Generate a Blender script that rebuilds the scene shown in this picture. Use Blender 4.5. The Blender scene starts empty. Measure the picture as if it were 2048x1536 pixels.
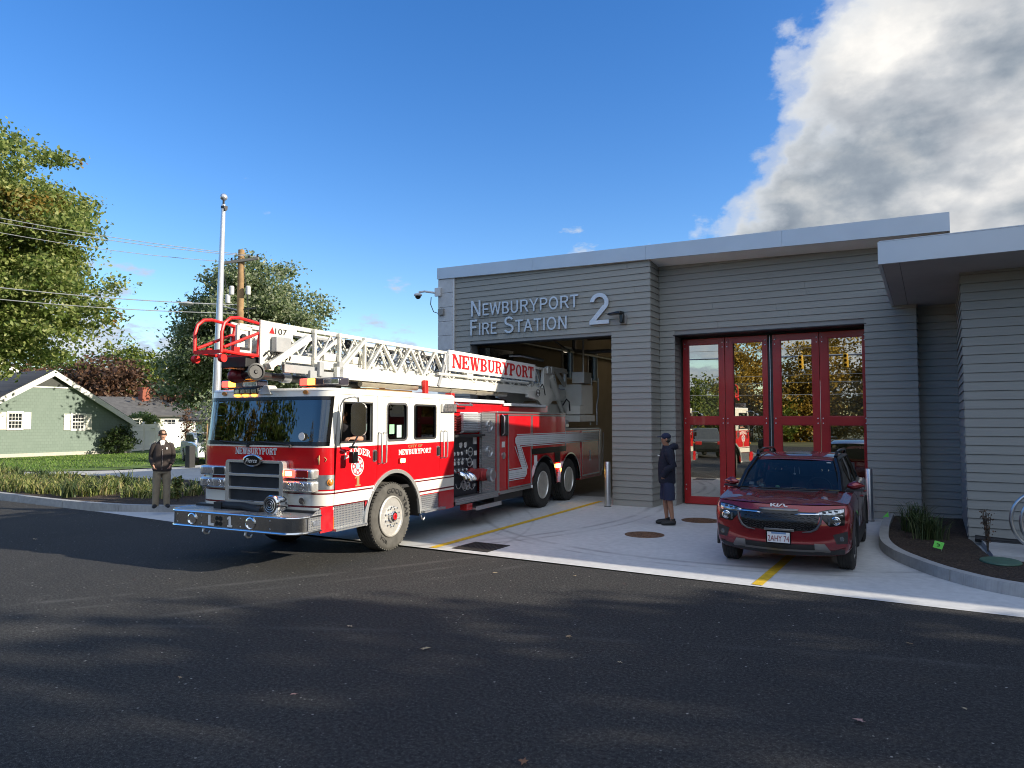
import bpy, bmesh, math, random
import numpy as np
from mathutils import Vector, Matrix, Quaternion
from mathutils.geometry import tessellate_polygon
from mathutils.bvhtree import BVHTree

rnd = random.Random(11)
SC = bpy.context.scene
COL = SC.collection
PI = math.pi
V = Vector

# ------------------------------------------------------------------ helpers
class MB:
    """collects faces and links them as ONE mesh object"""
    def __init__(s):
        s.v = []; s.f = []; s.mi = []; s.k = 0
    def slot(s, k):
        s.k = k; return s
    def add(s, vs, fs):
        b = len(s.v)
        s.v.extend([tuple(p) for p in vs])
        for f in fs:
            s.f.append(tuple(b + i for i in f)); s.mi.append(s.k)
        return s
    def box(s, x0, y0, z0, x1, y1, z1):
        vs = [(x0,y0,z0),(x1,y0,z0),(x1,y1,z0),(x0,y1,z0),(x0,y0,z1),(x1,y0,z1),(x1,y1,z1),(x0,y1,z1)]
        return s.add(vs, [(3,2,1,0),(4,5,6,7),(0,1,5,4),(1,2,6,5),(2,3,7,6),(3,0,4,7)])
    def hexa(s, vs):
        return s.add(vs, [(3,2,1,0),(4,5,6,7),(0,1,5,4),(1,2,6,5),(2,3,7,6),(3,0,4,7)])
    def bar(s, p, q, w, h=None, up=(0,0,1)):
        h = w if h is None else h
        p = V(p); q = V(q); d = (q-p).normalized(); u = V(up)
        if abs(d.dot(u)) > .98: u = V((1,0,0))
        a = d.cross(u).normalized()*w/2; b = a.cross(d).normalized()*h/2
        vs = [p-a-b,p+a-b,p+a+b,p-a+b,q-a-b,q+a-b,q+a+b,q-a+b]
        return s.add(vs, [(3,2,1,0),(4,5,6,7),(0,1,5,4),(1,2,6,5),(2,3,7,6),(3,0,4,7)])
    def tube(s, pts, r, n=8, closed=False, caps=True, flat=1.0):
        pts = [V(p) for p in pts]; m = len(pts)
        rs = r if isinstance(r, (list,tuple)) else [r]*m
        vs = []; prev = None
        for i in range(m):
            if closed: t = pts[(i+1)%m]-pts[i-1]
            else: t = pts[min(i+1,m-1)]-pts[max(i-1,0)]
            t.normalize()
            if prev is None:
                u = V((0,0,1)) if abs(t.z) < .9 else V((1,0,0))
                a = t.cross(u).normalized()
            else:
                a = prev - t*prev.dot(t); a.normalize()
            prev = a; b = t.cross(a)
            for k in range(n):
                an = 2*PI*k/n
                vs.append(pts[i]+a*math.cos(an)*rs[i]+b*math.sin(an)*rs[i]*flat)
        fs = []
        for i in range(m if closed else m-1):
            j = (i+1)%m
            for k in range(n):
                l = (k+1)%n
                fs.append((i*n+k,i*n+l,j*n+l,j*n+k))
        if caps and not closed:
            fs.append(tuple(range(n-1,-1,-1))); fs.append(tuple((m-1)*n+k for k in range(n)))
        return s.add(vs, fs)
    def cyl(s, p, q, r, n=12, r2=None):
        return s.tube([p,q],[r, r if r2 is None else r2],n)
    def lathe(s, prof, O, axis, n=24, sx=1.0):
        """prof: list of (radius, height) along axis"""
        O = V(O); d = V(axis).normalized()
        u = V((0,0,1)) if abs(d.z) < .9 else V((1,0,0))
        a = d.cross(u).normalized(); b = d.cross(a)
        vs = []
        for (r,h) in prof:
            for k in range(n):
                an = 2*PI*k/n
                vs.append(O+d*h+a*math.cos(an)*r*sx+b*math.sin(an)*r)
        fs = []
        for i in range(len(prof)-1):
            for k in range(n):
                l = (k+1)%n
                fs.append((i*n+k,i*n+l,(i+1)*n+l,(i+1)*n+k))
        m = len(prof)
        if prof[0][0] > 1e-4: fs.append(tuple(range(n-1,-1,-1)))
        if prof[-1][0] > 1e-4: fs.append(tuple((m-1)*n+k for k in range(n)))
        return s.add(vs, fs)
    def sphere(s, c, r, nu=14, nv=9):
        r = (r,r,r) if not isinstance(r,(tuple,list)) else r
        vs = []; fs = []
        for j in range(nv+1):
            th = PI*j/nv
            for i in range(nu):
                ph = 2*PI*i/nu
                vs.append((c[0]+r[0]*math.sin(th)*math.cos(ph), c[1]+r[1]*math.sin(th)*math.sin(ph), c[2]+r[2]*math.cos(th)))
        for j in range(nv):
            for i in range(nu):
                k = (i+1)%nu
                fs.append((j*nu+i,(j+1)*nu+i,(j+1)*nu+k,j*nu+k))
        return s.add(vs, fs)
    def plate(s, loops, O, ax, ay, th, back=True):
        """2D loops (outer first, then holes); front face at +th along ax x ay"""
        O = V(O); ax = V(ax); ay = V(ay); an = ax.cross(ay).normalized()
        if loops and not isinstance(loops[0][0], (tuple,list)): loops = [loops]
        L3 = [[V((p[0],p[1],0)) for p in lp] for lp in loops]
        tris = tessellate_polygon(L3)
        flat = [p for lp in loops for p in lp]; n = len(flat)
        fr = [O+ax*p[0]+ay*p[1]+an*th for p in flat]
        bk = [O+ax*p[0]+ay*p[1] for p in flat]
        fs = []
        for t in tris:
            a,b,c = [flat[i] for i in t]
            cr = (b[0]-a[0])*(c[1]-a[1])-(b[1]-a[1])*(c[0]-a[0])
            t = tuple(t) if cr > 0 else tuple(reversed(t))
            fs.append(t)
            if back: fs.append(tuple(n+i for i in reversed(t)))
        b0 = 0
        for li, lp in enumerate(loops):
            m = len(lp)
            area = sum(lp[i][0]*lp[(i+1)%m][1]-lp[(i+1)%m][0]*lp[i][1] for i in range(m))
            ccw = area > 0
            if li > 0: ccw = not ccw
            for i in range(m):
                j = (i+1)%m; i1, j1 = b0+i, b0+j
                fs.append((i1,n+i1,n+j1,j1) if ccw else (j1,n+j1,n+i1,i1))
            b0 += m
        return s.add(fr+bk, fs)
    def grid(s, rows, closed_u=False):
        """rows: list of equally long point lists"""
        m = len(rows); n = len(rows[0]); vs = [p for r in rows for p in r]; fs = []
        for i in range(m-1):
            for k in range(n if closed_u else n-1):
                l = (k+1)%n
                fs.append((i*n+k,i*n+l,(i+1)*n+l,(i+1)*n+k))
        return s.add(vs, fs)
    def xform(s, M):
        s.v = [tuple(M @ V(p)) for p in s.v]; return s
    def build(s, name, mat, parent=None, smooth=30, bevel=0, origin=None, fix=True, seg=2):
        me = bpy.data.meshes.new(name)
        vs = s.v
        if parent is not None and origin is None and parent.get('_w'):
            origin = parent.location
        if origin is not None:
            o = origin; vs = [(p[0]-o[0],p[1]-o[1],p[2]-o[2]) for p in vs]
        me.from_pydata(vs, [], s.f)
        mats = mat if isinstance(mat,(list,tuple)) else [mat]
        for m in mats: me.materials.append(m)
        if len(mats) > 1: me.polygons.foreach_set('material_index', s.mi)
        if fix:
            bm = bmesh.new(); bm.from_mesh(me)
            bmesh.ops.recalc_face_normals(bm, faces=bm.faces[:])
            bm.to_mesh(me); bm.free()
        if smooth:
            me.polygons.foreach_set('use_smooth', [True]*len(me.polygons))
            me.set_sharp_from_angle(angle=math.radians(smooth))
        me.update()
        ob = bpy.data.objects.new(name, me); COL.objects.link(ob)
        if parent is not None: ob.parent = parent
        elif origin is not None: ob.location = origin
        if bevel:
            b = ob.modifiers.new('bevel','BEVEL'); b.width = bevel; b.segments = seg; b.limit_method = 'ANGLE'; b.angle_limit = math.radians(40)
        return ob

def tag(o, label=None, cat=None, group=None, kind=None):
    if label: o['label'] = label
    if cat: o['category'] = cat
    if group: o['group'] = group
    if kind: o['kind'] = kind
    return o

def thing(name, label, cat, loc=(0,0,0), rz=0, group=None, world=False):
    o = bpy.data.objects.new(name, None); COL.objects.link(o)
    o.empty_display_size = .2
    o.location = loc; o.rotation_euler = (0,0,rz)
    if world: o['_w'] = 1          # children are modelled in world coordinates
    return tag(o, label, cat, group)

def copy_tree(o, parent=None):
    c = o.copy(); COL.objects.link(c)
    if parent is not None: c.parent = parent
    for ch in list(o.children): copy_tree(ch, c)
    return c

def text_geo(txt, size=1.0, spacing=1.0, offset=0.0, align='LEFT'):
    cu = bpy.data.curves.new('t','FONT'); cu.body = txt; cu.size = size; cu.space_character = spacing
    cu.align_x = align; cu.resolution_u = 3; cu.offset = offset
    ob = bpy.data.objects.new('t', cu); COL.objects.link(ob)
    dg = bpy.context.evaluated_depsgraph_get()
    me = bpy.data.meshes.new_from_object(ob.evaluated_get(dg))
    vs = [tuple(v.co) for v in me.vertices]; fs = [tuple(p.vertices) for p in me.polygons]
    bpy.data.objects.remove(ob); bpy.data.curves.remove(cu); bpy.data.meshes.remove(me)
    return vs, fs

def text_on(mb, txt, O, ax, ay, height, th=.01, width=None, spacing=1.0, offset=0.0, x0=0.0, warp=None):
    """solid lettering; height = capital height; returns width"""
    vs, fs = text_geo(txt, 1.0, spacing, offset)
    xs = [p[0] for p in vs]; ys = [p[1] for p in vs]
    hx = max(ys)-min(0,min(ys)) if max(ys) > 0 else 1
    sy = height/max(ys); sx = sy if width is None else width/(max(xs)-min(xs)); mx = min(xs)
    O = V(O); ax = V(ax); ay = V(ay); an = ax.cross(ay).normalized()
    def P(p, d):
        x, y = (p[0]-mx)*sx+x0, p[1]*sy
        if warp: x, y = warp(x, y)
        return O+ax*x+ay*y+an*d
    n = len(vs)
    from collections import Counter
    ec = Counter(); od = {}
    for f in fs:
        for i in range(len(f)):
            a, b = f[i], f[(i+1)%len(f)]; ec[frozenset((a,b))] += 1; od[frozenset((a,b))] = (a,b)
    F = list(fs)
    for e,c in ec.items():
        if c == 1:
            a,b = od[e]; F.append((b,a,n+a,n+b))
    mb.add([P(p,th) for p in vs]+[P(p,0) for p in vs], F)
    return (max(xs)-min(xs))*sx

# slab lettering drawn as polygons: each glyph a list of loops in a box of height 1
def _arc(cx, cy, rx, ry, a0, a1, tx, ty, n=9):
    o = [(cx+rx*math.cos(math.radians(a0+(a1-a0)*i/n)), cy+ry*math.sin(math.radians(a0+(a1-a0)*i/n))) for i in range(n+1)]
    q = [(cx+(rx-tx)*math.cos(math.radians(a1+(a0-a1)*i/n)), cy+(ry-ty)*math.sin(math.radians(a1+(a0-a1)*i/n))) for i in range(n+1)]
    return o+q
def _r(x0,y0,x1,y1): return [(x0,y0),(x1,y0),(x1,y1),(x0,y1)]
def _stem(x, t=.2, top=True, bot=True, e=.07):
    L = [_r(x,0,x+t,1)]
    if bot: L.append(_r(x-e,0,x+t+e,.11))
    if top: L.append(_r(x-e,.89,x+t+e,1))
    return L
GLY = {
 'N': (.92, _stem(.1,.13)+[_r(.72,.0,.85,1), _r(.64,.89,.92,1), [(.1,1),(.3,1),(.85,0),(.66,0)]]),
 'E': (.78, _stem(.1)+[_r(.1,0,.72,.12), _r(.1,.88,.72,1), _r(.25,.44,.52,.56), _r(.62,0,.73,.3), _r(.62,.7,.73,1), _r(.46,.36,.55,.64)]),
 'W': (1.14, [[(.1,1),(.3,1),(.46,0),(.30,0)], [(.40,0),(.50,0),(.62,1),(.5,1)], [(.5,1),(.7,1),(.84,0),(.68,0)], [(.78,0),(.86,0),(1.04,1),(.94,1)], _r(.02,.89,.38,1), _r(.46,.89,.76,1), _r(.88,.89,1.12,1)]),
 'B': (.82, _stem(.1)+[_arc(.40,.73,.32,.27,-90,90,.18,.12), _arc(.42,.26,.34,.26,-90,90,.19,.12), _r(.25,0,.43,.12), _r(.25,.45,.43,.55), _r(.25,.88,.41,1)]),
 'U': (.86, [_r(.1,.3,.3,1), _r(.62,.3,.75,1), _arc(.425,.32,.325,.32,180,360,.17,.13), _r(.03,.89,.37,1), _r(.53,.89,.83,1)]),
 'R': (.88, _stem(.1)+[_arc(.42,.73,.32,.27,-90,90,.18,.12), _r(.25,.46,.44,.57), _r(.25,.88,.43,1), [(.42,.5),(.6,.5),(.76,.1),(.58,.1)], _r(.56,0,.86,.12)]),
 'Y': (.88, [[(.07,1),(.28,1),(.53,.42),(.36,.42)], [(.36,.42),(.53,.42),(.83,1),(.70,1)], _r(.34,0,.54,.45), _r(.26,0,.62,.11), _r(.0,.89,.36,1), _r(.58,.89,.88,1)]),
 'P': (.80, _stem(.1)+[_arc(.42,.71,.33,.29,-90,90,.18,.12), _r(.25,.42,.43,.54), _r(.25,.88,.43,1)]),
 'O': (.86, [_arc(.43,.5,.36,.51,0,360,.18,.12,24)]),
 'T': (.82, [_r(.31,0,.51,1), _r(.22,0,.6,.11), _r(.06,.87,.76,1), _r(.04,.66,.15,1), _r(.67,.66,.78,1)]),
 'L': (.74, _stem(.1)+[_r(.1,0,.68,.12), _r(.57,0,.69,.36)]),
 'A': (.92, [[(.07,0),(.2,0),(.48,1),(.38,1)], [(.38,1),(.56,1),(.86,0),(.65,0)], _r(.24,.26,.66,.37), _r(.0,0,.3,.11), _r(.56,0,.93,.11)]),
 'D': (.86, _stem(.1)+[_arc(.40,.5,.40,.5,-90,90,.2,.12), _r(.25,0,.42,.12), _r(.25,.88,.42,1)]),
 'I': (.42, _stem(.1)),
 'C': (.82, [_arc(.42,.5,.36,.51,50,310,.18,.12,18), _r(.62,.66,.74,1), _r(.62,0,.74,.3)]),
 'F': (.74, _stem(.1)+[_r(.1,.88,.70,1), _r(.25,.44,.52,.56), _r(.6,.66,.71,1), _r(.46,.36,.55,.64)]),
 '1': (.52, [_r(.18,0,.4,1), _r(.06,0,.52,.13), [(.18,1),(.18,.84),(.02,.74),(.02,.86)]]),
 ' ': (.4, []),
}
def slab(mb, txt, O, ax, ay, height, width=None, th=.006, warp=None, G=None):
    G = G or GLY; tot = sum(G[c][0] for c in txt)
    sx = height if width is None else width/tot
    O = V(O); ax = V(ax); ay = V(ay); an = ax.cross(ay).normalized(); x = 0; j = 0
    for c in txt:
        w, L = G[c]
        for lp in L:
            if c == 'O':
                n2 = len(lp)//2; q = []
                pts = [((x+p[0])*sx, p[1]*height) for p in lp]
                if warp: pts = [warp(*p) for p in pts]
                for i in range(n2-1):
                    a,b = pts[i],pts[i+1]; c2,d2 = pts[-1-i],pts[-2-i]
                    f = [a,b,d2,c2]
                    mb.add([O+ax*p[0]+ay*p[1]+an*th for p in f], [(0,1,2,3)])
                continue
            pts = [((x+p[0])*sx, p[1]*height) for p in lp]
            if warp: pts = [warp(*p) for p in pts]
            mb.plate([pts], O, ax, ay, th+.0004*j, back=False); j = (j+1)%8
        x += w
    return tot*sx

def _s(x,t=.14): return [_r(x,0,x+t,1)]
SANS = {
 'N': (.92, _s(.08)+_s(.70)+[[(.08,1),(.24,1),(.84,0),(.68,0)]]),
 'E': (.76, _s(.08)+[_r(.08,0,.70,.13),_r(.08,.87,.69,1),_r(.08,.45,.65,.57)]),
 'W': (1.16, [[(.0,1),(.15,1),(.37,0),(.24,0)],[(.24,0),(.37,0),(.64,1),(.51,1)],[(.51,1),(.64,1),(.91,0),(.78,0)],[(.78,0),(.91,0),(1.15,1),(1.0,1)]]),
 'B': (.82, _s(.08)+[_arc(.42,.74,.30,.26,-90,90,.14,.12),_arc(.44,.27,.33,.27,-90,90,.14,.12),_r(.08,0,.45,.12),_r(.08,.48,.45,.57),_r(.08,.88,.43,1)]),
 'U': (.90, [_r(.08,.34,.22,1),_r(.66,.34,.80,1),_arc(.44,.36,.36,.38,180,360,.14,.13,16)]),
 'R': (.90, _s(.08)+[_arc(.50,.725,.31,.275,-90,90,.14,.12),_r(.08,.45,.51,.57),_r(.08,.88,.51,1),[(.44,.46),(.58,.46),(.87,0),(.71,0)]]),
 'Y': (.90, [[(.0,1),(.16,1),(.50,.43),(.37,.43)],[(.37,.43),(.50,.43),(.87,1),(.72,1)],_r(.365,0,.505,.45)]),
 'P': (.82, _s(.08)+[_arc(.48,.71,.31,.29,-90,90,.14,.12),_r(.08,.42,.49,.54),_r(.08,.88,.49,1)]),
 'O': (1.0, [_arc(.49,.5,.44,.52,0,360,.14,.13,28)]),
 'T': (.80, [_r(.32,0,.46,1),_r(.02,.87,.76,1)]),
 'F': (.72, _s(.08)+[_r(.08,.87,.67,1),_r(.08,.45,.60,.57)]),
 'I': (.32, _s(.09)),
 'S': (.84, [_arc(.41,.735,.33,.28,20,272,.14,.125,18),_arc(.41,.265,.36,.285,92,-160,.14,.125,18)]),
 'A': (.90, [[(.0,0),(.15,0),(.50,1),(.36,1)],[(.36,1),(.50,1),(.87,0),(.71,0)],_r(.2,.29,.68,.41)]),
 '2': (.70, [_arc(.35,.70,.32,.31,172,-36,.135,.125,18),[(.487,.620),(.02,.11),(.22,.11),(.607,.520)],_r(.01,0,.68,.125)]),
}
def rrect(x0,y0,x1,y1,r,n=4):
    L = []
    for (cx,cy,a) in ((x1-r,y0+r,-90),(x1-r,y1-r,0),(x0+r,y1-r,90),(x0+r,y0+r,180)):
        for i in range(n+1):
            t = math.radians(a+90*i/n); L.append((cx+r*math.cos(t), cy+r*math.sin(t)))
    return L
def circ(cx,cy,r,n=20,ry=None,a0=0,a1=360):
    ry = r if ry is None else ry
    full = abs(a1-a0) == 360
    m = n if full else n+1
    return [(cx+r*math.cos(math.radians(a0+(a1-a0)*i/n)), cy+ry*math.sin(math.radians(a0+(a1-a0)*i/n))) for i in range(m)]

# ------------------------------------------------------------------ materials
def srgb(r,g,b):
    f = lambda c: (c/255/12.92) if c/255 <= .04045 else ((c/255+.055)/1.055)**2.4
    return (f(r),f(g),f(b),1)
class NT:
    def __init__(s, name):
        s.m = bpy.data.materials.new(name); s.m.use_nodes = True
        s.t = s.m.node_tree; s.n = s.t.nodes; s.l = s.t.links
        s.p = s.n['Principled BSDF']; s.out = s.n['Material Output']
    def node(s, ty, **kw):
        nd = s.n.new(ty)
        for k,v in kw.items():
            if k.startswith('i_'): nd.inputs[int(k[2:]) if k[2:].isdigit() else k[2:].replace('_',' ')].default_value = v
            else: setattr(nd,k,v)
        return nd
    def link(s,a,b): s.l.new(a,b)
    def coord(s, kind='Object'):
        return s.node('ShaderNodeTexCoord').outputs[kind]
    def noise(s, scale, vec=None, detail=4, rough=.55):
        nd = s.node('ShaderNodeTexNoise'); nd.inputs['Scale'].default_value = scale
        nd.inputs['Detail'].default_value = detail; nd.inputs['Roughness'].default_value = rough
        s.link(vec if vec is not None else s.coord(), nd.inputs['Vector']); return nd.outputs['Fac']
    def ramp(s, fac, stops, interp='LINEAR'):
        nd = s.node('ShaderNodeValToRGB'); cr = nd.color_ramp; cr.interpolation = interp
        while len(cr.elements) < len(stops): cr.elements.new(.5)
        for e,(p,c) in zip(cr.elements, stops):
            e.position = p; e.color = c if len(c) == 4 else (*c,1)
        s.link(fac, nd.inputs[0]); return nd.outputs['Color']
    def math(s, op, a, b=None, c=None):
        nd = s.node('ShaderNodeMath'); nd.operation = op
        for i,x in enumerate((a,b,c)):
            if x is None: continue
            if isinstance(x,(int,float)): nd.inputs[i].default_value = x
            else: s.link(x, nd.inputs[i])
        return nd.outputs[0]
    def mix(s, fac, a, b, mode='MIX'):
        nd = s.node('ShaderNodeMix'); nd.data_type = 'RGBA'; nd.blend_type = mode
        for sock,x in ((nd.inputs[0],fac),(nd.inputs[6],a),(nd.inputs[7],b)):
            if isinstance(x,(int,float)): sock.default_value = x
            elif isinstance(x,(tuple,list)): sock.default_value = x if len(x) == 4 else (*x,1)
            else: s.link(x, sock)
        return nd.outputs[2]
    def bump(s, h, strength=.3, dist=.02):
        nd = s.node('ShaderNodeBump'); nd.inputs['Strength'].default_value = strength; nd.inputs['Distance'].default_value = dist
        s.link(h, nd.inputs['Height']); s.link(nd.outputs[0], s.p.inputs['Normal'])
    def set(s, **kw):
        for k,v in kw.items():
            sock = s.p.inputs[k.replace('_',' ')]
            if hasattr(v,'is_linked') or isinstance(v, bpy.types.NodeSocket): s.link(v, sock)
            else: sock.default_value = v
        return s

def mat(name, col, rough=.5, metal=0, var=.12, scale=6, bump=0, bscale=60, bdist=.004, coat=0, spec=None):
    k = NT(name)
    c = col if len(col) == 4 else (*col,1)
    dark = tuple(x*(1-var) for x in c[:3])+(1,); lite = tuple(min(1,x*(1+var)) for x in c[:3])+(1,)
    f = k.noise(scale, detail=5)
    k.set(Base_Color=k.ramp(f, [(.3,dark),(.7,lite)]), Metallic=metal, Roughness=rough)
    if coat: k.set(Coat_Weight=coat, Coat_Roughness=.03)
    if spec is not None: k.p.inputs['Specular IOR Level'].default_value = spec
    if bump: k.bump(k.noise(bscale, detail=6), bump, bdist)
    else:
        r = k.math('MULTIPLY_ADD', k.noise(scale*3, detail=4), rough*.35, rough*.82); k.link(r, k.p.inputs['Roughness'])
    return k.m
def emit(name, col, strength):
    k = NT(name); k.set(Base_Color=col, Emission_Color=col, Emission_Strength=strength, Roughness=.3); return k.m
def glass(name, tint=(.6,.7,.7,1), base=.04, gain=1.0, rough=.0, refl=(1,1,1,1)):
    k = NT(name); k.n.remove(k.p)
    tr = k.node('ShaderNodeBsdfTransparent'); tr.inputs[0].default_value = tint
    gl = k.node('ShaderNodeBsdfGlossy'); gl.inputs['Roughness'].default_value = rough; gl.inputs[0].default_value = refl
    lw = k.node('ShaderNodeFresnel'); lw.inputs['IOR'].default_value = 1.5
    f = k.math('MULTIPLY_ADD', lw.outputs[0], gain, base); f = k.math('MINIMUM', f, 1.0)
    mx = k.node('ShaderNodeMixShader'); k.link(f, mx.inputs[0]); k.link(tr.outputs[0], mx.inputs[1]); k.link(gl.outputs[0], mx.inputs[2])
    k.link(mx.outputs[0], k.out.inputs['Surface']); return k.m

M = {}
def asphalt():
    k = NT('asphalt'); c = k.coord()
    fine = k.noise(150, c, 2, .8); mid = k.noise(52, c, 3, .7); big = k.noise(.55, c, 5); blot = k.noise(2.2, c, 5, .65)
    base = k.ramp(fine, [(.36,(.006,.0065,.0075)),(.52,(.033,.0335,.0345)),(.63,(.078,.077,.075)),(.72,(.11,.108,.104))])
    base = k.mix(k.ramp(big,[(.35,(0,0,0)),(.7,(.55,.55,.55))]), base, k.mix(.6, base, (.060,.057,.052)))
    vo = k.node('ShaderNodeTexVoronoi'); vo.inputs['Scale'].default_value = 70; k.link(c, vo.inputs['Vector'])
    st0 = k.math('MULTIPLY', k.math('LESS_THAN', vo.outputs['Distance'], .30), k.ramp(vo.outputs['Color'],[(.60,(0,0,0)),(.85,(.8,.8,.8))]))
    base = k.mix(st0, base, (.13,.127,.12))
    vo2 = k.node('ShaderNodeTexVoronoi'); vo2.inputs['Scale'].default_value = 11; k.link(c, vo2.inputs['Vector'])
    st1 = k.math('MULTIPLY', k.math('LESS_THAN', vo2.outputs['Distance'], .10), k.ramp(vo2.outputs['Color'],[(.55,(0,0,0)),(.8,(1,1,1))]))
    base = k.mix(st1, base, (.33,.32,.29))
    # pale dried stains and scuffs
    st = k.ramp(blot, [(.58,(0,0,0)),(.74,(.5,.5,.5))]); st2 = k.math('MULTIPLY', st, k.ramp(mid,[(.4,(0,0,0)),(.75,(1,1,1))]))
    base = k.mix(st2, base, (.15,.146,.135))
    gr = k.noise(34, c, 4, .75)
    base = k.mix(1.0, base, k.ramp(gr,[(.34,(.35,.35,.36)),(.5,(1,1,1)),(.66,(1.9,1.88,1.82))]), 'MULTIPLY')
    # tyre-dust arcs left by turning trucks (distance to circles on the lot)
    sx = k.node('ShaderNodeSeparateXYZ'); k.link(c, sx.inputs[0])
    def arc(cx, cy, r, w, amt):
        dx = k.math('SUBTRACT', sx.outputs[0], cx); dy = k.math('SUBTRACT', sx.outputs[1], cy)
        d = k.math('SQRT', k.math('ADD', k.math('MULTIPLY',dx,dx), k.math('MULTIPLY',dy,dy)))
        d = k.math('ABSOLUTE', k.math('SUBTRACT', d, r))
        m = k.math('SUBTRACT', 1.0, k.math('MINIMUM', k.math('DIVIDE', d, w), 1.0))
        return k.math('MULTIPLY', m, k.math('MULTIPLY', k.ramp(k.noise(1.3,c,3),[(.4,(0,0,0)),(.62,(1,1,1))]), amt))
    for a in ((-34,22,30.9,.10,.40),(-34,22,31.35,.07,.25),(8,-22,30.2,.08,.2),(-30,18,26.6,.10,.22)):
        base = k.mix(arc(*a), base, (.16,.157,.15))
    k.set(Base_Color=base, Roughness=k.ramp(mid,[(.3,(.78,)*3),(.7,(.95,)*3)]))
    k.p.inputs['Specular IOR Level'].default_value = .22
    h = k.math('MULTIPLY_ADD', fine, .5, gr); k.bump(h, .9, .016)
    return k.m
M['asphalt'] = asphalt()
def concrete(name, a, b, joint=True):
    k = NT(name); c = k.coord()
    big = k.noise(.8, c, 6, .6); mid = k.noise(9, c, 5); fine = k.noise(160, c, 3)
    base = k.ramp(big, [(.3,a),(.7,b)])
    base = k.mix(.35, base, k.ramp(mid,[(.35,tuple(x*.82 for x in a)),(.65,tuple(min(1,x*1.06) for x in b))]))
    # broom finish: fine streaks across the slab
    mp = k.node('ShaderNodeMapping'); mp.inputs['Scale'].default_value = (1.2,70,1); k.link(c, mp.inputs[0])
    br = k.noise(2.0, mp.outputs[0], 4)
    base = k.mix(.12, base, k.ramp(br,[(.3,(.3,.3,.3)),(.7,(.8,.8,.8))]))
    dk = k.ramp(k.noise(3.1,c,6,.7),[(.68,(0,0,0)),(.80,(.6,.6,.6))])
    base = k.mix(dk, base, tuple(x*.55 for x in a))
    if joint:
        sx = k.node('ShaderNodeSeparateXYZ'); k.link(c, sx.inputs[0])
        def arc(cx, cy, r, w, amt):
            dx = k.math('SUBTRACT', sx.outputs[0], cx); dy = k.math('SUBTRACT', sx.outputs[1], cy)
            d = k.math('SQRT', k.math('ADD', k.math('MULTIPLY',dx,dx), k.math('MULTIPLY',dy,dy)))
            d = k.math('ABSOLUTE', k.math('SUBTRACT', d, r))
            m = k.math('SUBTRACT', 1.0, k.math('MINIMUM', k.math('DIVIDE', d, w), 1.0))
            return k.math('MULTIPLY', m, k.math('MULTIPLY', k.ramp(k.noise(1.1,c,3),[(.38,(.1,.1,.1)),(.6,(1,1,1))]), amt))
        for a2 in ((-3.4,16.2,6.0,.09,.55),(-3.4,16.2,6.28,.06,.45),(-13.5,14.2,7.9,.09,.5),(-13.5,14.2,8.2,.07,.5),(-14,8.9,7.9,.05,.3),(-14,8.9,7.45,.05,.3)):
            base = k.mix(arc(*a2), base, (.11,.11,.11))
    k.set(Base_Color=base, Roughness=.85)
    k.bump(k.math('MULTIPLY_ADD', fine, .5, br), .2, .004)
    return k.m
M['apron'] = concrete('apron_concrete', (.46,.465,.46), (.58,.58,.565))
M['kerb'] = concrete('kerb_granite', (.26,.26,.255), (.38,.38,.37), False)
M['walk'] = concrete('walk_concrete', (.36,.355,.34), (.46,.455,.44), False)
def mulch():
    k = NT('mulch'); c = k.coord()
    v = k.node('ShaderNodeTexVoronoi'); v.inputs['Scale'].default_value = 32; k.link(c, v.inputs['Vector'])
    n = k.noise(28, c, 6, .7); n2 = k.noise(1.5, c, 4)
    base = k.ramp(n, [(.3,(.018,.012,.009)),(.5,(.055,.037,.026)),(.62,(.12,.085,.06)),(.75,(.22,.165,.12))])
    base = k.mix(k.ramp(n2,[(.4,(0,0,0)),(.7,(.5,.5,.5))]), base, (.10,.066,.042))
    k.set(Base_Color=base, Roughness=.95); k.bump(k.math('ADD', n, v.outputs['Distance']), 1.0, .06); return k.m
M['mulch'] = mulch()
def lawn():
    k = NT('lawn'); c = k.coord()
    n = k.noise(60, c, 5, .7); n2 = k.noise(.9, c, 4)
    base = k.ramp(n, [(.3,(.05,.095,.018)),(.6,(.12,.20,.036)),(.8,(.22,.29,.07))])
    base = k.mix(k.ramp(n2,[(.45,(0,0,0)),(.75,(.6,.6,.6))]), base, (.16,.18,.05))
    k.set(Base_Color=base, Roughness=.9); k.bump(n, .8, .05); return k.m
M['lawn'] = lawn()
M['earth'] = mat('earth', (.10,.105,.05), .95, var=.4, scale=.4)
M['yellow'] = mat('yellow_paint', (.62,.40,.02), .7, var=.22, scale=9, bump=.2, bscale=150)
M['white_line'] = mat('worn_white_paint', (.55,.55,.52), .8, var=.2, scale=9)

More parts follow.
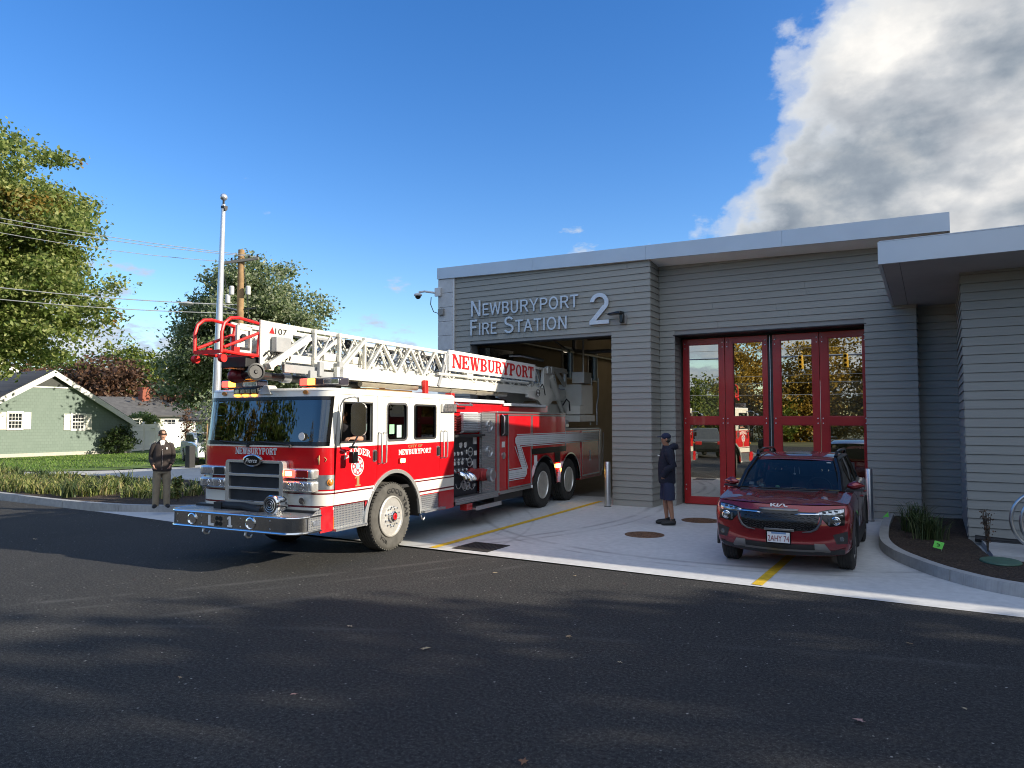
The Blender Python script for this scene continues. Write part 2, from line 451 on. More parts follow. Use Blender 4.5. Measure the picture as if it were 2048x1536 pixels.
def siding(name, a):
    k = NT(name); c = k.coord()
    mp = k.node('ShaderNodeMapping'); mp.inputs['Scale'].default_value = (.6,.6,9); k.link(c, mp.inputs[0])
    n = k.noise(3.0, mp.outputs[0], 5); f = k.noise(.35, c, 3)
    base = k.ramp(n, [(.25,tuple(x*.92 for x in a)),(.75,tuple(x*1.06 for x in a))])
    base = k.mix(k.math('MULTIPLY', f, .3), base, tuple(x*.88 for x in a))
    k.set(Base_Color=base, Roughness=.62); k.p.inputs['Specular IOR Level'].default_value = .35
    k.bump(k.noise(40, mp.outputs[0], 4), .06, .003); return k.m
M['siding'] = siding('grey_clapboard', (.300,.298,.272))
M['corner'] = mat('grey_trim', (.255,.25,.24), .55, var=.04)
M['fascia'] = mat('fascia_panel', (.52,.54,.57), .33, metal=.4, var=.04, scale=1.2)
M['fascia_white'] = mat('fascia_bright', (.62,.63,.64), .45, var=.03, scale=1.5)
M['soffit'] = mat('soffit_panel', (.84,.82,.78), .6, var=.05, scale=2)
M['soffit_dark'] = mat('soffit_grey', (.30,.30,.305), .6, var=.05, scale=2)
M['block'] = mat('pale_block', (.50,.51,.52), .8, var=.08, scale=9, bump=.15)
M['red_door'] = mat('red_door_paint', (.36,.012,.013), .35, var=.10, scale=2.5, coat=.3)
M['steel'] = mat('brushed_steel', (.60,.61,.62), .34, metal=1, var=.05, scale=14)
M['letter'] = mat('letter_aluminium', (.62,.63,.65), .42, metal=.55, var=.04, scale=8)
M['black'] = mat('black_rubber', (.012,.012,.013), .6, var=.25)
M['black_gloss'] = mat('black_gloss', (.008,.008,.009), .18, var=.2)
M['dark_metal'] = mat('dark_metal', (.035,.036,.038), .45, metal=.4, var=.2)
M['rust'] = mat('rusty_iron', (.17,.095,.055), .75, metal=.3, var=.45, scale=16, bump=.4, bscale=45)
M['grate'] = mat('cast_iron', (.045,.042,.04), .6, metal=.5, var=.3)
M['bay_wall'] = mat('bay_wall', (.38,.31,.21), .8, var=.08, scale=1.5)
M['bay_ceiling'] = mat('bay_ceiling', (.22,.20,.17), .8, var=.15)
M['bay_floor'] = mat('bay_floor', (.26,.26,.25), .5, var=.12, scale=1.5)
M['pipe'] = mat('pipe_steel', (.40,.38,.35), .35, metal=.8, var=.1)
M['door_glass'] = glass('door_glass', (.30,.31,.28,1), .50, .9, .0, (.96,.93,.84,1))
M['win_glass'] = glass('window_glass', (.5,.55,.55,1), .10, 1.2)
M['white_paint'] = mat('white_trim_paint', (.74,.74,.71), .55, var=.05)
M['bright'] = mat('bright_trim', (.80,.80,.77), .2, metal=.72, var=.05, scale=9)
M['chrome'] = mat('chrome', (.78,.79,.80), .09, metal=1, var=.05, scale=9)

# ------------------------------------------------------------------ camera, sun, sky
cam = bpy.data.cameras.new('camera'); cam.sensor_width = 36; cam.lens = 36*1420/2048; cam.clip_end = 4000; cam.clip_start = .05
co = bpy.data.objects.new('camera', cam); COL.objects.link(co); SC.camera = co
pit = math.atan(72/1420); yaw = math.radians(30.8)
co.location = (0,0,2.05); co.rotation_euler = (PI/2+pit, 0, yaw)

SUN = V((1,.28,.415)).normalized()
elev = math.asin(SUN.z)
sl = bpy.data.lights.new('sun','SUN'); sl.energy = 4.3; sl.angle = math.radians(.53); sl.color = (1,.90,.74)
so = bpy.data.objects.new('sun', sl); COL.objects.link(so); so.rotation_euler = SUN.to_track_quat('Z','Y').to_euler()
so.location = SUN*60

W = bpy.data.worlds.new('World'); SC.world = W; W.use_nodes = True
class WN(NT):
    def __init__(s, w):
        s.t = w.node_tree; s.n = s.t.nodes; s.l = s.t.links
w = WN(W)
bg = w.n['Background']; bg.inputs['Strength'].default_value = .14
sky = w.node('ShaderNodeTexSky'); sky.sky_type = 'NISHITA'; sky.sun_disc = False
sky.sun_elevation = elev; sky.sun_rotation = math.atan2(SUN.x, SUN.y)
sky.air_density = 1.0; sky.dust_density = .25; sky.ozone_density = 2.2; sky.altitude = 10
gen = w.coord('Generated')
sx = w.node('ShaderNodeSeparateXYZ'); w.link(gen, sx.inputs[0])
zz = w.math('MAXIMUM', sx.outputs[2], .02)
def vmath(op, a, b):
    nd = w.node('ShaderNodeVectorMath'); nd.operation = op
    for i,x in enumerate((a,b)):
        if isinstance(x,(tuple,list,Vector)): nd.inputs[i].default_value = tuple(x)
        else: w.link(x, nd.inputs[i])
    return nd
def pix_dir(x,y):
    F = V((-math.sin(yaw)*math.cos(pit), math.cos(yaw)*math.cos(pit), math.sin(pit))); Rr = V((math.cos(yaw),math.sin(yaw),0)); U = Rr.cross(F)
    return (F+Rr*(x-1024)/1420-U*(y-768)/1420).normalized()
# a bank of cumulus fills the sky to the north-east (beyond this great circle), small puffs lie along the horizon
d1, d2 = pix_dir(1345,520), pix_dir(1680,0)
nrm = d1.cross(d2).normalized()
if nrm.dot(pix_dir(2000,300)) < 0: nrm = -nrm
bank = vmath('DOT_PRODUCT', gen, nrm).outputs['Value']
mp = w.node('ShaderNodeMapping'); mp.inputs['Scale'].default_value = (1,1,1.5); w.link(gen, mp.inputs[0])
mp2 = w.node('ShaderNodeMapping'); mp2.inputs['Scale'].default_value = (1,1,1.5); mp2.inputs['Location'].default_value = tuple(SUN*.035+V((0,0,.028))); w.link(gen, mp2.inputs[0])
def fbm(vec): return w.math('ADD', w.math('MULTIPLY', w.noise(5.2, vec, 9, .56), .72), w.math('MULTIPLY', w.noise(11, vec, 7, .56), .28))
n1 = fbm(mp.outputs[0]); n2 = fbm(mp2.outputs[0])
m_bank = w.math('MULTIPLY', w.math('MINIMUM', w.math('MAXIMUM', bank, -.30), .12), 1.9)
den1 = w.math('ADD', n1, m_bank)
den2 = w.math('ADD', n2, m_bank)
# low puffs: only within a few degrees of the horizon
low = w.math('MULTIPLY', w.math('SUBTRACT', .13, w.math('ABSOLUTE', w.math('SUBTRACT', sx.outputs[2], .085))), 1.2)
mp3 = w.node('ShaderNodeMapping'); mp3.inputs['Scale'].default_value = (1,1,2.6); mp3.inputs['Location'].default_value = (.35,.1,0); w.link(gen, mp3.inputs[0])
nlow = w.math('ADD', w.noise(6.5, mp3.outputs[0], 8, .6), low)
a_bank = w.ramp(den1, [(.475,(0,0,0)),(.53,(.55,.55,.55)),(.60,(1,1,1))], 'EASE')
a_low = w.ramp(nlow, [(.605,(0,0,0)),(.68,(.95,.95,.95))], 'EASE')
shade = w.math('SUBTRACT', den1, den2)
lit = w.ramp(w.math('ADD', w.math('MULTIPLY', shade, 2.4), .5), [(.2,(.16,.20,.27)),(.5,(.44,.48,.53)),(.8,(1.0,.97,.92))])
mpb = w.node('ShaderNodeMapping'); mpb.inputs['Scale'].default_value = (1,1,2.1); mpb.inputs['Location'].default_value = (1.7,.4,.16); w.link(gen, mpb.inputs[0])
band = w.math('ADD', w.math('MULTIPLY', w.noise(3.1, mpb.outputs[0], 6, .47), .85), w.math('MULTIPLY', n1, .15))
core = w.ramp(band, [(.40,(.20,.25,.33)),(.47,(.30,.36,.43)),(.52,(.68,.70,.73)),(.57,(1.12,1.09,1.04))])
rim = w.ramp(den1, [(.50,(1,1,1)),(.58,(.9,.9,.9)),(.68,(0,0,0))])
cl = w.mix(w.math('MULTIPLY', rim, .75), w.mix(.38, core, lit), (.86,.89,.92))
hs = w.node('ShaderNodeHueSaturation'); hs.inputs['Hue'].default_value = .512; hs.inputs['Saturation'].default_value = 1.34; hs.inputs['Value'].default_value = .92; w.link(sky.outputs[0], hs.inputs['Color'])
skyc = hs.outputs[0]
def scl(c, k): 
    nd = vmath('SCALE', c, (0,0,0)); nd.inputs['Scale'].default_value = k; return nd.outputs[0]
c1 = w.mix(a_low, skyc, scl(w.ramp(nlow,[(.68,(.55,.66,.82)),(.80,(.90,.92,.95))]), 4.0))
c2 = w.mix(a_bank, c1, scl(cl, 3.9))
# unseen bright cloud added high behind the camera as fill for the shaded sides
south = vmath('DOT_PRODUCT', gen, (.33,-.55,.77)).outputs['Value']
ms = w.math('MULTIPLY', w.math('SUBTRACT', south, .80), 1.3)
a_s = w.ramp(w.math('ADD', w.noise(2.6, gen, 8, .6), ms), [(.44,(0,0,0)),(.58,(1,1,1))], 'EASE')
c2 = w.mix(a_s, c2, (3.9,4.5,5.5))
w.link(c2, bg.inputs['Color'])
SC.view_settings.view_transform = 'Standard'; SC.view_settings.look = 'None'
SC.view_settings.exposure = 0.85; SC.view_settings.gamma = 1
SC.cycles.max_bounces = 8; SC.cycles.transparent_max_bounces = 16; SC.cycles.glossy_bounces = 5
SC.cycles.caustics_reflective = False; SC.cycles.caustics_refractive = False
try:
    SC.cycles.use_denoising = True; SC.cycles.filter_width = 1.05
except Exception: pass
# ------------------------------------------------------------------ setting: ground sheets
def sheet(name, pts, z, m, thick=0, kind='structure', origin=None):
    mb = MB(); mb.plate([pts], (0,0,z-thick), (1,0,0), (0,1,0), thick) if thick else mb.add([(x,y,z) for x,y in pts], [tuple(range(len(pts)))])
    o = mb.build(name, m, fix=True, smooth=0); o['kind'] = kind; return o
sheet('ground', [(-900,-900),(900,-900),(900,900),(-900,900)], -.06, M['earth'])
LOT = [(-90,-12),(60,-12),(60,9.15),(.9,9.15),(-12.9,9.0),(-21,9.0),(-90,9.4)]
o = sheet('asphalt_lot', LOT, 0, M['asphalt'])
sheet('road', [(-200,-24),(200,-24),(200,-12.3),(-200,-12.3)], -.004, M['asphalt'])
ap = [(-16.2,9.02),(-12.9,8.86),(-10,9.15),(14,9.15),(14,17.6),(-11.2,17.6),(-12.6,17.0),(-12.8,12.5),(-13.6,10.6),(-15,9.6)]
sheet('concrete_apron', ap, .004, M['apron'])
def strip(name, p, q, wd, m, z=.009):
    p = V(p); q = V(q); d = (q-p).normalized(); a = V((-d.y,d.x))*wd/2
    return sheet(name, [tuple(p-a),tuple(p+a),tuple(q+a),tuple(q-a)][::-1], z, m)
strip('yellow_line', (-6.98,9.22), (-7.30,16.6), .13, M['yellow'])
strip('yellow_line', (-1.96,9.22), (-1.86,16.9), .13, M['yellow'])
# worn white line left on the asphalt

def smooth_path(pts, n=6):
    out = []
    P = [V((*p,0)) for p in pts]
    for i in range(len(P)-1):
        a = P[max(i-1,0)]; b = P[i]; c = P[i+1]; d = P[min(i+2,len(P)-1)]
        for k in range(n):
            t = k/n
            out.append(.5*((2*b)+(-a+c)*t+(2*a-5*b+4*c-d)*t*t+(-a+3*b-3*c+d)*t**3))
    out.append(P[-1]); return [(p.x,p.y) for p in out]
def offset(path, d):
    o = []
    for i,p in enumerate(path):
        a = V(path[max(i-1,0)]); b = V(path[min(i+1,len(path)-1)]); t = (b-a).normalized()
        o.append((p[0]-t.y*d, p[1]+t.x*d))
    return o
def kerb(name, path, wd, h, m, block=1.9):
    """granite kerb laid in blocks with open joints; inside lies to the left of the path"""
    mb = MB(); inn = offset(path, wd); acc = 0; n = len(path)
    seg = []
    for i in range(n-1):
        a,b = V(path[i]),V(path[i+1]); acc += (b-a).length
        gap = .006 if acc > block else 0
        if acc > block: acc = 0
        a0,b0,a1,b1 = V(path[i]),V(path[i+1]),V(inn[i]),V(inn[i+1])
        if gap: b0 = b0-(b0-a0).normalized()*gap*2; b1 = b1-(b1-a1).normalized()*gap*2
        bz = .012
        mb.hexa([(*a0,-.05),(*b0,-.05),(*b1,-.05),(*a1,-.05),(*(a0+(a1-a0)*.08),h),(*(b0+(b1-b0)*.08),h),(*b1,h),(*a1,h)])
    o = mb.build(name, m, smooth=0); o['kind'] = 'structure'; return o
# right-hand planting bed
kp = smooth_path([(-.93,16.5),(-.93,15.2),(-.90,14.0),(-.84,13.0),(-.70,12.25),(-.43,11.55),(.1,10.68),(.82,10.13),(2.4,9.72),(6,9.45),(14,9.4)], 5)
kerb('kerb_bed_right', kp, .15, .15, M['kerb'])
ki = offset(kp, .155)
def undulate(name, poly, z, m, amp, step=.22, hole=None):
    """bed surface: fine grid clipped to the polygon, slightly lumpy"""
    bm = bmesh.new()
    f = bm.faces.new([bm.verts.new((x,y,z)) for x,y in poly])
    xs = [p[0] for p in poly]; ys = [p[1] for p in poly]
    x = min(xs)+step
    while x < max(xs):
        bmesh.ops.bisect_plane(bm, geom=bm.verts[:]+bm.edges[:]+bm.faces[:], plane_co=(x,0,0), plane_no=(1,0,0)); x += step
    y = min(ys)+step
    while y < max(ys):
        bmesh.ops.bisect_plane(bm, geom=bm.verts[:]+bm.edges[:]+bm.faces[:], plane_co=(0,y,0), plane_no=(0,1,0)); y += step
    bmesh.ops.triangulate(bm, faces=bm.faces[:])
    from mathutils import noise
    for v in bm.verts:
        v.co.z += noise.noise(v.co*1.3)*amp+noise.noise(v.co*4.1)*amp*.5+noise.noise(v.co*9)*amp*.2
    bmesh.ops.recalc_face_normals(bm, faces=bm.faces[:])
    me = bpy.data.meshes.new(name); bm.to_mesh(me); bm.free()
    for p in me.polygons: p.use_smooth = True
    me.materials.append(m); o = bpy.data.objects.new(name, me); COL.objects.link(o); o['kind'] = 'structure'; return o
bed = [p for p in ki if p[0] < 6]+[(6,12.3),(.62,12.3),(.55,13.1),(.42,14.05),(.42,16.84),(-.28,16.84),(-.28,16.64),(-.75,16.6)]
undulate('mulch_bed_right', bed, .085, M['mulch'], .03, .16)
sheet('rack_pad', [(.66,12.45),(6,12.45),(6,14.05),(.58,14.05)], .105, M['walk'], .1)
# left-hand planting bed with its kerb
kl = smooth_path([(-12.95,12.8),(-13.3,11.6),(-14.0,10.3),(-15.2,9.5),(-16.6,9.18),(-18.6,9.08),(-22,9.2),(-30,9.6),(-60,10.4)][::-1], 6)
kerb('kerb_bed_left', kl, .16, .15, M['kerb'])
kli = offset(kl, .165)
bedl = [p for p in kli if p[0] > -42]+[(-13.2,13.0),(-16,13.6),(-20.5,14.6),(-26,14.0),(-29.2,12.6),(-34,11.3),(-42,11.0)]
undulate('mulch_bed_left', bedl, .11, M['mulch'], .05, .4)
sheet('pavement', [(-12.6,13.2),(-16,13.75),(-20.5,14.75),(-26,14.15),(-29.2,12.75),(-34,11.45),(-60,11.3),(-60,12.6),(-34.5,13.0),(-30.4,14.4),(-28.5,16.5),(-28.2,19.5),(-30,24),(-44,40),(-40,44),(-24,25),(-12.6,20)], .02, M['walk'])
sheet('lawn_ground', [(-60,12.7),(-34.6,13.1),(-30.6,14.5),(-28.8,16.6),(-28.6,19.5),(-30.5,24),(-43,38),(-70,40),(-90,12.8)], .03, M['lawn'])

# ------------------------------------------------------------------ fire station
FS = thing('fire_station', 'grey clapboard fire station with flat overhanging roofs, silver lettering and a red folding bay door', 'fire station', (-5.7,16.05,0), world=True)
EX = .15
def boards(mb, O, ax, an, x0, x1, z0, z1, holes=(), lap=.020, base=0.0, slope=None):
    """lapped clapboards along ax, facing an; holes = (x0,x1,z0,z1)"""
    O = V(O); ax = V(ax); an = V(an); k = math.floor((z0-base)/EX)
    while base+k*EX < z1-1e-6:
        za = max(base+k*EX, z0); zb = min(base+(k+1)*EX, z1); k += 1
        if zb-za < .02: continue
        za0 = za; za += .007
        segs = [(x0,x1)]
        for h in holes:
            if h[2] < zb-.004 and h[3] > za+.004:
                ns = []
                for a,b in segs:
                    if h[0] > a: ns.append((a,min(b,h[0])))
                    if h[1] < b: ns.append((max(a,h[1]),b))
                segs = [s for s in ns if s[1]-s[0] > .01]
        cut = []
        for a,b in segs:
            while b-a > 3.66:
                c_ = a+(rnd.uniform(1.2,3.4) if a == x0 else 3.66); cut.append((a,c_-.0015)); a = c_+.0015
            cut.append((a,b))
        for a,b in cut:
            f = (zb-(base+(k-1)*EX))/EX
            lo = lap; hi = lap*(1-f)+.002
            P = lambda x,z,d: O+ax*x+an*d+V((0,0,z))
            mb.hexa([P(a,za,lo-.014),P(b,za,lo-.014),P(b,za,lo),P(a,za,lo),P(a,zb,-.011),P(b,zb,-.011),P(b,zb,hi),P(a,zb,hi)])
SD = M['siding']
X1, X2 = (1,0,0), (0,1,0)
ztop = lambda x: 6.32+(x+11.95)/12.25*(6.07-6.32)
# main front wall with the open bay
mb = MB(); boards(mb, (0,16.05,0), X1, (0,-1,0), -11.40, -5.75, 0, 6.02, [(-10.89,-6.74,-1,4.12)]); mb.build('front_wall_siding', SD, FS, smooth=0)
mb = MB(); mb.box(-11.40,16.062,0,-10.89,16.40,4.12); mb.box(-6.74,16.062,0,-5.75,16.40,4.12); mb.box(-11.40,16.062,4.12,-5.75,16.40,6.0)
mb.build('front_wall', M['corner'], FS, smooth=0)
mb = MB(); boards(mb, (-5.75,0,0), X2, (1,0,0), 16.05, 16.66, 0, 5.9); mb.build('pier_return_siding', SD, FS, smooth=0)
# recessed wall around the closed bay
mb = MB(); boards(mb, (0,16.66,0), X1, (0,-1,0), -5.73, -.29, 0, 5.8, [(-5.36,-1.25,-1,4.10)]); mb.build('recess_wall_siding', SD, FS, smooth=0)
mb = MB(); mb.box(-5.755,16.672,0,-5.40,17.5,4.1); mb.box(-1.21,16.672,0,-.29,17.5,4.1); mb.box(-5.755,16.672,4.10,-.29,17.5,5.9); mb.build('recess_wall', M['corner'], FS, smooth=0)
mb = MB(); boards(mb, (-5.40,0,0), X2, (1,0,0), 16.66, 17.17, 0, 4.1); mb.build('jamb_siding', SD, FS, smooth=0)
mb = MB(); boards(mb, (-1.21,0,0), X2, (-1,0,0), 16.66, 17.17, 0, 4.1); mb.build('jamb_siding', SD, FS, smooth=0)
mb = MB(); boards(mb, (-.288,0,0), X2, (1,0,0), 16.66, 16.95, 0, 5.6); boards(mb, (0,16.95,0), X1, (0,-1,0), -.287, .42, -.1, 5.6); mb.box(-.287,16.965,-.1,.42,17.2,5.6)
mb.build('link_wall_siding', SD, FS, smooth=0)
# right wing
mb = MB(); boards(mb, (.42,0,0), X2, (-1,0,0), 14.07, 16.93, -.1, 4.62, base=-.02); boards(mb, (0,14.07,0), X1, (0,-1,0), .42, 14, -.1, 4.62, base=-.02); mb.build('wing_siding', SD, FS, smooth=0)
mb = MB(); mb.box(.434,14.084,-.1,14,34,4.6); mb.build('wing_wall', M['corner'], FS, smooth=0)
# pale block end wall on the north side
mb = MB()
z = 0; i = 0
while z < 6.0:
    mb.box(-11.95,15.98,z+.004,-11.45,16.38,min(z+.396,6.0)); z += .4
mb.build('end_pier_blocks', M['block'], FS, smooth=0, bevel=.006)
mb = MB(); mb.box(-11.45,15.99,0,-11.402,16.38,6.0); mb.build('corner_trim', M['fascia_white'], FS, smooth=0)
mb = MB(); mb.box(-11.93,16.385,0,-11.62,23.0,6.0); mb.box(-11.93,23.9,0,-11.62,25.2,6.0); mb.box(-11.93,26.1,0,-11.62,36,6.0)
mb.box(-11.93,23.0,0,-11.62,23.9,3.55); mb.box(-11.93,23.0,4.75,-11.62,23.9,6.0); mb.box(-11.93,25.2,0,-11.62,26.1,3.55); mb.box(-11.93,25.2,4.75,-11.62,26.1,6.0)
side = mb.build('bay_side_wall', M['bay_wall'], FS, smooth=0)
for y in (23.0,25.2):
    mb = MB(); mb.plate([[(0,0),(.9,0),(.9,1.2),(0,1.2)],[(.06,.06),(.06,1.14),(.84,1.14),(.84,.06)]], (-11.64,y,3.55), X2, (0,0,1), .07); wf = mb.build('window', M['white_paint'], FS, smooth=0)
    mb = MB(); mb.box(-11.70,y+.06,3.61,-11.69,y+.84,4.69); g = mb.build('pane', M['win_glass'], wf, origin=FS.location, smooth=0)
# bay interior
mb = MB(); mb.box(-11.6,16.41,-.2,.4,36,-.004); mb.build('bay_floor', M['bay_floor'], FS, smooth=0)
mb = MB(); mb.plate([[(-11.6,0),(.4,0),(.4,6),(-11.6,6)],[(-10.6,.2),(-10.6,3.9),(-7.2,3.9),(-7.2,.2)],[(-4.8,.2),(-4.8,3.9),(-1.6,3.9),(-1.6,.2)]], (0,36,0), X1, (0,0,1), .2); mb.build('bay_back_wall', M['bay_wall'], FS, smooth=0)  # two openings added in the unseen back wall to let daylight in
mb = MB(); mb.box(.2,17.21,0,.4,36,5.5); mb.build('bay_partition', M['bay_wall'], FS, smooth=0)
mb = MB(); mb.box(-11.6,16.41,5.4,-5.78,17.6,5.5); mb.box(-11.6,17.6,5.4,.2,36,5.5)
for y in np.arange(18,36,2.4): mb.box(-11.6,y,5.15,.2,y+.12,5.395)
mb.build('bay_ceiling', M['bay_ceiling'], FS, smooth=0)
mb = MB()
mb.tube([(-9.9,20.5,5.1),(-9.9,20.5,4.35),(-9.85,20.5,4.25),(-9.3,20.5,4.2),(-6.2,20.5,4.2)], .07, 10)
mb.tube([(-7.05,19.0,0),(-7.05,19.0,3.35),(-7.0,19.0,3.55),(-6.8,19.0,3.6),(-4.0,19.0,3.6)], .085, 10)
mb.tube([(-11.4,19.2,4.55),(-11.4,30,4.55)], .05, 8); mb.tube([(-11.35,17.2,3.9),(-10.2,17.6,3.9),(-9.6,17.9,3.75)], .05, 8)
mb.tube([(-8.6,18.4,5.1),(-8.6,18.4,3.2)], .03, 8); mb.tube([(-10.7,18.4,5.2),(-9.0,18.4,4.0)], .025, 6)
mb.tube([(-6.2,20.4,3.1),(-6.2,20.4,1.9),(-6.35,20.4,1.6),(-6.35,20.4,.6)], .05, 8); mb.tube([(-5.9,20.4,3.1),(-5.9,20.4,1.9),(-6.05,20.4,1.6),(-6.05,20.4,.6)], .05, 8)
mb.build('bay_pipework', M['pipe'], FS)
for x,y in ((-7.6,22.5),(-9.8,26),(-5.6,26)):
    mb = MB(); mb.box(x-.09,y,4.96,x+.09,y+1.5,5.02); mb.build('strip_lamp', emit('strip_lamp_lit',(1,.86,.66,1),2.2), FS, smooth=0)
mb = MB(); mb.box(-10.87,16.42,0,-10.5,17.7,4.05); mb.build('folded_door_leaf', M['black_gloss'], FS, smooth=0, bevel=.01)
mb = MB(); mb.box(-10.90,16.036,4.10,-6.73,16.40,4.118); mb.box(-5.40,16.64,4.08,-1.21,17.4,4.10); mb.build('lintel_flashing', M['dark_metal'], FS, smooth=0)
# roofs: fascia boxes with soffits
def roof_main():
    y0, y1, th = 15.95, 37, .36
    x0, x1 = -11.97, .33
    a, b = ztop(x0), ztop(x1)
    mb = MB(); n = 4; g = .004
    for i in range(n):
        xa = x0+(x1-x0)*i/n; xb = x0+(x1-x0)*(i+1)/n-(g if i < n-1 else 0)
        za, zb = ztop(xa), ztop(xb); ta = .31+.06*i/n; tb = .31+.06*(i+1)/n
        mb.hexa([(xa,y0,za-ta),(xb,y0,zb-tb),(xb,y0+.05,zb-tb),(xa,y0+.05,za-ta),(xa,y0,za),(xb,y0,zb),(xb,y0+.05,zb),(xa,y0+.05,za)])
    mb.hexa([(x0,y0+.055,a-.31),(x0+.04,y0+.055,a-.31),(x0+.04,y1,a-.31),(x0,y1,a-.31),(x0,y0+.055,a),(x0+.04,y0+.055,a),(x0+.04,y1,a),(x0,y1,a)])
    mb.hexa([(x1-.04,y0+.055,b-.37),(x1,y0+.055,b-.37),(x1,y1,b-.37),(x1-.04,y1,b-.37),(x1-.04,y0+.055,b),(x1,y0+.055,b),(x1,y1,b),(x1-.04,y1,b)])
    mb.build('roof_fascia', M['fascia'], FS, smooth=0)
    mb = MB(); mb.hexa([(x0+.05,y0+.06,a-.10),(x1-.05,y0+.06,b-.10),(x1-.05,y1,b-.10),(x0+.05,y1,a-.10),(x0+.05,y0+.06,a-.03),(x1-.05,y0+.06,b-.03),(x1-.05,y1,b-.03),(x0+.05,y1,a-.03)])
    mb.hexa([(x0+.05,y0+.06,a-.16),(x1-.05,y0+.06,b-.16),(x1-.05,y1,b-.16),(x0+.05,y1,a-.16),(x0+.05,y0+.06,a-.101),(x1-.05,y0+.06,b-.101),(x1-.05,y1,b-.101),(x0+.05,y1,a-.101)])
    mb.build('roof', M['dark_metal'], FS, smooth=0)
    z = lambda x: ztop(x)-.31-.06*(x-x0)/(x1-x0)+.006
    mb = MB(); mb.hexa([(-11.44,y0+.052,z(-11.44)),(x1-.05,y0+.052,z(x1)),(x1-.05,17.6,z(x1)-.14),(-11.44,17.6,z(-11.44)-.14),(-11.44,y0+.052,z(-11.44)+.02),(x1-.05,y0+.052,z(x1)+.02),(x1-.05,17.6,z(x1)-.12),(-11.44,17.6,z(-11.44)-.12)])
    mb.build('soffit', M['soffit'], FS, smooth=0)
roof_main()
def roof_wing():
    y0, y1 = 12.85, 18.2; zb = 4.575; sl = -.042; x0, x1 = -.74, 13.4; zt = 4.935
    mb = MB()
    for xa, xb in ((x0,2.6),(2.612,6),(6.012,x1)):
        mb.box(xa,y0,zb,xb,y0+.05,zt)
    mb.hexa([(x0,y0+.055,zb),(x0+.05,y0+.055,zb),(x0+.05,y1,zb+sl*(y1-y0)),(x0,y1,zb+sl*(y1-y0)),(x0,y0+.055,zt),(x0+.05,y0+.055,zt),(x0+.05,y1,zt-.1),(x0,y1,zt-.1)])
    mb.box(x0+.02,y0-.006,zt+.001,x1,y0+.07,zt+.016)
    mb.build('wing_fascia', M['fascia'], FS, smooth=0)
    f = lambda y: zb+sl*(y-y0)+.004
    mb = MB()
    for xa,xb in ((x0+.055,-.44),(-.432,x1-.05)):
        mb.hexa([(xa,y0+.055,f(y0)),(xb,y0+.055,f(y0)),(xb,y1,f(y1)),(xa,y1,f(y1)),(xa,y0+.055,f(y0)+.02),(xb,y0+.055,f(y0)+.02),(xb,y1,f(y1)+.02),(xa,y1,f(y1)+.02)])
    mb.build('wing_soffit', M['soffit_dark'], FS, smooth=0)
    mb = MB(); mb.hexa([(x0+.06,y0+.06,zt-.2),(x1,y0+.06,zt-.2),(x1,34,zt-.5),(x0+.06,34,zt-.5),(x0+.06,y0+.06,zt-.03),(x1,y0+.06,zt-.03),(x1,34,zt-.2),(x0+.06,34,zt-.2)])
    mb.build('wing_roof', M['dark_metal'], FS, smooth=0)
roof_wing()
# lettering
def caps(mb, words, x0, z, big, small, total):
    vs = []
    # small-capital lettering: first letter of each word taller
    x = 0; seq = []
    for wi, wd in enumerate(words):
        for i, ch in enumerate(wd):
            h = big if i == 0 else small; wv = SANS[ch][0]*h; s = 1
            seq.append((ch, x, h, wv, s)); x += wv+.02
        x += .15
    k = total/(x-.15-.02)
    for ch,xx,h,wv,s in seq: slab(mb, ch, (x0+xx*k,16.012,z), (1,0,0), (0,0,1), h, wv*k, .035, G=SANS)
mb = MB(); caps(mb, ['NEWBURYPORT'], -10.86, 4.87, .43, .325, 3.27); mb.build('lettering', M['letter'], FS, smooth=20)
mb = MB(); caps(mb, ['FIRE'], -10.88, 4.35, .43, .325, .89); mb.build('lettering', M['letter'], FS, smooth=20)
mb = MB(); caps(mb, ['STATION'], -9.79, 4.35, .43, .325, 1.89); mb.build('lettering', M['letter'], FS, smooth=20)
mb = MB(); slab(mb, '2', (-7.30,16.012,4.40), (1,0,0), (0,0,1), .76, .54, .045, G=SANS); mb.build('numeral', M['letter'], FS, smooth=20)

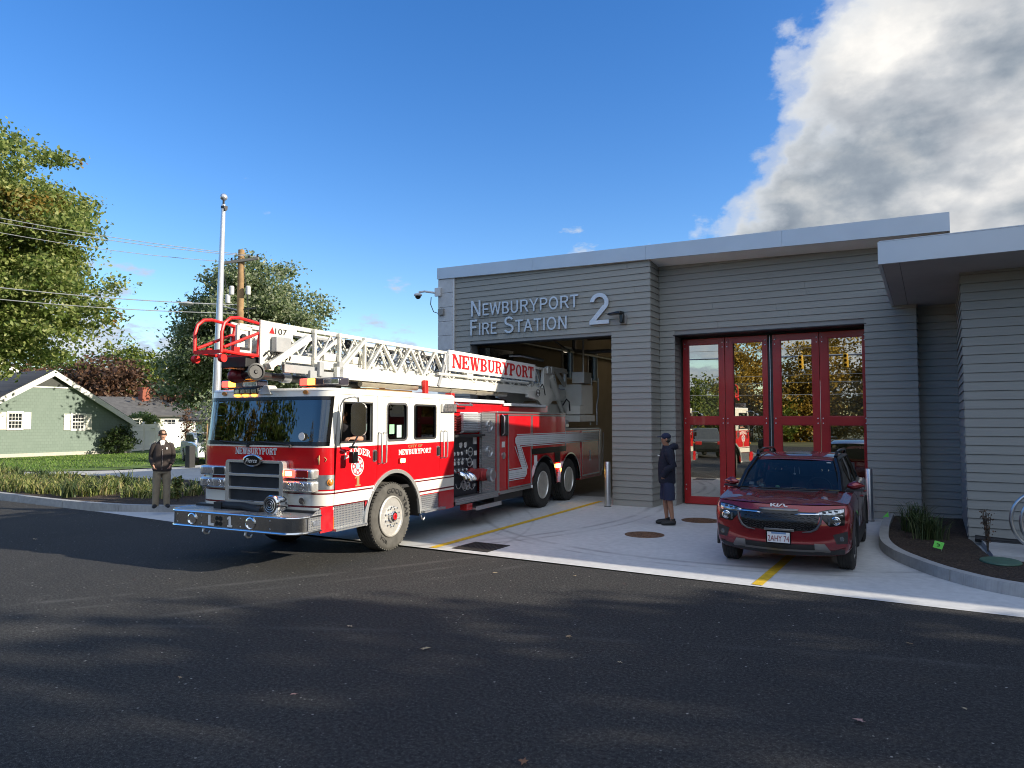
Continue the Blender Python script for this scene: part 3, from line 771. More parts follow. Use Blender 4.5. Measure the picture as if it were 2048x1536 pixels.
# red four-leaf folding door of the closed bay
LEAF = [(-5.33,-4.315,-5.185,-4.45),(-4.305,-3.325,-4.125,-3.435),(-3.215,-2.215,-3.04,-2.36),(-2.205,-1.245,-2.03,-1.335)]
for i,(a,b,ga,gb) in enumerate(LEAF):
    mb = MB(); H = 4.03
    mb.plate([[(a,0.02),(b,0.02),(b,H),(a,H)],[(ga,.19),(ga,1.94),(gb,1.94),(gb,.19)],[(ga,2.13),(ga,3.89),(gb,3.89),(gb,2.13)]], (0,17.25,0), X1, (0,0,1), .06)
    dl = mb.build('door_leaf', M['red_door'], FS, smooth=0, bevel=.006)
    for z0,z1 in ((.19,1.94),(2.13,3.89)):
        mb = MB(); t_ = math.tan(math.radians((-2.2,3.5,0,0)[i]))*(gb-ga)/2; mb.hexa([(ga-.004,17.225+t_,z0-.004),(gb+.004,17.225-t_,z0-.004),(gb+.004,17.235-t_,z0-.004),(ga-.004,17.235+t_,z0-.004),(ga-.004,17.225+t_,z1+.004),(gb+.004,17.225-t_,z1+.004),(gb+.004,17.235-t_,z1+.004),(ga-.004,17.235+t_,z1+.004)]); mb.build('pane', M['door_glass'], dl, origin=FS.location, smooth=0)
        mb = MB(); mb.plate([[(ga,z0),(gb,z0),(gb,z1),(ga,z1)],[(ga+.014,z0+.014),(ga+.014,z1-.014),(gb-.014,z1-.014),(gb-.014,z0+.014)]], (0,17.212,0), X1, (0,0,1), .012); mb.build('glazing_bead', M['red_door'], dl, origin=FS.location, smooth=0)
    mb = MB()
    for z in (.42,2.03,3.86):
        for x in ((a+.05,b-.05)):
            for dz in (-.055,.055): mb.sphere((x,17.187,z+dz), (.017,.008,.017), 8, 6)
    mb.build('hinge_bolts', M['steel'], dl, origin=FS.location)
    for z in (.42,2.03,3.86):
        xh = b-.09 if i in (0,2) else a+.01
        mb = MB(); mb.box(xh,17.183,z-.10,xh+.08,17.189,z+.10); mb.build('hinge_plate', M['red_door'], dl, origin=FS.location, smooth=0)
mb = MB(); mb.box(-3.322,17.20,.02,-3.285,17.24,4.02); mb.box(-3.255,17.20,.02,-3.218,17.24,4.02); mb.build('door_gasket', M['black'], FS, smooth=0)
mb = MB(); mb.box(-3.284,17.215,.02,-3.270,17.235,4.02); mb.build('gasket_strip', M['steel'], FS, smooth=0)
mb = MB(); mb.box(-5.39,17.26,4.02,-1.22,17.45,4.085); mb.build('door_head', M['black'], FS, smooth=0)

# wall lamp beside the numeral
o = thing('wall_lamp', 'black wall lamp with a flat head on the siding right of the numeral 2', 'wall lamp', (-6.43,16.02,4.43), world=True)
mb = MB(); mb.box(-6.50,15.985,4.36,-6.33,16.03,4.57); mb.build('mount', M['corner'], o, bevel=.008)
mb = MB(); mb.box(-6.47,15.88,4.38,-6.37,15.985,4.60); mb.build('arm', M['black_gloss'], o, bevel=.02)
mb = MB(); mb.hexa([(-6.76,15.80,4.575),(-6.40,15.78,4.59),(-6.36,15.98,4.59),(-6.74,15.97,4.575),(-6.75,15.81,4.63),(-6.42,15.79,4.665),(-6.37,15.97,4.665),(-6.73,15.96,4.63)]); mb.build('head', M['black_gloss'], o, bevel=.025)
# security camera on the end pier
o = thing('security_camera', 'white dome security camera on a bracket at the end pier', 'camera', (-11.95,15.95,5.55), world=True)
mb = MB(); mb.box(-12.02,15.90,5.52,-11.82,15.975,5.76); mb.build('mount_box', M['fascia_white'], o, bevel=.01)
mb = MB(); mb.tube([(-12.0,15.9,5.62),(-12.25,15.75,5.66),(-12.40,15.68,5.64)], .03, 8); mb.build('arm', M['fascia_white'], o)
mb = MB(); mb.lathe([(.02,.06),(.10,.035),(.118,0),(.11,-.025)], (-12.42,15.67,5.56), (0,0,1), 18); mb.build('housing', M['fascia_white'], o)
mb = MB(); mb.lathe([(.085,-.025),(.078,-.07),(.04,-.11),(.001,-.118)], (-12.42,15.67,5.56), (0,0,1), 16); mb.build('dome', M['black_gloss'], o)
mb = MB(); mb.tube([(-12.10,15.86,5.5),(-12.12,15.86,5.3),(-12.02,15.87,5.08),(-11.86,15.93,5.02)], .012, 6); mb.build('cable', M['black'], o)
mb = MB(); mb.box(-11.90,15.9,4.98,-11.72,15.978,5.16); mb.build('junction_box', M['corner'], o, bevel=.008)

# bollards
def bollard(x, y, label):
    o = thing('bollard', label, 'bollard', (x,y,0), group='steel bollards beside the bay doors')
    mb = MB(); mb.lathe([(.070,.0),(.070,1.04),(.064,1.055),(.001,1.06)], (0,0,.004), (0,0,1), 28); mb.build('post', M['steel'], o)
    mb = MB(); mb.lathe([(.085,.0),(.085,.012),(.071,.016)], (0,0,.004), (0,0,1), 28); mb.build('collar', M['dark_metal'], o)
bollard(-6.73,15.72,'steel bollard beside the open bay and the rear of the fire truck')
bollard(-1.2,16.2,'steel bollard behind the red car at the right door jamb')
# manhole covers and drain
def manhole(x, y, r, label, seed):
    mb = MB(); mb.lathe([(r*1.06,.002),(r*1.06,.010),(r*1.0,.012),(r*.99,.006),(r*.97,.012),(.001,.013)], (x,y,0), (0,0,1), 40)
    rr = random.Random(seed)
    for i in range(7):
        for j in range(7):
            px, py = (i-3)*r*.24, (j-3)*r*.24
            if px*px+py*py < (r*.86)**2: mb.box(x+px-r*.08,y+py-r*.05,.012,x+px+r*.08,y+py+r*.05,.018)
    o = mb.build('manhole_cover', M['rust'], origin=(x,y,0), smooth=30); tag(o, label, 'manhole cover', 'rusty manhole covers')
manhole(-4.52,12.2,.33,'rusty manhole cover nearest the asphalt edge, between truck and car',1)
manhole(-4.17,14.5,.36,'rusty manhole cover behind the man in shorts, near the red door',2)
mb = MB(); mb.plate([[(-.34,-.34),(.34,-.34),(.34,.34),(-.34,.34)],[(-.29,-.29),(-.29,.29),(.29,.29),(.29,-.29)]], (-6.35,9.68,.004), X1, X2, .008)
for i in range(9): mb.box(-6.35-.285+i*.066,9.39,.002,-6.35-.285+i*.066+.034,9.97,.010)
mb.box(-6.64,9.39,.0045,-6.06,9.97,.0055)
o = mb.build('drain_grate', M['grate'], origin=(-6.35,9.68,0), smooth=0); tag(o, 'black square iron drain grate in the concrete by the truck wheel', 'drain')
# ------------------------------------------------------------------ fire truck (local axes: x to the rear, y into the truck, z up)
TX, TY, TA = -7.37, 8.65, math.radians(95.2)
FT = thing('fire_truck', 'red and white ladder fire truck pulling out of the open bay', 'fire truck', (TX,TY,0), TA)
def paint(name, split=True):
    k = NT(name); sx = k.node('ShaderNodeSeparateXYZ'); k.link(k.coord(), sx.inputs[0]); z = sx.outputs[2]
    n = k.noise(2.5, detail=5)
    red = k.mix(k.math('MULTIPLY', n, .3), (.56,.006,.012), (.44,.006,.010))
    if split:
        white = (.80,.78,.70); maroon = (.13,.006,.010)
        st = [(0,0),(.80,1),(.835,2),(.862,1),(1.015,2),(1.037,1),(1.062,0),(1.665,1)]
        col = red; cols = {0:red,1:white,2:maroon}
        for zz,c in st[1:]:
            col = k.mix(k.math('GREATER_THAN', z, zz), col, cols[c])
    else: col = red
    # faint road film near the bottom edges, as a stain that belongs to the paint
    dirt = k.math('MULTIPLY', k.math('SUBTRACT', 1.0, k.math('MINIMUM', k.math('MULTIPLY', z, 1.1), 1.0)), k.ramp(k.noise(7,detail=6),[(.4,(0,0,0)),(.7,(.5,.5,.5))]))
    col = k.mix(dirt, col, (.20,.16,.13))
    k.set(Base_Color=col, Roughness=k.ramp(k.noise(5,detail=5),[(.3,(.16,)*3),(.7,(.26,)*3)]), Coat_Weight=.6, Coat_Roughness=.04); return k.m
M['cab'] = paint('cab_paint'); M['tred'] = paint('truck_red', False)
M['twhite'] = mat('ladder_white', (.64,.63,.57), .38, var=.06, scale=3, coat=.2)
M['tgrey'] = mat('ladder_grey', (.32,.33,.34), .5, var=.1)
M['tip_red'] = mat('tip_red_paint', (.62,.014,.012), .4, var=.1)
def tread(name, sc=1):
    k = NT(name); c = k.coord()
    # raised diamond bars: two crossed wave patterns
    sx = k.node('ShaderNodeSeparateXYZ'); k.link(c, sx.inputs[0])
    a = k.math('ADD', sx.outputs[0], sx.outputs[1]); 
    p = k.math('MULTIPLY', k.math('ADD', a, sx.outputs[2]), 95*sc); q = k.math('MULTIPLY', k.math('SUBTRACT', a, sx.outputs[2]), 95*sc)
    p2 = k.math('ADD', k.math('MULTIPLY', sx.outputs[0], 95*sc), k.math('MULTIPLY', sx.outputs[1], 60*sc))
    h = k.math('MULTIPLY', k.math('SINE', p), k.math('SINE', q))
    m = k.math('GREATER_THAN', h, .35)
    k.set(Base_Color=k.mix(m,(.40,.41,.42),(.78,.79,.80)), Metallic=1.0, Roughness=k.mix(m,(.5,)*3,(.22,)*3))
    k.bump(m, .6, .004); return k.m
M['tread'] = tread('diamond_plate')
M['tyre'] = mat('tyre_rubber', (.035,.034,.032), .85, var=.35, scale=7, bump=.15, bscale=90)
M['tyre_side'] = mat('tyre_sidewall', (.082,.079,.072), .9, var=.28, scale=6)
M['rim'] = mat('polished_rim', (.72,.70,.65), .36, metal=.65, var=.1, scale=9)
M['cab_dark'] = mat('cab_lining', (.020,.020,.022), .8, var=.2)
M['wsglass'] = glass('windscreen_glass', (.34,.40,.40,1), .07, 1.3, .0, (.75,.85,.95,1))
M['sideglass'] = glass('side_window_glass', (.10,.12,.12,1), .02, .9)
M['lamp_clear'] = mat('clear_lamp', (.62,.64,.66), .08, metal=.8, var=.3, scale=25)
M['lamp_red_off'] = mat('red_lens', (.30,.01,.01), .12, var=.2, coat=.4)
M['lamp_amber'] = emit('amber_lamp_lit', (1,.34,.03,1), 6)
M['lamp_red'] = emit('red_lamp_lit', (1,.03,.02,1), 5)
M['lamp_hot'] = emit('lamp_core_lit', (1,.62,.12,1), 14)
M['gold'] = mat('gold_leaf', (.70,.52,.24), .3, metal=.6, var=.1)
M['silverleaf'] = mat('silver_stripe', (.70,.71,.73), .4, metal=.08, var=.06)
M['decal_white'] = mat('decal_white', (.80,.79,.76), .4, var=.03)
M['decal_red'] = mat('decal_red', (.56,.010,.015), .4, var=.05)
M['decal_black'] = mat('decal_black', (.012,.012,.012), .4)
M['pump_black'] = mat('pump_panel_black', (.014,.017,.026), .35, var=.3)
M['hose_red'] = mat('hose_red', (.30,.03,.03), .7, var=.3)
M['wood'] = mat('stretcher_wood', (.50,.30,.14), .6, var=.2)
AX, AZ = (1,0,0), (0,0,1)       # left side of the truck
FX = (0,-1,0)                   # front of the truck (seen from ahead)
CW = 2.42
def plan(rk=0.0, t0=0, grow=0.0):
    P = []
    for i in range(9):
        t = math.radians(90*i/8)
        if math.degrees(t) < t0-.01: continue
        P.append((-1.36-.20*math.sin(t)+rk-grow*math.sin(t), .30*(1-math.cos(t))-grow*math.cos(t)))
    for i in range(1,13):
        v = .30+1.82*i/13; P.append((-1.56-.045*(1-((v-1.21)/.91)**2)+rk-grow, v))
    for i in range(8,-1,-1):
        t = math.radians(90*i/8)
        if math.degrees(t) < t0-.01: continue
        P.append((-1.36-.20*math.sin(t)+rk-grow*math.sin(t), CW-.30*(1-math.cos(t))+grow*math.cos(t)))
    return P
rake = lambda z: 0 if z < 1.68 else .10*(z-1.68)/.74
AC = (.10,.50,.76)
def arcpts(u0, u1, n=14, r=None):
    cu, cz, R0 = AC; R0 = r or R0; L = []
    for i in range(n+1):
        u = u0+(u1-u0)*i/n; L.append((u, cz+math.sqrt(max(0,R0*R0-(u-cu)**2))))
    return L
def cab():
    # shell: front, corners, roof, rear and far side are one painted body
    mb = MB()
    zs = [.51,.7,.8,.835,.862,1.015,1.037,1.062,1.3,1.5,1.665,1.70]
    mb.grid([[ (u,v,z) for u,v in plan(rake(z))] for z in zs])
    for zz in ((2.375,2.42),(2.42,2.47),):
        mb.grid([[ (u,v,z) for u,v in plan(rake(z))] for z in zz])
    # pillars beside the windscreen
    for z0,z1 in ((1.70,1.93),(1.93,2.16),(2.16,2.375)):
        a = plan(rake(z0)); b = plan(rake(z1))
        for s in (range(0,3), range(len(a)-3,len(a))):
            s = list(s)
            mb.grid([[(*a[i],z0) for i in s],[(*b[i],z1) for i in s]])
    # roof with a rounded edge
    rows = []
    for d,z in ((0,2.47),(.012,2.492),(.035,2.505),(.08,2.51)):
        p = plan(rake(2.42)+d, 0); q = [(u, min(max(v,d),CW-d)) for u,v in p]
        rows.append([(u,v,z) for u,v in q]+[(1.96-d,CW-d,z),(1.96-d,d,z)])
    mb.grid(rows, closed_u=True); mb.add(rows[-1], [tuple(range(len(rows[-1])))])
    mb.grid([[ (1.96,0,2.42),(1.96,CW,2.42)],[(1.96,0,2.47),(1.96,CW,2.47)]])
    mb.add([(-1.26,0,2.42),(1.96,0,2.42),(1.96,0,2.47),(-1.26,0,2.47)],[(0,1,2,3)])
    mb.add([(-1.26,CW,2.42),(1.96,CW,2.42),(1.96,CW,2.47),(-1.26,CW,2.47)],[(0,1,2,3)])
    mb.plate([[(.03,.47),(CW-.03,.47),(CW-.03,2.42),(.03,2.42)]], (1.955,0,0), (0,1,0), AZ, -.03)
    o = mb.build('cab_body', M['cab'], FT, smooth=35)
    # far side
    mb = MB(); mb.plate([[(-1.36,.84),(-.58,.84)]+arcpts(-.575,.80)+[(.81,.78),(1.95,.78),(1.95,2.42),(-1.27,2.42)],rrect(-1.15,1.74,-.5,2.3,.05),rrect(-.1,1.74,.43,2.3,.05),rrect(.64,1.74,1.32,2.3,.05)], (0,CW-.03,0), AX, AZ, -.03); mb.build('cab_side', M['cab'], FT, smooth=0)
    mb = MB(); mb.box(-1.2,CW-.05,1.70,1.4,CW-.042,2.34); mb.build('side_glass', M['sideglass'], FT, smooth=0)
    # near side: doors and fixed panels with narrow dark gaps
    W1 = [(-1.235,1.735),(-.505,1.735),(-.505,2.30),(-1.165,2.30)]
    fd = MB(); fd.plate([[(-1.352,.845),(-.585,.845)]+arcpts(-.58,-.369,8)+[(-.369,2.415),(-1.262,2.415)], W1], (0,.03,0), AX, AZ, .03)
    fdo = fd.build('front_door', M['cab'], FT, smooth=0)
    mp = MB(); mp.plate([arcpts(-.361,.497,16)+[(.497,2.415),(-.361,2.415)], rrect(-.125,1.725,.435,2.315,.07)], (0,.03,0), AX, AZ, .03); mp.build('side_panel', M['cab'], FT, smooth=0)
    rd = MB(); rd.plate([arcpts(.505,.81,8)+[(.815,.785),(1.445,.785),(1.445,2.415),(.505,2.415)], rrect(.645,1.735,1.325,2.305,.05)], (0,.03,0), AX, AZ, .03); rdo = rd.build('rear_door', M['cab'], FT, smooth=0)
    rp = MB(); rp.plate([[(1.453,.47),(1.955,.47),(1.955,2.415),(1.453,2.415)]], (0,.03,0), AX, AZ, .03); rp.build('rear_panel', M['cab'], FT, smooth=0)
    # glass and rubber frames
    mb = MB(); mb.plate([rrect(-.135,1.715,.445,2.325,.08),rrect(-.105,1.745,.415,2.295,.06)], (0,.0,0), AX, AZ, .012); mb.build('window_frame', M['steel'], FT)
    mb = MB(); mb.plate([rrect(.635,1.725,1.335,2.315,.06),rrect(.665,1.755,1.305,2.285,.04)], (0,.0,0), AX, AZ, .010); mb.build('window_frame', M['black'], rdo)
    mb = MB(); mb.plate([[(-1.25,1.72),(-.49,1.72),(-.49,2.315),(-1.175,2.315)],[(-1.225,1.745),(-1.155,2.29),(-.515,2.29),(-.515,1.745)]], (0,.0,0), AX, AZ, .010); mb.build('window_frame', M['black'], fdo)
    mb = MB(); mb.box(-.13,.016,1.72,.44,.022,2.32); mb.build('window_glass', M['sideglass'], FT, smooth=0)
    mb = MB(); mb.box(.64,.016,1.73,1.33,.022,2.31); mb.build('window_glass', M['sideglass'], rdo, smooth=0)
    mb = MB(); mb.box(-.03,.0125,1.83,.10,.0145,1.98); mb.build('window_sticker', mat('green_sticker',(.30,.62,.36),.5), FT, smooth=0)
    mb = MB(); mb.box(.17,.0125,1.77,.30,.0145,1.97); mb.build('window_sticker', mat('pale_sticker',(.40,.52,.50),.5), FT, smooth=0)
    mb = MB(); mb.box(-.02,.06,1.74,.06,.1,2.26); mb.build('coat_strap', M['decal_red'], FT, smooth=0)
    # windscreen
    t0 = 24
    mb = MB(); zz = [1.735,1.9,2.06,2.22,2.345]
    mb.grid([[ (u,v,z) for u,v in plan(rake(z),t0,-.006)] for z in zz]); ws = mb.build('windscreen', M['wsglass'], FT, smooth=60)
    mb = MB()
    for za,zb in ((1.69,1.745),(2.335,2.385)):
        mb.grid([[ (u,v,z) for u,v in plan(rake(z),t0-2,.006)] for z in (za,zb)])
    for z0,z1 in ((1.69,1.93),(1.93,2.16),(2.16,2.385)):
        a = plan(rake(z0),t0-2,.006); b = plan(rake(z1),t0-2,.006)
        for s in (range(0,2), range(len(a)-2,len(a))):
            s = list(s); mb.grid([[(*a[i],z0) for i in s],[(*b[i],z1) for i in s]])
    mb.build('windscreen_seal', M['black_gloss'], ws, smooth=60)
    mb = MB()
    for v0,v1 in ((.55,1.15),(1.35,1.95)):
        mb.tube([(-1.64,v0,1.70),(-1.61,(v0+v1)/2,1.72),(-1.60,v1,1.74)], .012, 6); mb.tube([(-1.64,v0,1.66),(-1.635,v0,1.70)], .02, 6)
    mb.build('wiper', M['black'], ws)
    # lining, seats, wheel seen through the glass
    mb = MB(); mb.box(-1.3,.06,.95,1.90,CW-.06,1.0); mb.box(1.88,.06,.95,1.94,CW-.06,2.40); mb.box(-1.42,.12,1.35,-1.0,CW-.12,1.64); mb.box(-1.2,.05,2.38,1.9,CW-.05,2.41)
    mb.box(-.2,.9,1.0,1.0,1.5,1.62)
    mb.build('cab_lining', M['cab_dark'], FT, smooth=0)
    mb = MB()
    for v in (.55,1.85):
        mb.box(-.75,v-.26,1.15,-.25,v+.26,1.42); mb.box(-.30,v-.26,1.40,-.14,v+.26,2.16)
    mb.build('seats', M['cab_dark'], FT, bevel=.05)
    mb = MB(); mb.tube([(-.98+.10*math.sin(a),.55+.24*math.cos(a),1.62+.20*math.sin(a)) for a in [2*PI*i/20 for i in range(20)]], .018, 6, closed=True); mb.bar((-.98,.55,1.62),(-1.15,.55,1.5),.03); mb.build('steering_wheel', M['black'], FT)
    # yellow coat hung behind the windscreen and stickers low on the glass
    mb = MB(); mb.hexa([(-1.05,.28,1.95),(-1.0,.46,1.95),(-.98,.46,1.95),(-1.03,.28,1.95),(-1.05,.26,2.25),(-1.0,.48,2.25),(-.98,.48,2.25),(-1.03,.26,2.25)]); mb.build('helmet_visor', mat('visor_yellow',(.6,.6,.12),.5), FT, smooth=0)
    mb = MB()
    mb.lathe([(.055,0),(.055,.004)], (-1.575,.40,1.82), (-1,0,0), 18); mb.build('round_sticker', M['decal_white'], ws)
    # brushed band round both front corners with an amber marker
    for far in (0,1):
        mb = MB()
        def mir(p): return (p[0], CW-p[1] if far else p[1], p[2])
        pl = [q for q in plan(0,0,.006) if q[1] < .36 and q[0] < -1.355 or (q[1] < .30)][:9]
        mb.grid([[mir((u,v,z)) for u,v in pl] for z in (1.085,1.15,1.22,1.285)]); b = mb.build('corner_band', M['steel'], FT, smooth=60)
        mb = MB(); c = mir((-1.425,.012,1.185)); dn = V((-.35,-1 if not far else 1,0)).normalized(); mb.lathe([(.05,0),(.05,.01),(.035,.015),(.03,.03),(.001,.04)], c, dn, 16); mb.build('marker_lamp', mat('amber_lens',(.55,.20,.03),.2,coat=.5), b)
    # lettering on cab
    mb = MB(); slab(mb, 'NEWBURYPORT', (-1.604,1.62,1.555), FX, AZ, .095, .80); mb.build('front_lettering', M['silverleaf'], FT, smooth=0)
    mb = MB(); wp = lambda x,y: (x, y+.055*(1-((x-.30)/.30)**2)-.02)
    slab(mb, 'LADDER', (-1.14,.0,1.505), AX, AZ, .10, .60, warp=wp); mb.build('ladder_lettering', M['decal_white'], fdo, smooth=0)
    mb = MB(); slab(mb, '1', (-.90,0,1.085), AX, AZ, .15, .13); mb.build('door_numeral', M['gold'], fdo, smooth=0)
    mb = MB(); slab(mb, 'CITY OF', (.47,0,1.60), AX, AZ, .042, .42); mb.build('city_lettering', M['gold'], FT, smooth=0)
    mb = MB(); slab(mb, 'NEWBURYPORT', (.20,0,1.49), AX, AZ, .085, .97); mb.build('side_lettering', M['decal_white'], FT, smooth=0)
    # round department badge
    mb = MB()
    mb.slot(0).lathe([(.145,0),(.145,.003)], (-.84,-.001,1.375), (0,-1,0), 28, 1.0)
    mb.slot(1).lathe([(.130,.0031),(.130,.0045)], (-.84,-.001,1.375), (0,-1,0), 28)
    for a in range(4):
        an = math.radians(45+90*a); mb.slot(0).lathe([(.032,.0046),(.032,.006)], (-.84+.085*math.cos(an),-.001,1.375+.085*math.sin(an)), (0,-1,0), 10)
        an = math.radians(90*a); mb.slot(0).lathe([(.022,.0046),(.022,.006)], (-.84+.095*math.cos(an),-.001,1.375+.095*math.sin(an)), (0,-1,0), 10)
    mb.slot(2).lathe([(.045,.0061),(.045,.0075)], (-.84,-.001,1.375), (0,-1,0), 18)
    mb.build('department_badge', [M['decal_white'],mat('badge_red',(.50,.06,.08),.4),mat('badge_blue',(.35,.55,.72),.4)], fdo, smooth=0)
    # scroll ornament on the front corner
    mb = MB()
    for s in (1,-1):
        mb.tube([(-1.515+.01*s-.012,.13-.0*s,1.50),(-1.50+.02*s,.115-.045*s,1.535),(-1.50+.03*s,.11-.07*s,1.50),(-1.50+.02*s,.11-.055*s,1.475)], .007, 5)
    mb.tube([(-1.525,.125,1.43),(-1.53,.125,1.50),(-1.525,.125,1.56)], [.003,.013,.003], 6)
    mb.build('scroll_ornament', M['gold'], FT)
    # handles, rails, lamps on the side
    for (u,par) in ((-.33,FT),(1.50,FT)):
        for du in (0,.12):
            mb = MB(); mb.tube([(u+du,-.005,1.86),(u+du,-.06,1.84),(u+du,-.065,1.6),(u+du,-.06,1.40),(u+du,-.005,1.38)], .014, 8); mb.build('grab_rail', M['steel'], par)
    for (u,par) in ((-.43,fdo),(1.40,rdo)):
        mb = MB(); mb.plate([rrect(u-.05,1.42,u+.05,1.60,.03)], (0,-.001,0), AX, AZ, .008); h = mb.build('handle_plate', M['steel'], par)
        mb = MB(); mb.plate([rrect(u-.035,1.44,u+.03,1.58,.02)], (0,-.0095,0), AX, AZ, .022); mb.build('door_handle', M['black'], par, bevel=.005)
    mb = MB(); mb.plate([rrect(.20,1.355,.36,1.445,.02)], (0,-.001,0), AX, AZ, .02); l = mb.build('marker_light', M['lamp_red_off'], FT)
    mb = MB(); mb.plate([rrect(.235,1.365,.355,1.435,.02)], (0,-.022,0), AX, AZ, .006); mb.build('lit_lens', M['lamp_hot'], l)
    mb = MB(); mb.plate([rrect(-.03,1.46,.03,1.55,.01)], (0,-.001,0), AX, AZ, .006); mb.plate([rrect(-.03,1.57,.03,1.61,.006)], (0,-.001,0), AX, AZ, .006); mb.build('vent_plates', M['tred'], FT)
    mb = MB(); mb.box(1.49,-.06,2.19,1.95,-.002,2.34); sl_ = mb.build('scene_light', M['steel'], FT, bevel=.01)
    mb = MB()
    for i in range(2):
        for j in range(4): mb.box(1.515+j*.108,-.068,2.205+i*.066,1.605+j*.108,-.061,2.258+i*.066)
    mb.build('lens', M['lamp_clear'], sl_, smooth=0)
    # mirror
    m = MB(); m.lathe([(.001,0)], (0,0,0), (0,0,1), 3)
    mb = MB(); mb.plate([rrect(-.105,-.235,.105,.235,.09,5)], (-1.20,-.31,2.06), (.45,-.89,0), AZ, .09); mo = mb.build('mirror', mat('mirror_shell',(.42,.43,.44),.12,metal=1), FT, bevel=.02)
    mb = MB(); mb.tube([(-1.13,-.01,2.36),(-1.16,-.14,2.38),(-1.19,-.27,2.36),(-1.19,-.28,2.28)], .014, 8); mb.tube([(-1.19,-.28,1.84),(-1.19,-.22,1.74),(-1.14,-.10,1.63),(-1.12,-.01,1.60)], .014, 8); mb.build('mirror_arm', M['chrome'], mo)
    mb = MB(); mb.sphere((-1.14,-.16,1.665),(.085,.07,.02),14,8); mb.box(-1.19,-.20,1.44,-1.08,-.12,1.60); mb.build('spot_mirror', M['black_gloss'], mo, bevel=.02)
    # steps
    for u0,u1 in ((-1.372,-.655),(.855,1.452)):
        mb = MB(); mb.plate([[(u0,.53),(u1,.53),(u1,.84 if u0 < 0 else .78),(u0,.84 if u0 < 0 else .78)]], (0,.034,0), AX, AZ, .02); mb.box(u0,-.06 if u0<0 else -.09,.50,u1+(.0 if u0<0 else .07),.05,.535)
        mb.build('step', M['tread'], FT, smooth=0)
    mb = MB(); mb.box(-1.365,.005,.53,-1.34,.03,.70); mb.build('reflector', mat('amber_reflector',(.7,.15,.02),.3), FT, smooth=0)
    # arch trim and dark wheel box
    mb = MB()
    A = [(AC[0]+r*math.cos(math.radians(a)),AC[1]+r*math.sin(math.radians(a))) for r,rng in ((.775,range(-2,183,7)),(.715,range(182,-3,-7))) for a in rng]
    mb.plate([A], (0,.028,0), AX, AZ, .046); mb.build('arch_trim', M['bright'], FT, smooth=30, bevel=.008)
    mb = MB(); n = 20
    mb.grid([[(AC[0]+.735*math.cos(PI*i/n), v, AC[1]-.05+.735*math.sin(PI*i/n)) for i in range(n+1)] for v in (.01,.55)])
    mb.add([(AC[0]+.735*math.cos(PI*i/n), .55, AC[1]-.05+.735*math.sin(PI*i/n)) for i in range(n+1)], [tuple(range(n+1))])
    mb.build('wheel_box', M['black'], FT, smooth=40)
    mb = MB(); mb.plate([[(-.66,.53),(-.60,.53),(-.56,.84),(-.62,.84)]], (0,.045,0), AX, AZ, .03); mb.build('arch_flap', M['decal_red'], FT, smooth=0)
    mb = MB(); mb.tube([(.84,-.02,.46),(.86,-.03,.40),(.90,-.03,.38),(.93,-.03,.42)], .012, 6); mb.build('tow_eye', M['steel'], FT)
    # roof front: brow lamps, air horn, light bars
    for v in (.42,2.0):
        mb = MB(); mb.lathe([(.03,0),(.03,.008)], (-1.485,v,2.445), (-1,0,0), 10, 1.6); mb.build('clearance_lamp', mat('lamp_orange',(.5,.22,.06),.3), FT)
    mb = MB(); mb.box(-1.52,1.30,2.43,-1.40,1.78,2.52); lp = mb.build('brow_lamp', M['dark_metal'], FT, bevel=.01)
    mb = MB()
    for i in range(4): mb.box(-1.526,1.33+i*.11,2.445,-1.521,1.42+i*.11,2.50)
    mb.build('lens', M['lamp_clear'], lp, smooth=0)
    for i in range(3):
        mb = MB(); mb.box(-1.535,1.33+i*.17,2.405,-1.50,1.41+i*.17,2.425); mb.build('clearance_lamp', M['lamp_amber'], FT, smooth=0)
    mb = MB(); mb.hexa([(-1.53,1.02,2.42),(-1.53,1.28,2.42),(-1.30,1.28,2.42),(-1.30,1.02,2.42),(-1.46,1.16,2.56),(-1.46,1.24,2.56),(-1.30,1.24,2.56),(-1.30,1.16,2.56)]); mb.build('ladder_bracket', M['twhite'], FT, bevel=.01)
    for far,(v0,v1) in enumerate(((.03,.80),(1.60,2.38))):
        mb = MB(); mb.box(-1.22,v0,2.545,-1.0,v1,2.665); bar = mb.build('light_bar', mat('lightbar_smoke',(.05,.045,.06),.1,coat=.6), FT, bevel=.025)
        mb = MB(); mb.box(-1.18,v0+.12,2.505,-1.04,v1-.12,2.545); mb.build('bar_foot', M['dark_metal'], bar, smooth=0)
        for i,(c,kk) in enumerate(((v1-.10,'lamp_red'),(v1-.24,'lamp_amber'))):
            mb = MB(); mb.box(-1.232,c-.075,2.56,-1.205,c+.06,2.652); mb.build('lit_lens', M[kk], bar, bevel=.008)
        mb = MB(); mb.box(-1.23,v0+.02,2.565,-1.205,v0+.30,2.645); mb.build('lens', M['lamp_clear'], bar, bevel=.008)
    # front: grille, lamps
    gx = -1.70
    mb = MB(); v0,v1,z0,z1 = .615,1.715,.85,1.475
    holes = [rrect(v0+.07,z0+.05+.192*i,v1-.07,z0+.05+.192*i+.155,.012) for i in range(3)]
    mir = lambda lp: [(-p[0],p[1]) for p in lp]
    mb.plate([mir(rrect(v0,z0,v1,z1,.05)[::-1])]+[mir(h[::-1]) for h in holes], (gx+.14,0,0), FX, AZ, .14)
    gr = mb.build('grille', M['bright'], FT, smooth=40, bevel=.012)
    mb = MB(); mb.box(gx+.035,v0+.05,z0+.03,gx+.05,v1-.05,z1-.03)
    for i in range(52): mb.box(gx+.03,v0+.06+i*.0185,z0+.04,gx+.036,v0+.068+i*.0185,z1-.04)
    mb.build('grille_mesh', mat('grille_mesh',(.060,.068,.080),.45,metal=.5), gr, smooth=0)
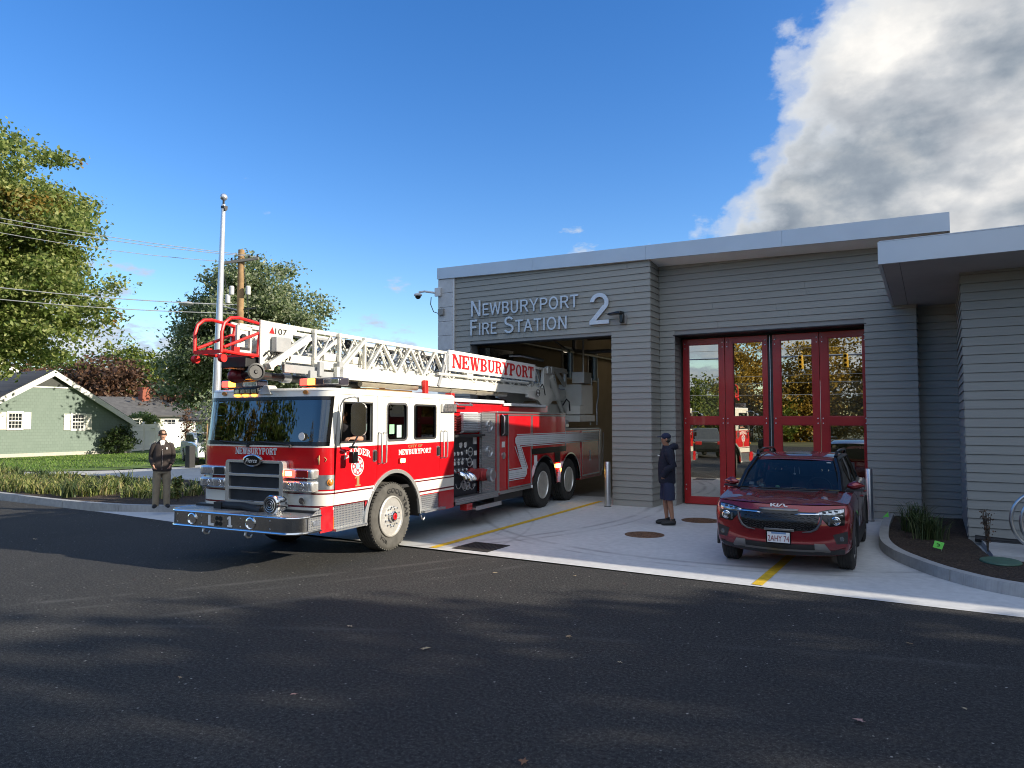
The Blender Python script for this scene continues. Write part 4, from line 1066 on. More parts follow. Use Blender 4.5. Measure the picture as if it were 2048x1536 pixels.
    mb = MB(); mb.lathe([(.085,0),(.085,.03),(.075,.036)], (gx-.002,1.165,1.475), (-1,0,0), 32, 2.1); em = mb.build('maker_badge', M['chrome'], gr)
    mb = MB(); mb.lathe([(.068,.0365),(.066,.040)], (gx-.002,1.165,1.475), (-1,0,0), 32, 2.2); mb.build('badge_field', M['black_gloss'], em if False else gr)
    sh = lambda x,y: (x+.25*y, y)
    mb = MB(); text_on(mb, 'Pierce', (gx-.0425,1.275,1.445), FX, AZ, .062, .004, width=.21, warp=sh); mb.build('badge_lettering', M['decal_white'], gr, smooth=0)
    for far in (0,1):
        fx = lambda v: CW-v if far else v
        for z0,z1,nm in ((1.235,1.375,'warning_light'),(1.055,1.205,'headlight')):
            va, vb = sorted((fx(.13),fx(.66)))
            mb = MB(); mb.box(-1.66,va,z0,-1.42,vb,z1); h = mb.build(nm, M['bright'], FT, bevel=.03, seg=3)
            for i,(ca,cb) in enumerate(((.20,.41),(.44,.64))):
                a,b = sorted((fx(ca),fx(cb)))
                lit = (nm == 'warning_light' and i == 1 and not far)
                mt = M['lamp_red_off'] if nm == 'warning_light' else M['lamp_clear']
                if nm == 'warning_light' and far: mt = M['dark_metal'] if i == 1 else M['lamp_clear']
                mb = MB(); mb.box(-1.672,a,z0+.018,-1.655,b,z1-.018); mb.build('lens', M['lamp_red'] if lit else mt, h, bevel=.01)
                if lit:
                    mb = MB(); mb.box(-1.678,a+.045,z0+.04,-1.673,b-.045,z1-.04); mb.build('lit_core', M['lamp_hot'], h, smooth=0)
                if nm == 'headlight':
                    for r,d in ((.055,.0),(.03,.006)):
                        mb = MB(); mb.lathe([(r,0),(r*.9,.005)], (-1.674-d,(a+b)/2,(z0+z1)/2), (-1,0,0), 16); mb.build('reflector', M['chrome'] if d == 0 else M['lamp_clear'], h)
    mb = MB(); mb.lathe([(.045,0),(.045,.004)], (-1.606,.36,.93), (-1,0,0), 20); mb.lathe([(.035,.0041),(.035,.006)], (-1.606,.36,.93), (-1,0,0), 20); mb.build('round_port', M['dark_metal'], FT)
    # bumper
    def bplan(d=0, u0=-1.63):
        L = [(u0,-.005-d)]; r = .24
        for i in range(9):
            t = math.radians(90*i/8); L.append((-2.10+r-(r+d)*math.sin(t), r-.005-(r+d)*math.cos(t)))
        for i in range(8,-1,-1):
            t = math.radians(90*i/8); L.append((-2.10+r-(r+d)*math.sin(t), CW+.005-r+(r+d)*math.cos(t)))
        L.append((u0,CW+.005+d)); return L
    mb = MB(); B = bplan()
    mb.grid([[(u,v,z) for u,v in B] for z in (.555,.565,.66,.745,.755)])
    bm_ = mb.build('bumper', mat('bumper_steel',(.55,.54,.52),.16,metal=1,var=.06,scale=5), FT, smooth=50)
    mb = MB()
    for z in (.553,.757): mb.tube([(u,v,z) for u,v in bplan(.008)], .016, 8)
    mb.build('bumper_rim', M['chrome'], bm_)
    mb = MB(); mb.add([(u,v,.768) for u,v in bplan(-.004,-1.50)], [tuple(range(len(B)))]); mb.add([(u,v,.56) for u,v in bplan(-.004,-1.50)], [tuple(range(len(B)))]); mb.build('bumper_deck', M['tread'], bm_, smooth=0)
    mb = MB(); mb.plate([[(-1.88,.575),(-1.635,.575),(-1.635,.835),(-1.70,.835),(-1.88,.735)]], (0,-.008,0), AX, AZ, .006); mb.build('bumper_side_plate', M['tread'], bm_, smooth=0)
    mb = MB(); mb.plate([rrect(-1.80,.63,-1.68,.70,.02)], (0,-.0145,0), AX, AZ, .012); mb.build('side_lamp', M['lamp_clear'], bm_)
    mb = MB(); mb.plate([[(-1.632,.51),(-1.372,.51),(-1.372,.86),(-1.632,.86)]], (0,.02,0), AX, AZ, .02); mb.build('corner_panel', M['tred'], FT, smooth=0)
    mb = MB(); mb.box(-1.62,.02,.54,-1.36,CW-.02,.80); mb.build('bumper_frame', M['dark_metal'], FT, smooth=0)
    for v in (1.90,.79):
        mb = MB(); mb.lathe([(.085,0),(.085,.012),(.07,.018),(.062,.004),(.04,-.03),(.001,-.04)], (-2.102,v,.655), (-1,0,0), 24); mb.build('horn', M['chrome'], bm_)
    mb = MB(); slab(mb, 'L', (-2.102,1.60,.585), FX, AZ, .145, .13, G={'L':(.74,[_r(.1,0,.36,1),_r(.1,0,.72,.22)])}); mb.build('bumper_lettering', M['decal_white'], bm_, smooth=0)
    mb = MB(); slab(mb, '1', (-2.102,1.225,.585), FX, AZ, .145, .10, G={'1':(.6,[_r(.2,0,.46,1),_r(.06,0,.6,.18),[(.2,1),(.2,.78),(.04,.68),(.04,.84)]])}); mb.build('bumper_lettering', M['decal_white'], bm_, smooth=0)
    mb = MB()
    for dv in (-.035,.035):
        for dz in (-.035,.035): mb.lathe([(.033,0),(.033,.003)], (-2.101,1.385+dv,.655+dz), (-1,0,0), 12)
    mb.build('bumper_emblem', M['decal_black'], bm_, smooth=0)
    mb = MB()
    for v in (2.2,1.72,.98,.45):
        for z in (.60,.71): mb.sphere((-2.101,v,z),(.004,.012,.012),8,5)
    mb.build('bolts', M['steel'], bm_)
    for v in (1.75,.95):
        mb = MB(); mb.tube([(-2.02,v,.55),(-2.04,v,.48),(-2.02,v-.02,.45),(-1.98,v-.04,.45),(-1.97,v-.06,.49)], [.02,.018,.017,.016,.008], 8); mb.build('tow_hook', M['steel'], bm_)
    # siren
    mb = MB(); mb.lathe([(.12,.02),(.135,.0),(.135,-.03),(.125,-.06),(.115,-.14),(.10,-.21),(.06,-.27),(.025,-.30),(.001,-.305)], (-2.0,.53,.905), (-1,0,0), 28); sr = mb.build('siren', M['chrome'], FT)
    mb = MB(); mb.lathe([(.105,.021),(.105,.026),(.001,.03)], (-2.0,.53,.905), (-1,0,0), 26); mb.build('siren_face', M['dark_metal'], sr)
    mb = MB()
    for r in (.03,.06,.09): mb.tube([(-2.029,.53+r*math.cos(2*PI*i/20),.905+r*math.sin(2*PI*i/20)) for i in range(20)], .005, 5, closed=True)
    mb.build('siren_grille', M['steel'], sr)
    mb = MB(); mb.box(-1.97,.47,.77,-1.86,.59,.80); mb.box(-1.94,.51,.79,-1.89,.55,.84); mb.build('siren_foot', M['chrome'], sr)
    mb = MB(); mb.tube([(-1.8,.9,.79),(-1.75,1.3,.83),(-1.72,1.75,.82)], .05, 10); mb.box(-1.78,1.7,.77,-1.65,1.85,.86); mb.build('bumper_hose', M['black'], FT)
cab()

def truck_wheel(u, v, r, w, front):
    o = None
    mb = MB()
    prof = [(r*.60,.03),(r*.72,.004),(r*.88,.0),(r*.95,.012),(r*.985,.035),(r,.05)]
    k = 5
    for i in range(k):
        a = .05+(w-.1)*i/k; b = .05+(w-.1)*(i+1)/k
        prof += [(r,a+.004),(r,b-.012),(r-.014,b-.010),(r-.014,b-.002),(r,b)]
    prof += [(r*.97,w-.02),(r*.8,w),(r*.6,w-.03)]
    mb.lathe(prof, (u,v,r), (0,1,0), 56)
    for i in range(56):
        a = 2*PI*i/56
        for d in (.0,): mb.bar((u+(r-.012)*math.cos(a),v+.016,r+(r-.012)*math.sin(a)),(u+(r-.001)*math.cos(a),v+.05,r+(r-.001)*math.sin(a)),.03,.018,(math.cos(a),0,math.sin(a)))
    o = mb.build('wheel', M['tyre_side'] if front else M['tyre'], FT, smooth=35)
    R1 = r*.565
    mb = MB()
    if front:
        mb.lathe([(r*.61,.02),(r*.60,.006),(R1,.0),(R1*.97,.03),(R1*.93,.045),(R1*.80,.035),(R1*.55,.02),(R1*.5,.015),(.001,.015)], (u,v-.006,r), (0,1,0), 40)
    else:
        mb.lathe([(r*.61,.02),(r*.60,.004),(R1,.0),(R1*.96,.03),(R1*.90,.12),(R1*.82,.17),(R1*.5,.19),(.001,.19)], (u,v,r), (0,1,0), 40)
    rim = mb.build('rim', M['rim'], o, smooth=40)
    mb = MB()
    if front:
        for i in range(10):
            a = 2*PI*i/10; mb.lathe([(.019,-.001),(.019,.003)], (u+R1*.76*math.cos(a),v+.024,r+R1*.76*math.sin(a)), (0,-1,0), 10)
        mb.build('hand_holes', M['black'], o)
        mb = MB()
        for i in range(10):
            a = 2*PI*(i+.5)/10; mb.cyl((u+R1*.50*math.cos(a),v+.012,r+R1*.50*math.sin(a)),(u+R1*.50*math.cos(a),v-.035,r+R1*.50*math.sin(a)),.016,6)
        mb.build('lug_nuts', M['chrome'], o)
        mb = MB(); mb.lathe([(.085,.01),(.085,-.04),(.07,-.055),(.05,-.06),(.001,-.06)], (u,v,r), (0,1,0), 20); mb.build('hub', M['chrome'], o)
        mb = MB(); mb.lathe([(.052,-.0605),(.045,-.066),(.03,-.066),(.028,-.0605)], (u,v,r), (0,1,0), 20); mb.build('hub_ring', M['decal_red'], o)
        # raised lettering on the sidewall
        mb = MB(); vs, fs = text_geo('GOOD YEAR', 1, 1.15, .02); xs = [p[0] for p in vs]; wd = max(xs)-min(xs)
        def put(vs, fs, a_mid, span):
            P = []
            for p in vs:
                t = math.radians(a_mid)+math.radians(span)*(.5-(p[0]-min(xs))/wd); rr = r*.70+p[1]/.73*.072
                P.append((u+rr*math.cos(t), v-.002, r+rr*math.sin(t)))
            mb.add(P, fs)
        put(vs, fs, 50, 118); mb.build('sidewall_lettering', M['decal_black'], o, smooth=0)
        mb = MB(); vs, fs = text_geo('WHA', 1, 1.15, .01); xs = [p[0] for p in vs]; wd = max(xs)-min(xs); put(vs, fs, 238, 30); mb.build('sidewall_lettering', M['decal_black'], o, smooth=0)
    else:
        for i in range(10):
            a = 2*PI*i/10; mb.cyl((u+R1*.45*math.cos(a),v+.20,r+R1*.45*math.sin(a)),(u+R1*.45*math.cos(a),v+.145,r+R1*.45*math.sin(a)),.016,6)
        mb.build('lug_nuts', M['chrome'], o)
        mb = MB(); mb.lathe([(.115,.19),(.115,.08),(.10,.05),(.05,.03),(.001,.03)], (u,v,r), (0,1,0), 20); mb.build('hub', M['chrome'], o)
truck_wheel(.09, .035, .532, .33, True); truck_wheel(6.18, .03, .53, .36, False); truck_wheel(7.86, .03, .53, .36, False)
for u in (.09,6.18,7.86):      # far side wheels, plain
    mb = MB(); mb.lathe([(.33,.0),(.48,0),(.53,.05),(.53,.31),(.48,.36),(.33,.36)], (u,CW-.39,.53), (0,1,0), 36); mb.build('wheel', M['tyre'], FT, smooth=35)

def body():
    red = M['tred']
    # chassis and underside
    mb = MB(); mb.box(-1.2,.75,.55,10.2,1.67,.80); mb.box(2.0,.25,.42,3.6,2.2,.55); mb.cyl((.1,.3,.53),(.1,2.1,.53),.07,10); mb.cyl((6.18,.3,.53),(6.18,2.1,.53),.10,10); mb.cyl((7.86,.3,.53),(7.86,2.1,.53),.10,10)
    mb.build('chassis', M['black'], FT, smooth=0)
    # pump house behind the cab
    mb = MB(); mb.box(1.98,.14,.62,3.11,2.3,1.78); pp = mb.build('pump_panel', M['pump_black'], FT, smooth=0)
    mb = MB(); mb.box(2.0,.30,1.78,3.1,2.2,2.18); mb.build('pump_house', M['tred'], FT, smooth=0)
    mb = MB(); mb.box(1.97,-.03,1.73,3.13,.25,1.775); mb.build('panel_hood', M['dark_metal'], FT, smooth=0, bevel=.008)
    mb = MB()
    for i in range(11):
        z = 1.815+i*.034; mb.hexa([(2.42,.08,z),(3.10,.08,z),(3.10,.12,z),(2.42,.12,z),(2.42,.05,z+.024),(3.10,.05,z+.024),(3.10,.12,z+.030),(2.42,.12,z+.030)])
    mb.box(2.41,.125,1.80,3.11,.14,2.20)
    mb.build('louvre_panel', M['silverleaf'], FT, smooth=0)
    mb = MB()
    for i in range(7):
        for j in range(2):
            x0 = 2.02+j*.19; z0 = 1.84+i*.045
            mb.tube([(x0,.12+.02*j,z0),(x0+.09,.06,z0+.02),(x0+.18,.12,z0),(x0+.12,.17,z0-.02)], .022, 6, closed=True)
    mb.build('folded_hose', M['hose_red'], FT)
    # treadplate column with three round ports
    mb = MB(); mb.plate([[(3.12,.60),(3.70,.60),(3.70,2.20),(3.12,2.20)]], (0,.10,0), AX, AZ, .06); tc = mb.build('tread_column', M['tread'], FT, smooth=0)
    for z in (1.93,1.42,.99):
        mb = MB(); mb.lathe([(.115,0),(.115,.02),(.095,.028),(.09,.012),(.03,.012),(.025,.03),(.001,.03)], (3.42,.039,z), (0,-1,0), 24); mb.build('port_cap', M['steel'], tc)
    # running board
    mb = MB(); mb.box(1.98,-.02,.56,3.71,.30,.615); mb.plate([[(1.98,.50),(3.71,.50),(3.71,.612),(1.98,.612)]], (0,-.019,0), AX, AZ, .008); mb.build('running_board', M['tread'], FT, smooth=0)
    mb = MB(); mb.box(2.62,-.10,.35,3.68,.2,.39); mb.plate([[(2.62,.34),(3.68,.34),(3.68,.42),(2.62,.42)]], (0,-.10,0), AX, AZ, .012); mb.build('folding_step', M['steel'], FT, smooth=0, bevel=.006)
    mb = MB(); mb.box(2.40,-.02,.36,2.62,.12,.48); mb.build('step_bracket', M['tred'], FT, smooth=0)
    # gauges, valves and caps
    gz = M['chrome']
    def gauge(u, z, r):
        mb = MB(); mb.lathe([(r,0),(r,.018),(r*.86,.024),(r*.82,.014)], (u,.139,z), (0,-1,0), 16); g = mb.build('gauge', gz, pp)
    G = [(2.42,1.58,.062),(2.60,1.58,.062)]+[(2.04+i*.14,1.42,.042) for i in range(4)]+[(2.06+i*.14,1.24,.042) for i in range(4)]+[(2.66,1.44,.05),(2.86,1.22,.05)]
    for g in G: gauge(*g)
    mb = MB()
    for g in G: mb.lathe([(g[2]*.8,.0145),(g[2]*.8,.016)], (g[0],.139,g[1]), (0,-1,0), 14)
    mb.build('gauge_faces', M['decal_white'], pp, smooth=0)
    for i in range(8):
        u = 2.05+(i%4)*.15; z = 1.33-.19*(i//4)
        mb = MB(); mb.cyl((u,.14,z),(u,.05,z-.02),.012,8); mb.sphere((u,.045,z-.022),.026,10,6); mb.build('valve_handle', M['steel'], pp)
    for (u,z) in ((2.75,1.44),(2.72,1.24)):
        mb = MB(); mb.tube([(u+.085*math.cos(2*PI*i/18),.10,z+.085*math.sin(2*PI*i/18)) for i in range(18)], .012, 6, closed=True); mb.cyl((u,.14,z),(u,.08,z),.02,8); mb.bar((u-.08,.1,z),(u+.08,.1,z),.012); mb.build('hand_wheel', M['steel'], pp)
    for (u,z) in ((2.22,1.06),(2.40,1.02),(2.56,1.02)):
        mb = MB(); mb.tube([(u,.14,z),(u,.02,z),(u+.02,-.06,z-.05),(u+.03,-.08,z-.11)], [.06,.058,.056,.058], 12); mb.build('outlet', gz, pp)
    mb = MB(); mb.lathe([(.13,0),(.13,.06),(.11,.08),(.11,.16),(.001,.16)], (2.80,.14,1.0), (0,-1,0), 22); mb.build('intake_red', M['hose_red'], pp)
    mb = MB(); mb.lathe([(.12,0),(.125,.14),(.11,.16),(.11,.24)], (3.08,.12,.98), (0,-1,0), 22); mb.build('intake_red', M['hose_red'], pp)
    mb = MB(); mb.lathe([(.115,.24),(.13,.25),(.13,.33),(.10,.35),(.001,.35)], (3.10,.12,.98), (0,-1,0), 22); mb.build('intake_cap', M['steel'], pp)
    for i,(u,z) in enumerate(((2.18,.95),(2.42,.90),(2.7,.90))):
        mb = MB(); mb.tube([(u+.11*math.cos(math.radians(200+14*k)),.03,z-.02+.15*math.sin(math.radians(200+14*k))) for k in range(11)], .006, 5); mb.build('cap_chain', M['steel'], pp)
    for (u,z,w,h) in ((2.02,1.30,.12,.07),(2.02,1.12,.12,.08),(2.92,1.58,.14,.13),(2.96,1.36,.10,.09),(2.92,1.10,.13,.18),(2.03,.80,.13,.08),(2.9,.76,.14,.05),(2.5,.74,.16,.05)):
        mb = MB(); mb.box(u,.130,z,u+w,.139,z+h); mb.build('panel_plate', M['tgrey'] if rnd.random() < .6 else M['decal_white'], pp, smooth=0)
    for (u,z) in ((2.45,.84),(2.62,.80)):
        mb = MB(); mb.tube([(u+.07*math.cos(2*PI*i/14),.08,z+.07*math.sin(2*PI*i/14)) for i in range(14)], .014, 6, closed=True); mb.cyl((u,.14,z),(u,.06,z),.03,8); mb.build('drain_valve', M['steel'], pp)
    # compartment body
    mb = MB(); mb.box(3.72,.035,1.22,7.585,2.38,2.19); mb.box(3.72,.035,.52,5.52,2.38,1.22); mb.box(7.585,.035,1.22,10.38,2.38,1.78); mb.box(8.62,.035,.46,10.38,2.38,1.22); mb.box(5.52,.62,.8,8.62,1.8,1.22)
    b = mb.build('body', red, FT, smooth=0)
    mb = MB(); mb.box(3.70,.0,2.19,7.60,2.4,2.23); mb.build('body_top_trim', M['steel'], b, smooth=0, bevel=.006)
    # compartment doors
    def door(u0,u1,z0,z1,nm='compartment_door',m=red):
        mb = MB(); mb.plate([[(u0,z0),(u1,z0),(u1,z1),(u0,z1)]], (0,.034,0), AX, AZ, .02); d = mb.build(nm, m, FT, smooth=0)
        mb = MB(); mb.plate([[(u0,z0),(u1,z0),(u1,z1),(u0,z1)],[(u0+.03,z0+.03),(u0+.03,z1-.03),(u1-.03,z1-.03),(u1-.03,z0+.03)]], (0,.0135,0), AX, AZ, .012); mb.build('door_trim', M['steel'], d, smooth=0); return d
    d1 = door(4.22,5.44,.60,2.17); d2 = door(5.47,7.57,1.30,2.17); d3 = door(8.75,10.20,.55,1.76)
    # door notch over the first rear wheel is covered by the arch
    mb = MB(); mb.box(3.90,-.02,1.72,4.19,.034,2.16); mb.build('mirror_box', M['black_gloss'], FT, bevel=.012)
    mb = MB(); mb.tube([(3.92,-.01,2.16),(3.92,-.06,2.12),(3.92,-.06,1.78),(3.92,-.01,1.74)], .014, 8); mb.build('grab_rail', M['steel'], FT)
    mb = MB(); mb.box(3.74,.028,.55,3.86,.034,2.17); mb.build('body_edge', M['steel'], FT, smooth=0)
    mb = MB(); mb.lathe([(.07,0),(.07,.02),(.05,.026),(.001,.026)], (4.05,.034,1.31), (0,-1,0), 18); mb.build('fuel_cap', M['steel'], FT)
    mb = MB(); mb.box(3.98,.026,1.48,4.11,.034,1.60); mb.build('side_plate', M['decal_white'], FT, smooth=0)
    mb = MB(); mb.box(5.46,.0,1.27,7.58,.034,1.40); mb.build('slide_tray', M['black_gloss'], FT, smooth=0)
    mb = MB(); mb.box(3.86,.01,.52,5.5,.034,.585); mb.build('sill_trim', M['steel'], FT, smooth=0)
    mb = MB(); mb.box(3.8,.12,.36,5.2,.5,.52); mb.build('under_rail', M['dark_metal'], FT, smooth=0, bevel=.01)
    # silver reflective stripe with its zig-zag
    def stripe(lp, m, d): mb.plate([lp], (0,.0,0), AX, AZ, d, back=False)
    mb = MB()
    stripe([(4.64,1.50),(10.1,1.495),(10.1,1.70),(4.66,1.71),(4.56,1.66),(4.56,1.56)], 0, .0042)
    stripe([(4.56,1.62),(4.80,1.50),(5.16,.98),(4.92,.98)], 0, .0047)
    stripe([(4.255,.80),(5.08,.80),(5.16,.86),(5.16,.98),(4.255,.98)], 0, .0052)
    stripe([(4.64,1.725),(10.1,1.717),(10.1,1.735),(4.64,1.743)], 0, .0042); stripe([(4.86,1.465),(10.1,1.462),(10.1,1.478),(4.84,1.482)], 0, .0042)
    stripe([(4.255,1.0),(4.9,1.0),(4.9,1.016),(4.255,1.016)], 0, .0042); stripe([(4.255,.765),(5.04,.765),(5.04,.78),(4.255,.78)], 0, .0042)
    stripe([(4.53,1.48),(4.55,1.49),(4.91,1.02),(4.885,1.02)], 0, .0042); stripe([(4.86,1.45),(4.885,1.46),(5.23,.97),(5.20,.97)], 0, .0042)
    mb.build('silver_stripe', M['silverleaf'], FT, smooth=0)
    mb = MB()
    for i in range(4): stripe([(4.64,1.525+i*.045),(7.5,1.522+i*.045),(7.5,1.526+i*.045),(4.64,1.529+i*.045)], 0, .0056)
    for i in range(4): stripe([(8.85,1.525+i*.045),(10.1,1.522+i*.045),(10.1,1.526+i*.045),(8.85,1.529+i*.045)], 0, .0056)
    for i in range(3): stripe([(4.27,.835+i*.04),(5.12,.835+i*.04),(5.12,.839+i*.04),(4.27,.839+i*.04)], 0, .0064)
    for i in range(12): stripe([(4.60+i*.03+.0,1.47-i*.04),(4.83+i*.03,1.47-i*.04),(4.83+i*.03,1.466-i*.04),(4.60+i*.03,1.466-i*.04)], 0, .0062)
    mb.build('stripe_lines', M['decal_black'], FT, smooth=0)
    mb = MB(); slab(mb, '1', (9.33,.012,.94), AX, AZ, .28, .17); mb.build('body_numeral', M['silverleaf'], FT, smooth=0)
    # arches over the rear wheels
    for u in (6.18,7.86):
        mb = MB(); n = 20
        mb.grid([[(u+.70*math.cos(PI*i/n), v, .50+.70*math.sin(PI*i/n)) for i in range(n+1)] for v in (.0,.6)]); mb.build('wheel_box', M['black'], FT, smooth=40)
        A = [(u+r*math.cos(math.radians(a)),.50+r*math.sin(math.radians(a))) for r,rng in ((.725,range(0,181,9)),(.69,range(180,-1,-9))) for a in rng]
        mb = MB(); mb.plate([A], (0,.033,0), AX, AZ, .045); mb.build('arch_trim', M['chrome'], FT, smooth=30)
    # red infill above and between the arches
    mb = MB()
    def fill(u0,u1,cu):
        top = [(u1,1.30),(u0,1.30)]; L = []
        n = 16
        for i in range(n+1):
            u = u0+(u1-u0)*i/n; s = max(0,.70**2-(u-cu)**2); L.append((u,.50+math.sqrt(s) if s > 0 else .52))
        mb.plate([L+top], (0,.036,0), AX, AZ, .010)
    fill(5.44,7.02,6.18); fill(7.02,8.75,7.86); mb.build('arch_panel', red, FT, smooth=0)
    mb = MB(); mb.box(5.62,.018,1.02,5.78,.024,1.24); mb.build('warning_plate', M['decal_white'], FT, smooth=0)
    mb = MB(); mb.box(6.85,.005,1.02,7.18,.024,1.26); mb.build('switch_plate', M['black_gloss'], FT, smooth=0)
    mb = MB(); mb.plate([rrect(6.95,.88,7.16,.97,.02)], (0,.022,0), AX, AZ, .03); mb.build('side_flasher', M['lamp_hot'], FT)
    mb = MB(); mb.box(10.38,.03,.46,10.46,2.38,1.80); mb.build('rear_plate', M['tread'], FT, smooth=0)
    mb = MB(); mb.tube([(10.42,-.02,.62),(10.42,-.04,1.7)], .016, 8); mb.build('grab_rail', M['steel'], FT)
    # deck, hose bed and boxes above the body
    mb = MB(); mb.box(2.35,.35,2.20,7.2,2.05,2.40); mb.build('hose_bed', red, FT, smooth=0)
    mb = MB(); mb.box(2.35,.28,2.40,4.6,2.1,2.47); mb.box(4.62,.30,2.36,7.0,2.1,2.42); mb.build('hose_bed_cover', M['silverleaf'], FT, smooth=0, bevel=.01)
    mb = MB(); mb.box(2.30,.26,2.22,2.42,.40,2.56); mb.build('bed_post', M['tip_red'], FT, bevel=.01)
    mb = MB(); mb.tube([(2.45,.25,2.36),(2.45,.20,2.34),(3.0,.20,2.34),(3.0,.25,2.36)], .022, 8); mb.build('bed_rail', M['steel'], FT)
    mb = MB(); mb.box(7.62,.05,1.79,10.35,2.35,1.83); mb.build('rear_deck', M['tread'], FT, smooth=0)
    mb = MB(); mb.box(7.64,.10,1.83,8.0,.5,2.05); mb.build('deck_box', M['tgrey'], FT, smooth=0, bevel=.01)
    for i in range(4):
        mb = MB(); mb.box(7.68+i*.08,.088,1.87,7.74+i*.08,.1,1.95); mb.build('deck_lamp', M['lamp_clear'], FT, smooth=0)
body()

def ladder():
    c = 1.21; white = M['twhite']
    L = thing  # noqa
    secs = [(.42,.30,9.7,2.72,3.40,.17),(.365,-.28,9.2,2.79,3.41,.13),(.31,-.80,8.8,2.86,3.42,.11),(.25,-1.75,8.4,2.92,3.43,.10)]
    for k,(hw,u0,u1,zb,zt,bh) in enumerate(secs):
        mb = MB()
        for s in (-1,1):
            v = c+s*hw
            mb.box(u0,v-.03,zb-.02,u1,v+.03,zb+bh)        # bottom chord
            mb.box(u0,v-.028,zt-.035,u1,v+.028,zt+.025)       # top rail
            step = .86 if k == 0 else .62
            st = [.29,1.07,1.94] if k == 0 and False else None
            x = u0+.10; lim = 7.4 if k == 0 else u1
            mb.bar((u0+.03,v,zb+bh),(u0+.03,v,zt),.05,.045)
            apex = u0+.02 if k == 0 else u0+.3
            while x+step < lim:
                a = (x-.28*0,v,zb+bh-.01); m = (x+step*.5,v,zt-.03); b = (x+step,v,zb+bh-.01)
                if k == 0:
                    mb.bar(a,m,.040,.048,(0,1,0)); mb.bar(m,b,.040,.048,(0,1,0))
                else:
                    mb.bar(a,m,.022,.026,(0,1,0)); mb.bar(m,b,.022,.026,(0,1,0))
                x += step
            # leading brace of every section runs down and forward
            if k: mb.bar((u0+.62,v,zt-.03),(u0+.02,v,zb+bh),.05,.06,(0,1,0))
            else: mb.bar((u0+.02,v,zt-.03),(u0-.66,v,zb+.06),.05,.06,(0,1,0)); mb.box(u0-.70,v-.03,zb-.02,u0,v+.03,zb+bh)
        mb.build('ladder_section', white, FT, smooth=0)
        mb = MB(); u = u0+.2
        while u < u1:
            mb.cyl((u,c-hw,zb+bh+.03),(u,c+hw,zb+bh+.03),.02,6); u += .36
        mb.build('rungs', M['tgrey'], FT, smooth=30)
    # end plate with its mark, boxes and cables near the tip
    mb = MB()
    for s in (-1,1):
        v = c+s*.28
        mb.plate([[(-1.86,2.76),(-1.60,2.76),(-1.52,2.95),(-1.22,3.24),(-1.22,3.44),(-1.86,3.46)]], (0,v+.012,0), AX, AZ, .024)
        ep = mb.build('tip_plate', white, FT, smooth=0) if s > 0 else mb.build('tip_plate', white, FT, smooth=0); eps = ep if s < 0 else eps; mb = MB()
    ep = eps
    mb = MB(); text_on(mb, '107', (-1.58,c-.294,3.285), AX, AZ, .085, .004, width=.23); mb.build('reach_lettering', M['decal_black'], ep, smooth=0)
    mb = MB(); mb.plate([[(-1.70,3.285),(-1.59,3.285),(-1.635,3.38)]], (0,c-.293,0), AX, AZ, .004); mb.build('reach_mark', M['decal_red'], ep, smooth=0)
    mb = MB(); mb.box(-1.66,c-.40,3.02,-1.36,c-.30,3.24); mb.build('junction_box', M['tgrey'], FT, bevel=.012)
    mb = MB()
    for i in range(7): mb.tube([(-1.64+i*.045,c-.35,3.02),(-1.64+i*.05,c-.36,2.96+.01*(i%3)),(-1.70+i*.06,c-.34,2.92)], .012, 5)
    mb.tube([(-1.8,c-.30,2.95),(-1.74,c-.34,3.03),(-1.68,c-.34,2.98),(-1.76,c-.34,2.90)], .012, 6); mb.tube([(-1.35,c-.34,3.1),(-1.25,c-.34,3.04),(-1.2,c-.33,3.12)], .012, 6)
    mb.build('cables', M['black'], FT)
    mb = MB(); mb.bar((-1.78,c-.36,2.80),(-.95,c-.36,3.30),.10,.10,(0,1,0)); mb.build('folding_step', white, FT, smooth=0, bevel=.01)
    # clutter carried between the rails
    mb = MB(); rr = random.Random(4)
    for i in range(46):
        u = rr.uniform(-.9,6.9); v = c+rr.uniform(-.30,.34); z = rr.choice([2.98,3.06,3.14,3.22,3.30]); l = rr.uniform(.2,.9)
        mb.box(u,v-.02,z,u+l,v+.02,z+rr.choice([.02,.03,.035]))
    mb.build('inner_rails', M['tgrey'], FT, smooth=0)  # white rails coloured grey, putting the shade inside the ladder into the colour
    mb = MB()
    for i in range(75):
        u = rr.uniform(-.9,6.9); v = c+rr.uniform(-.3,.36); z = rr.uniform(2.95,3.3)
        mb = MB(); mb.box(u,v-.03,z,u+rr.uniform(.06,.22),v+.03,z+rr.uniform(.03,.08)); mb.build('ladder_fitting', M['dark_metal'], FT, smooth=0)
    mb = MB()
    for i in range(12):
        u = rr.uniform(-.2,6.6); v = c+rr.uniform(-.3,.3); mb.tube([(u,v,3.3),(u+.1,v,3.15),(u+.05,v,3.0)], .01, 5)
    mb.build('ladder_cables', M['dark_metal'], FT, smooth=0)
    for u in (-.55,.15):
        mb = MB(); mb.hexa([(u,c-.32,2.98),(u+.3,c-.32,2.98),(u+.3,c-.1,2.98),(u,c-.1,2.98),(u-.03,c-.34,3.10),(u+.33,c-.34,3.10),(u+.33,c-.1,3.10),(u-.03,c-.1,3.10)]); mb.build('tool_mount', white, FT, smooth=0, bevel=.01)
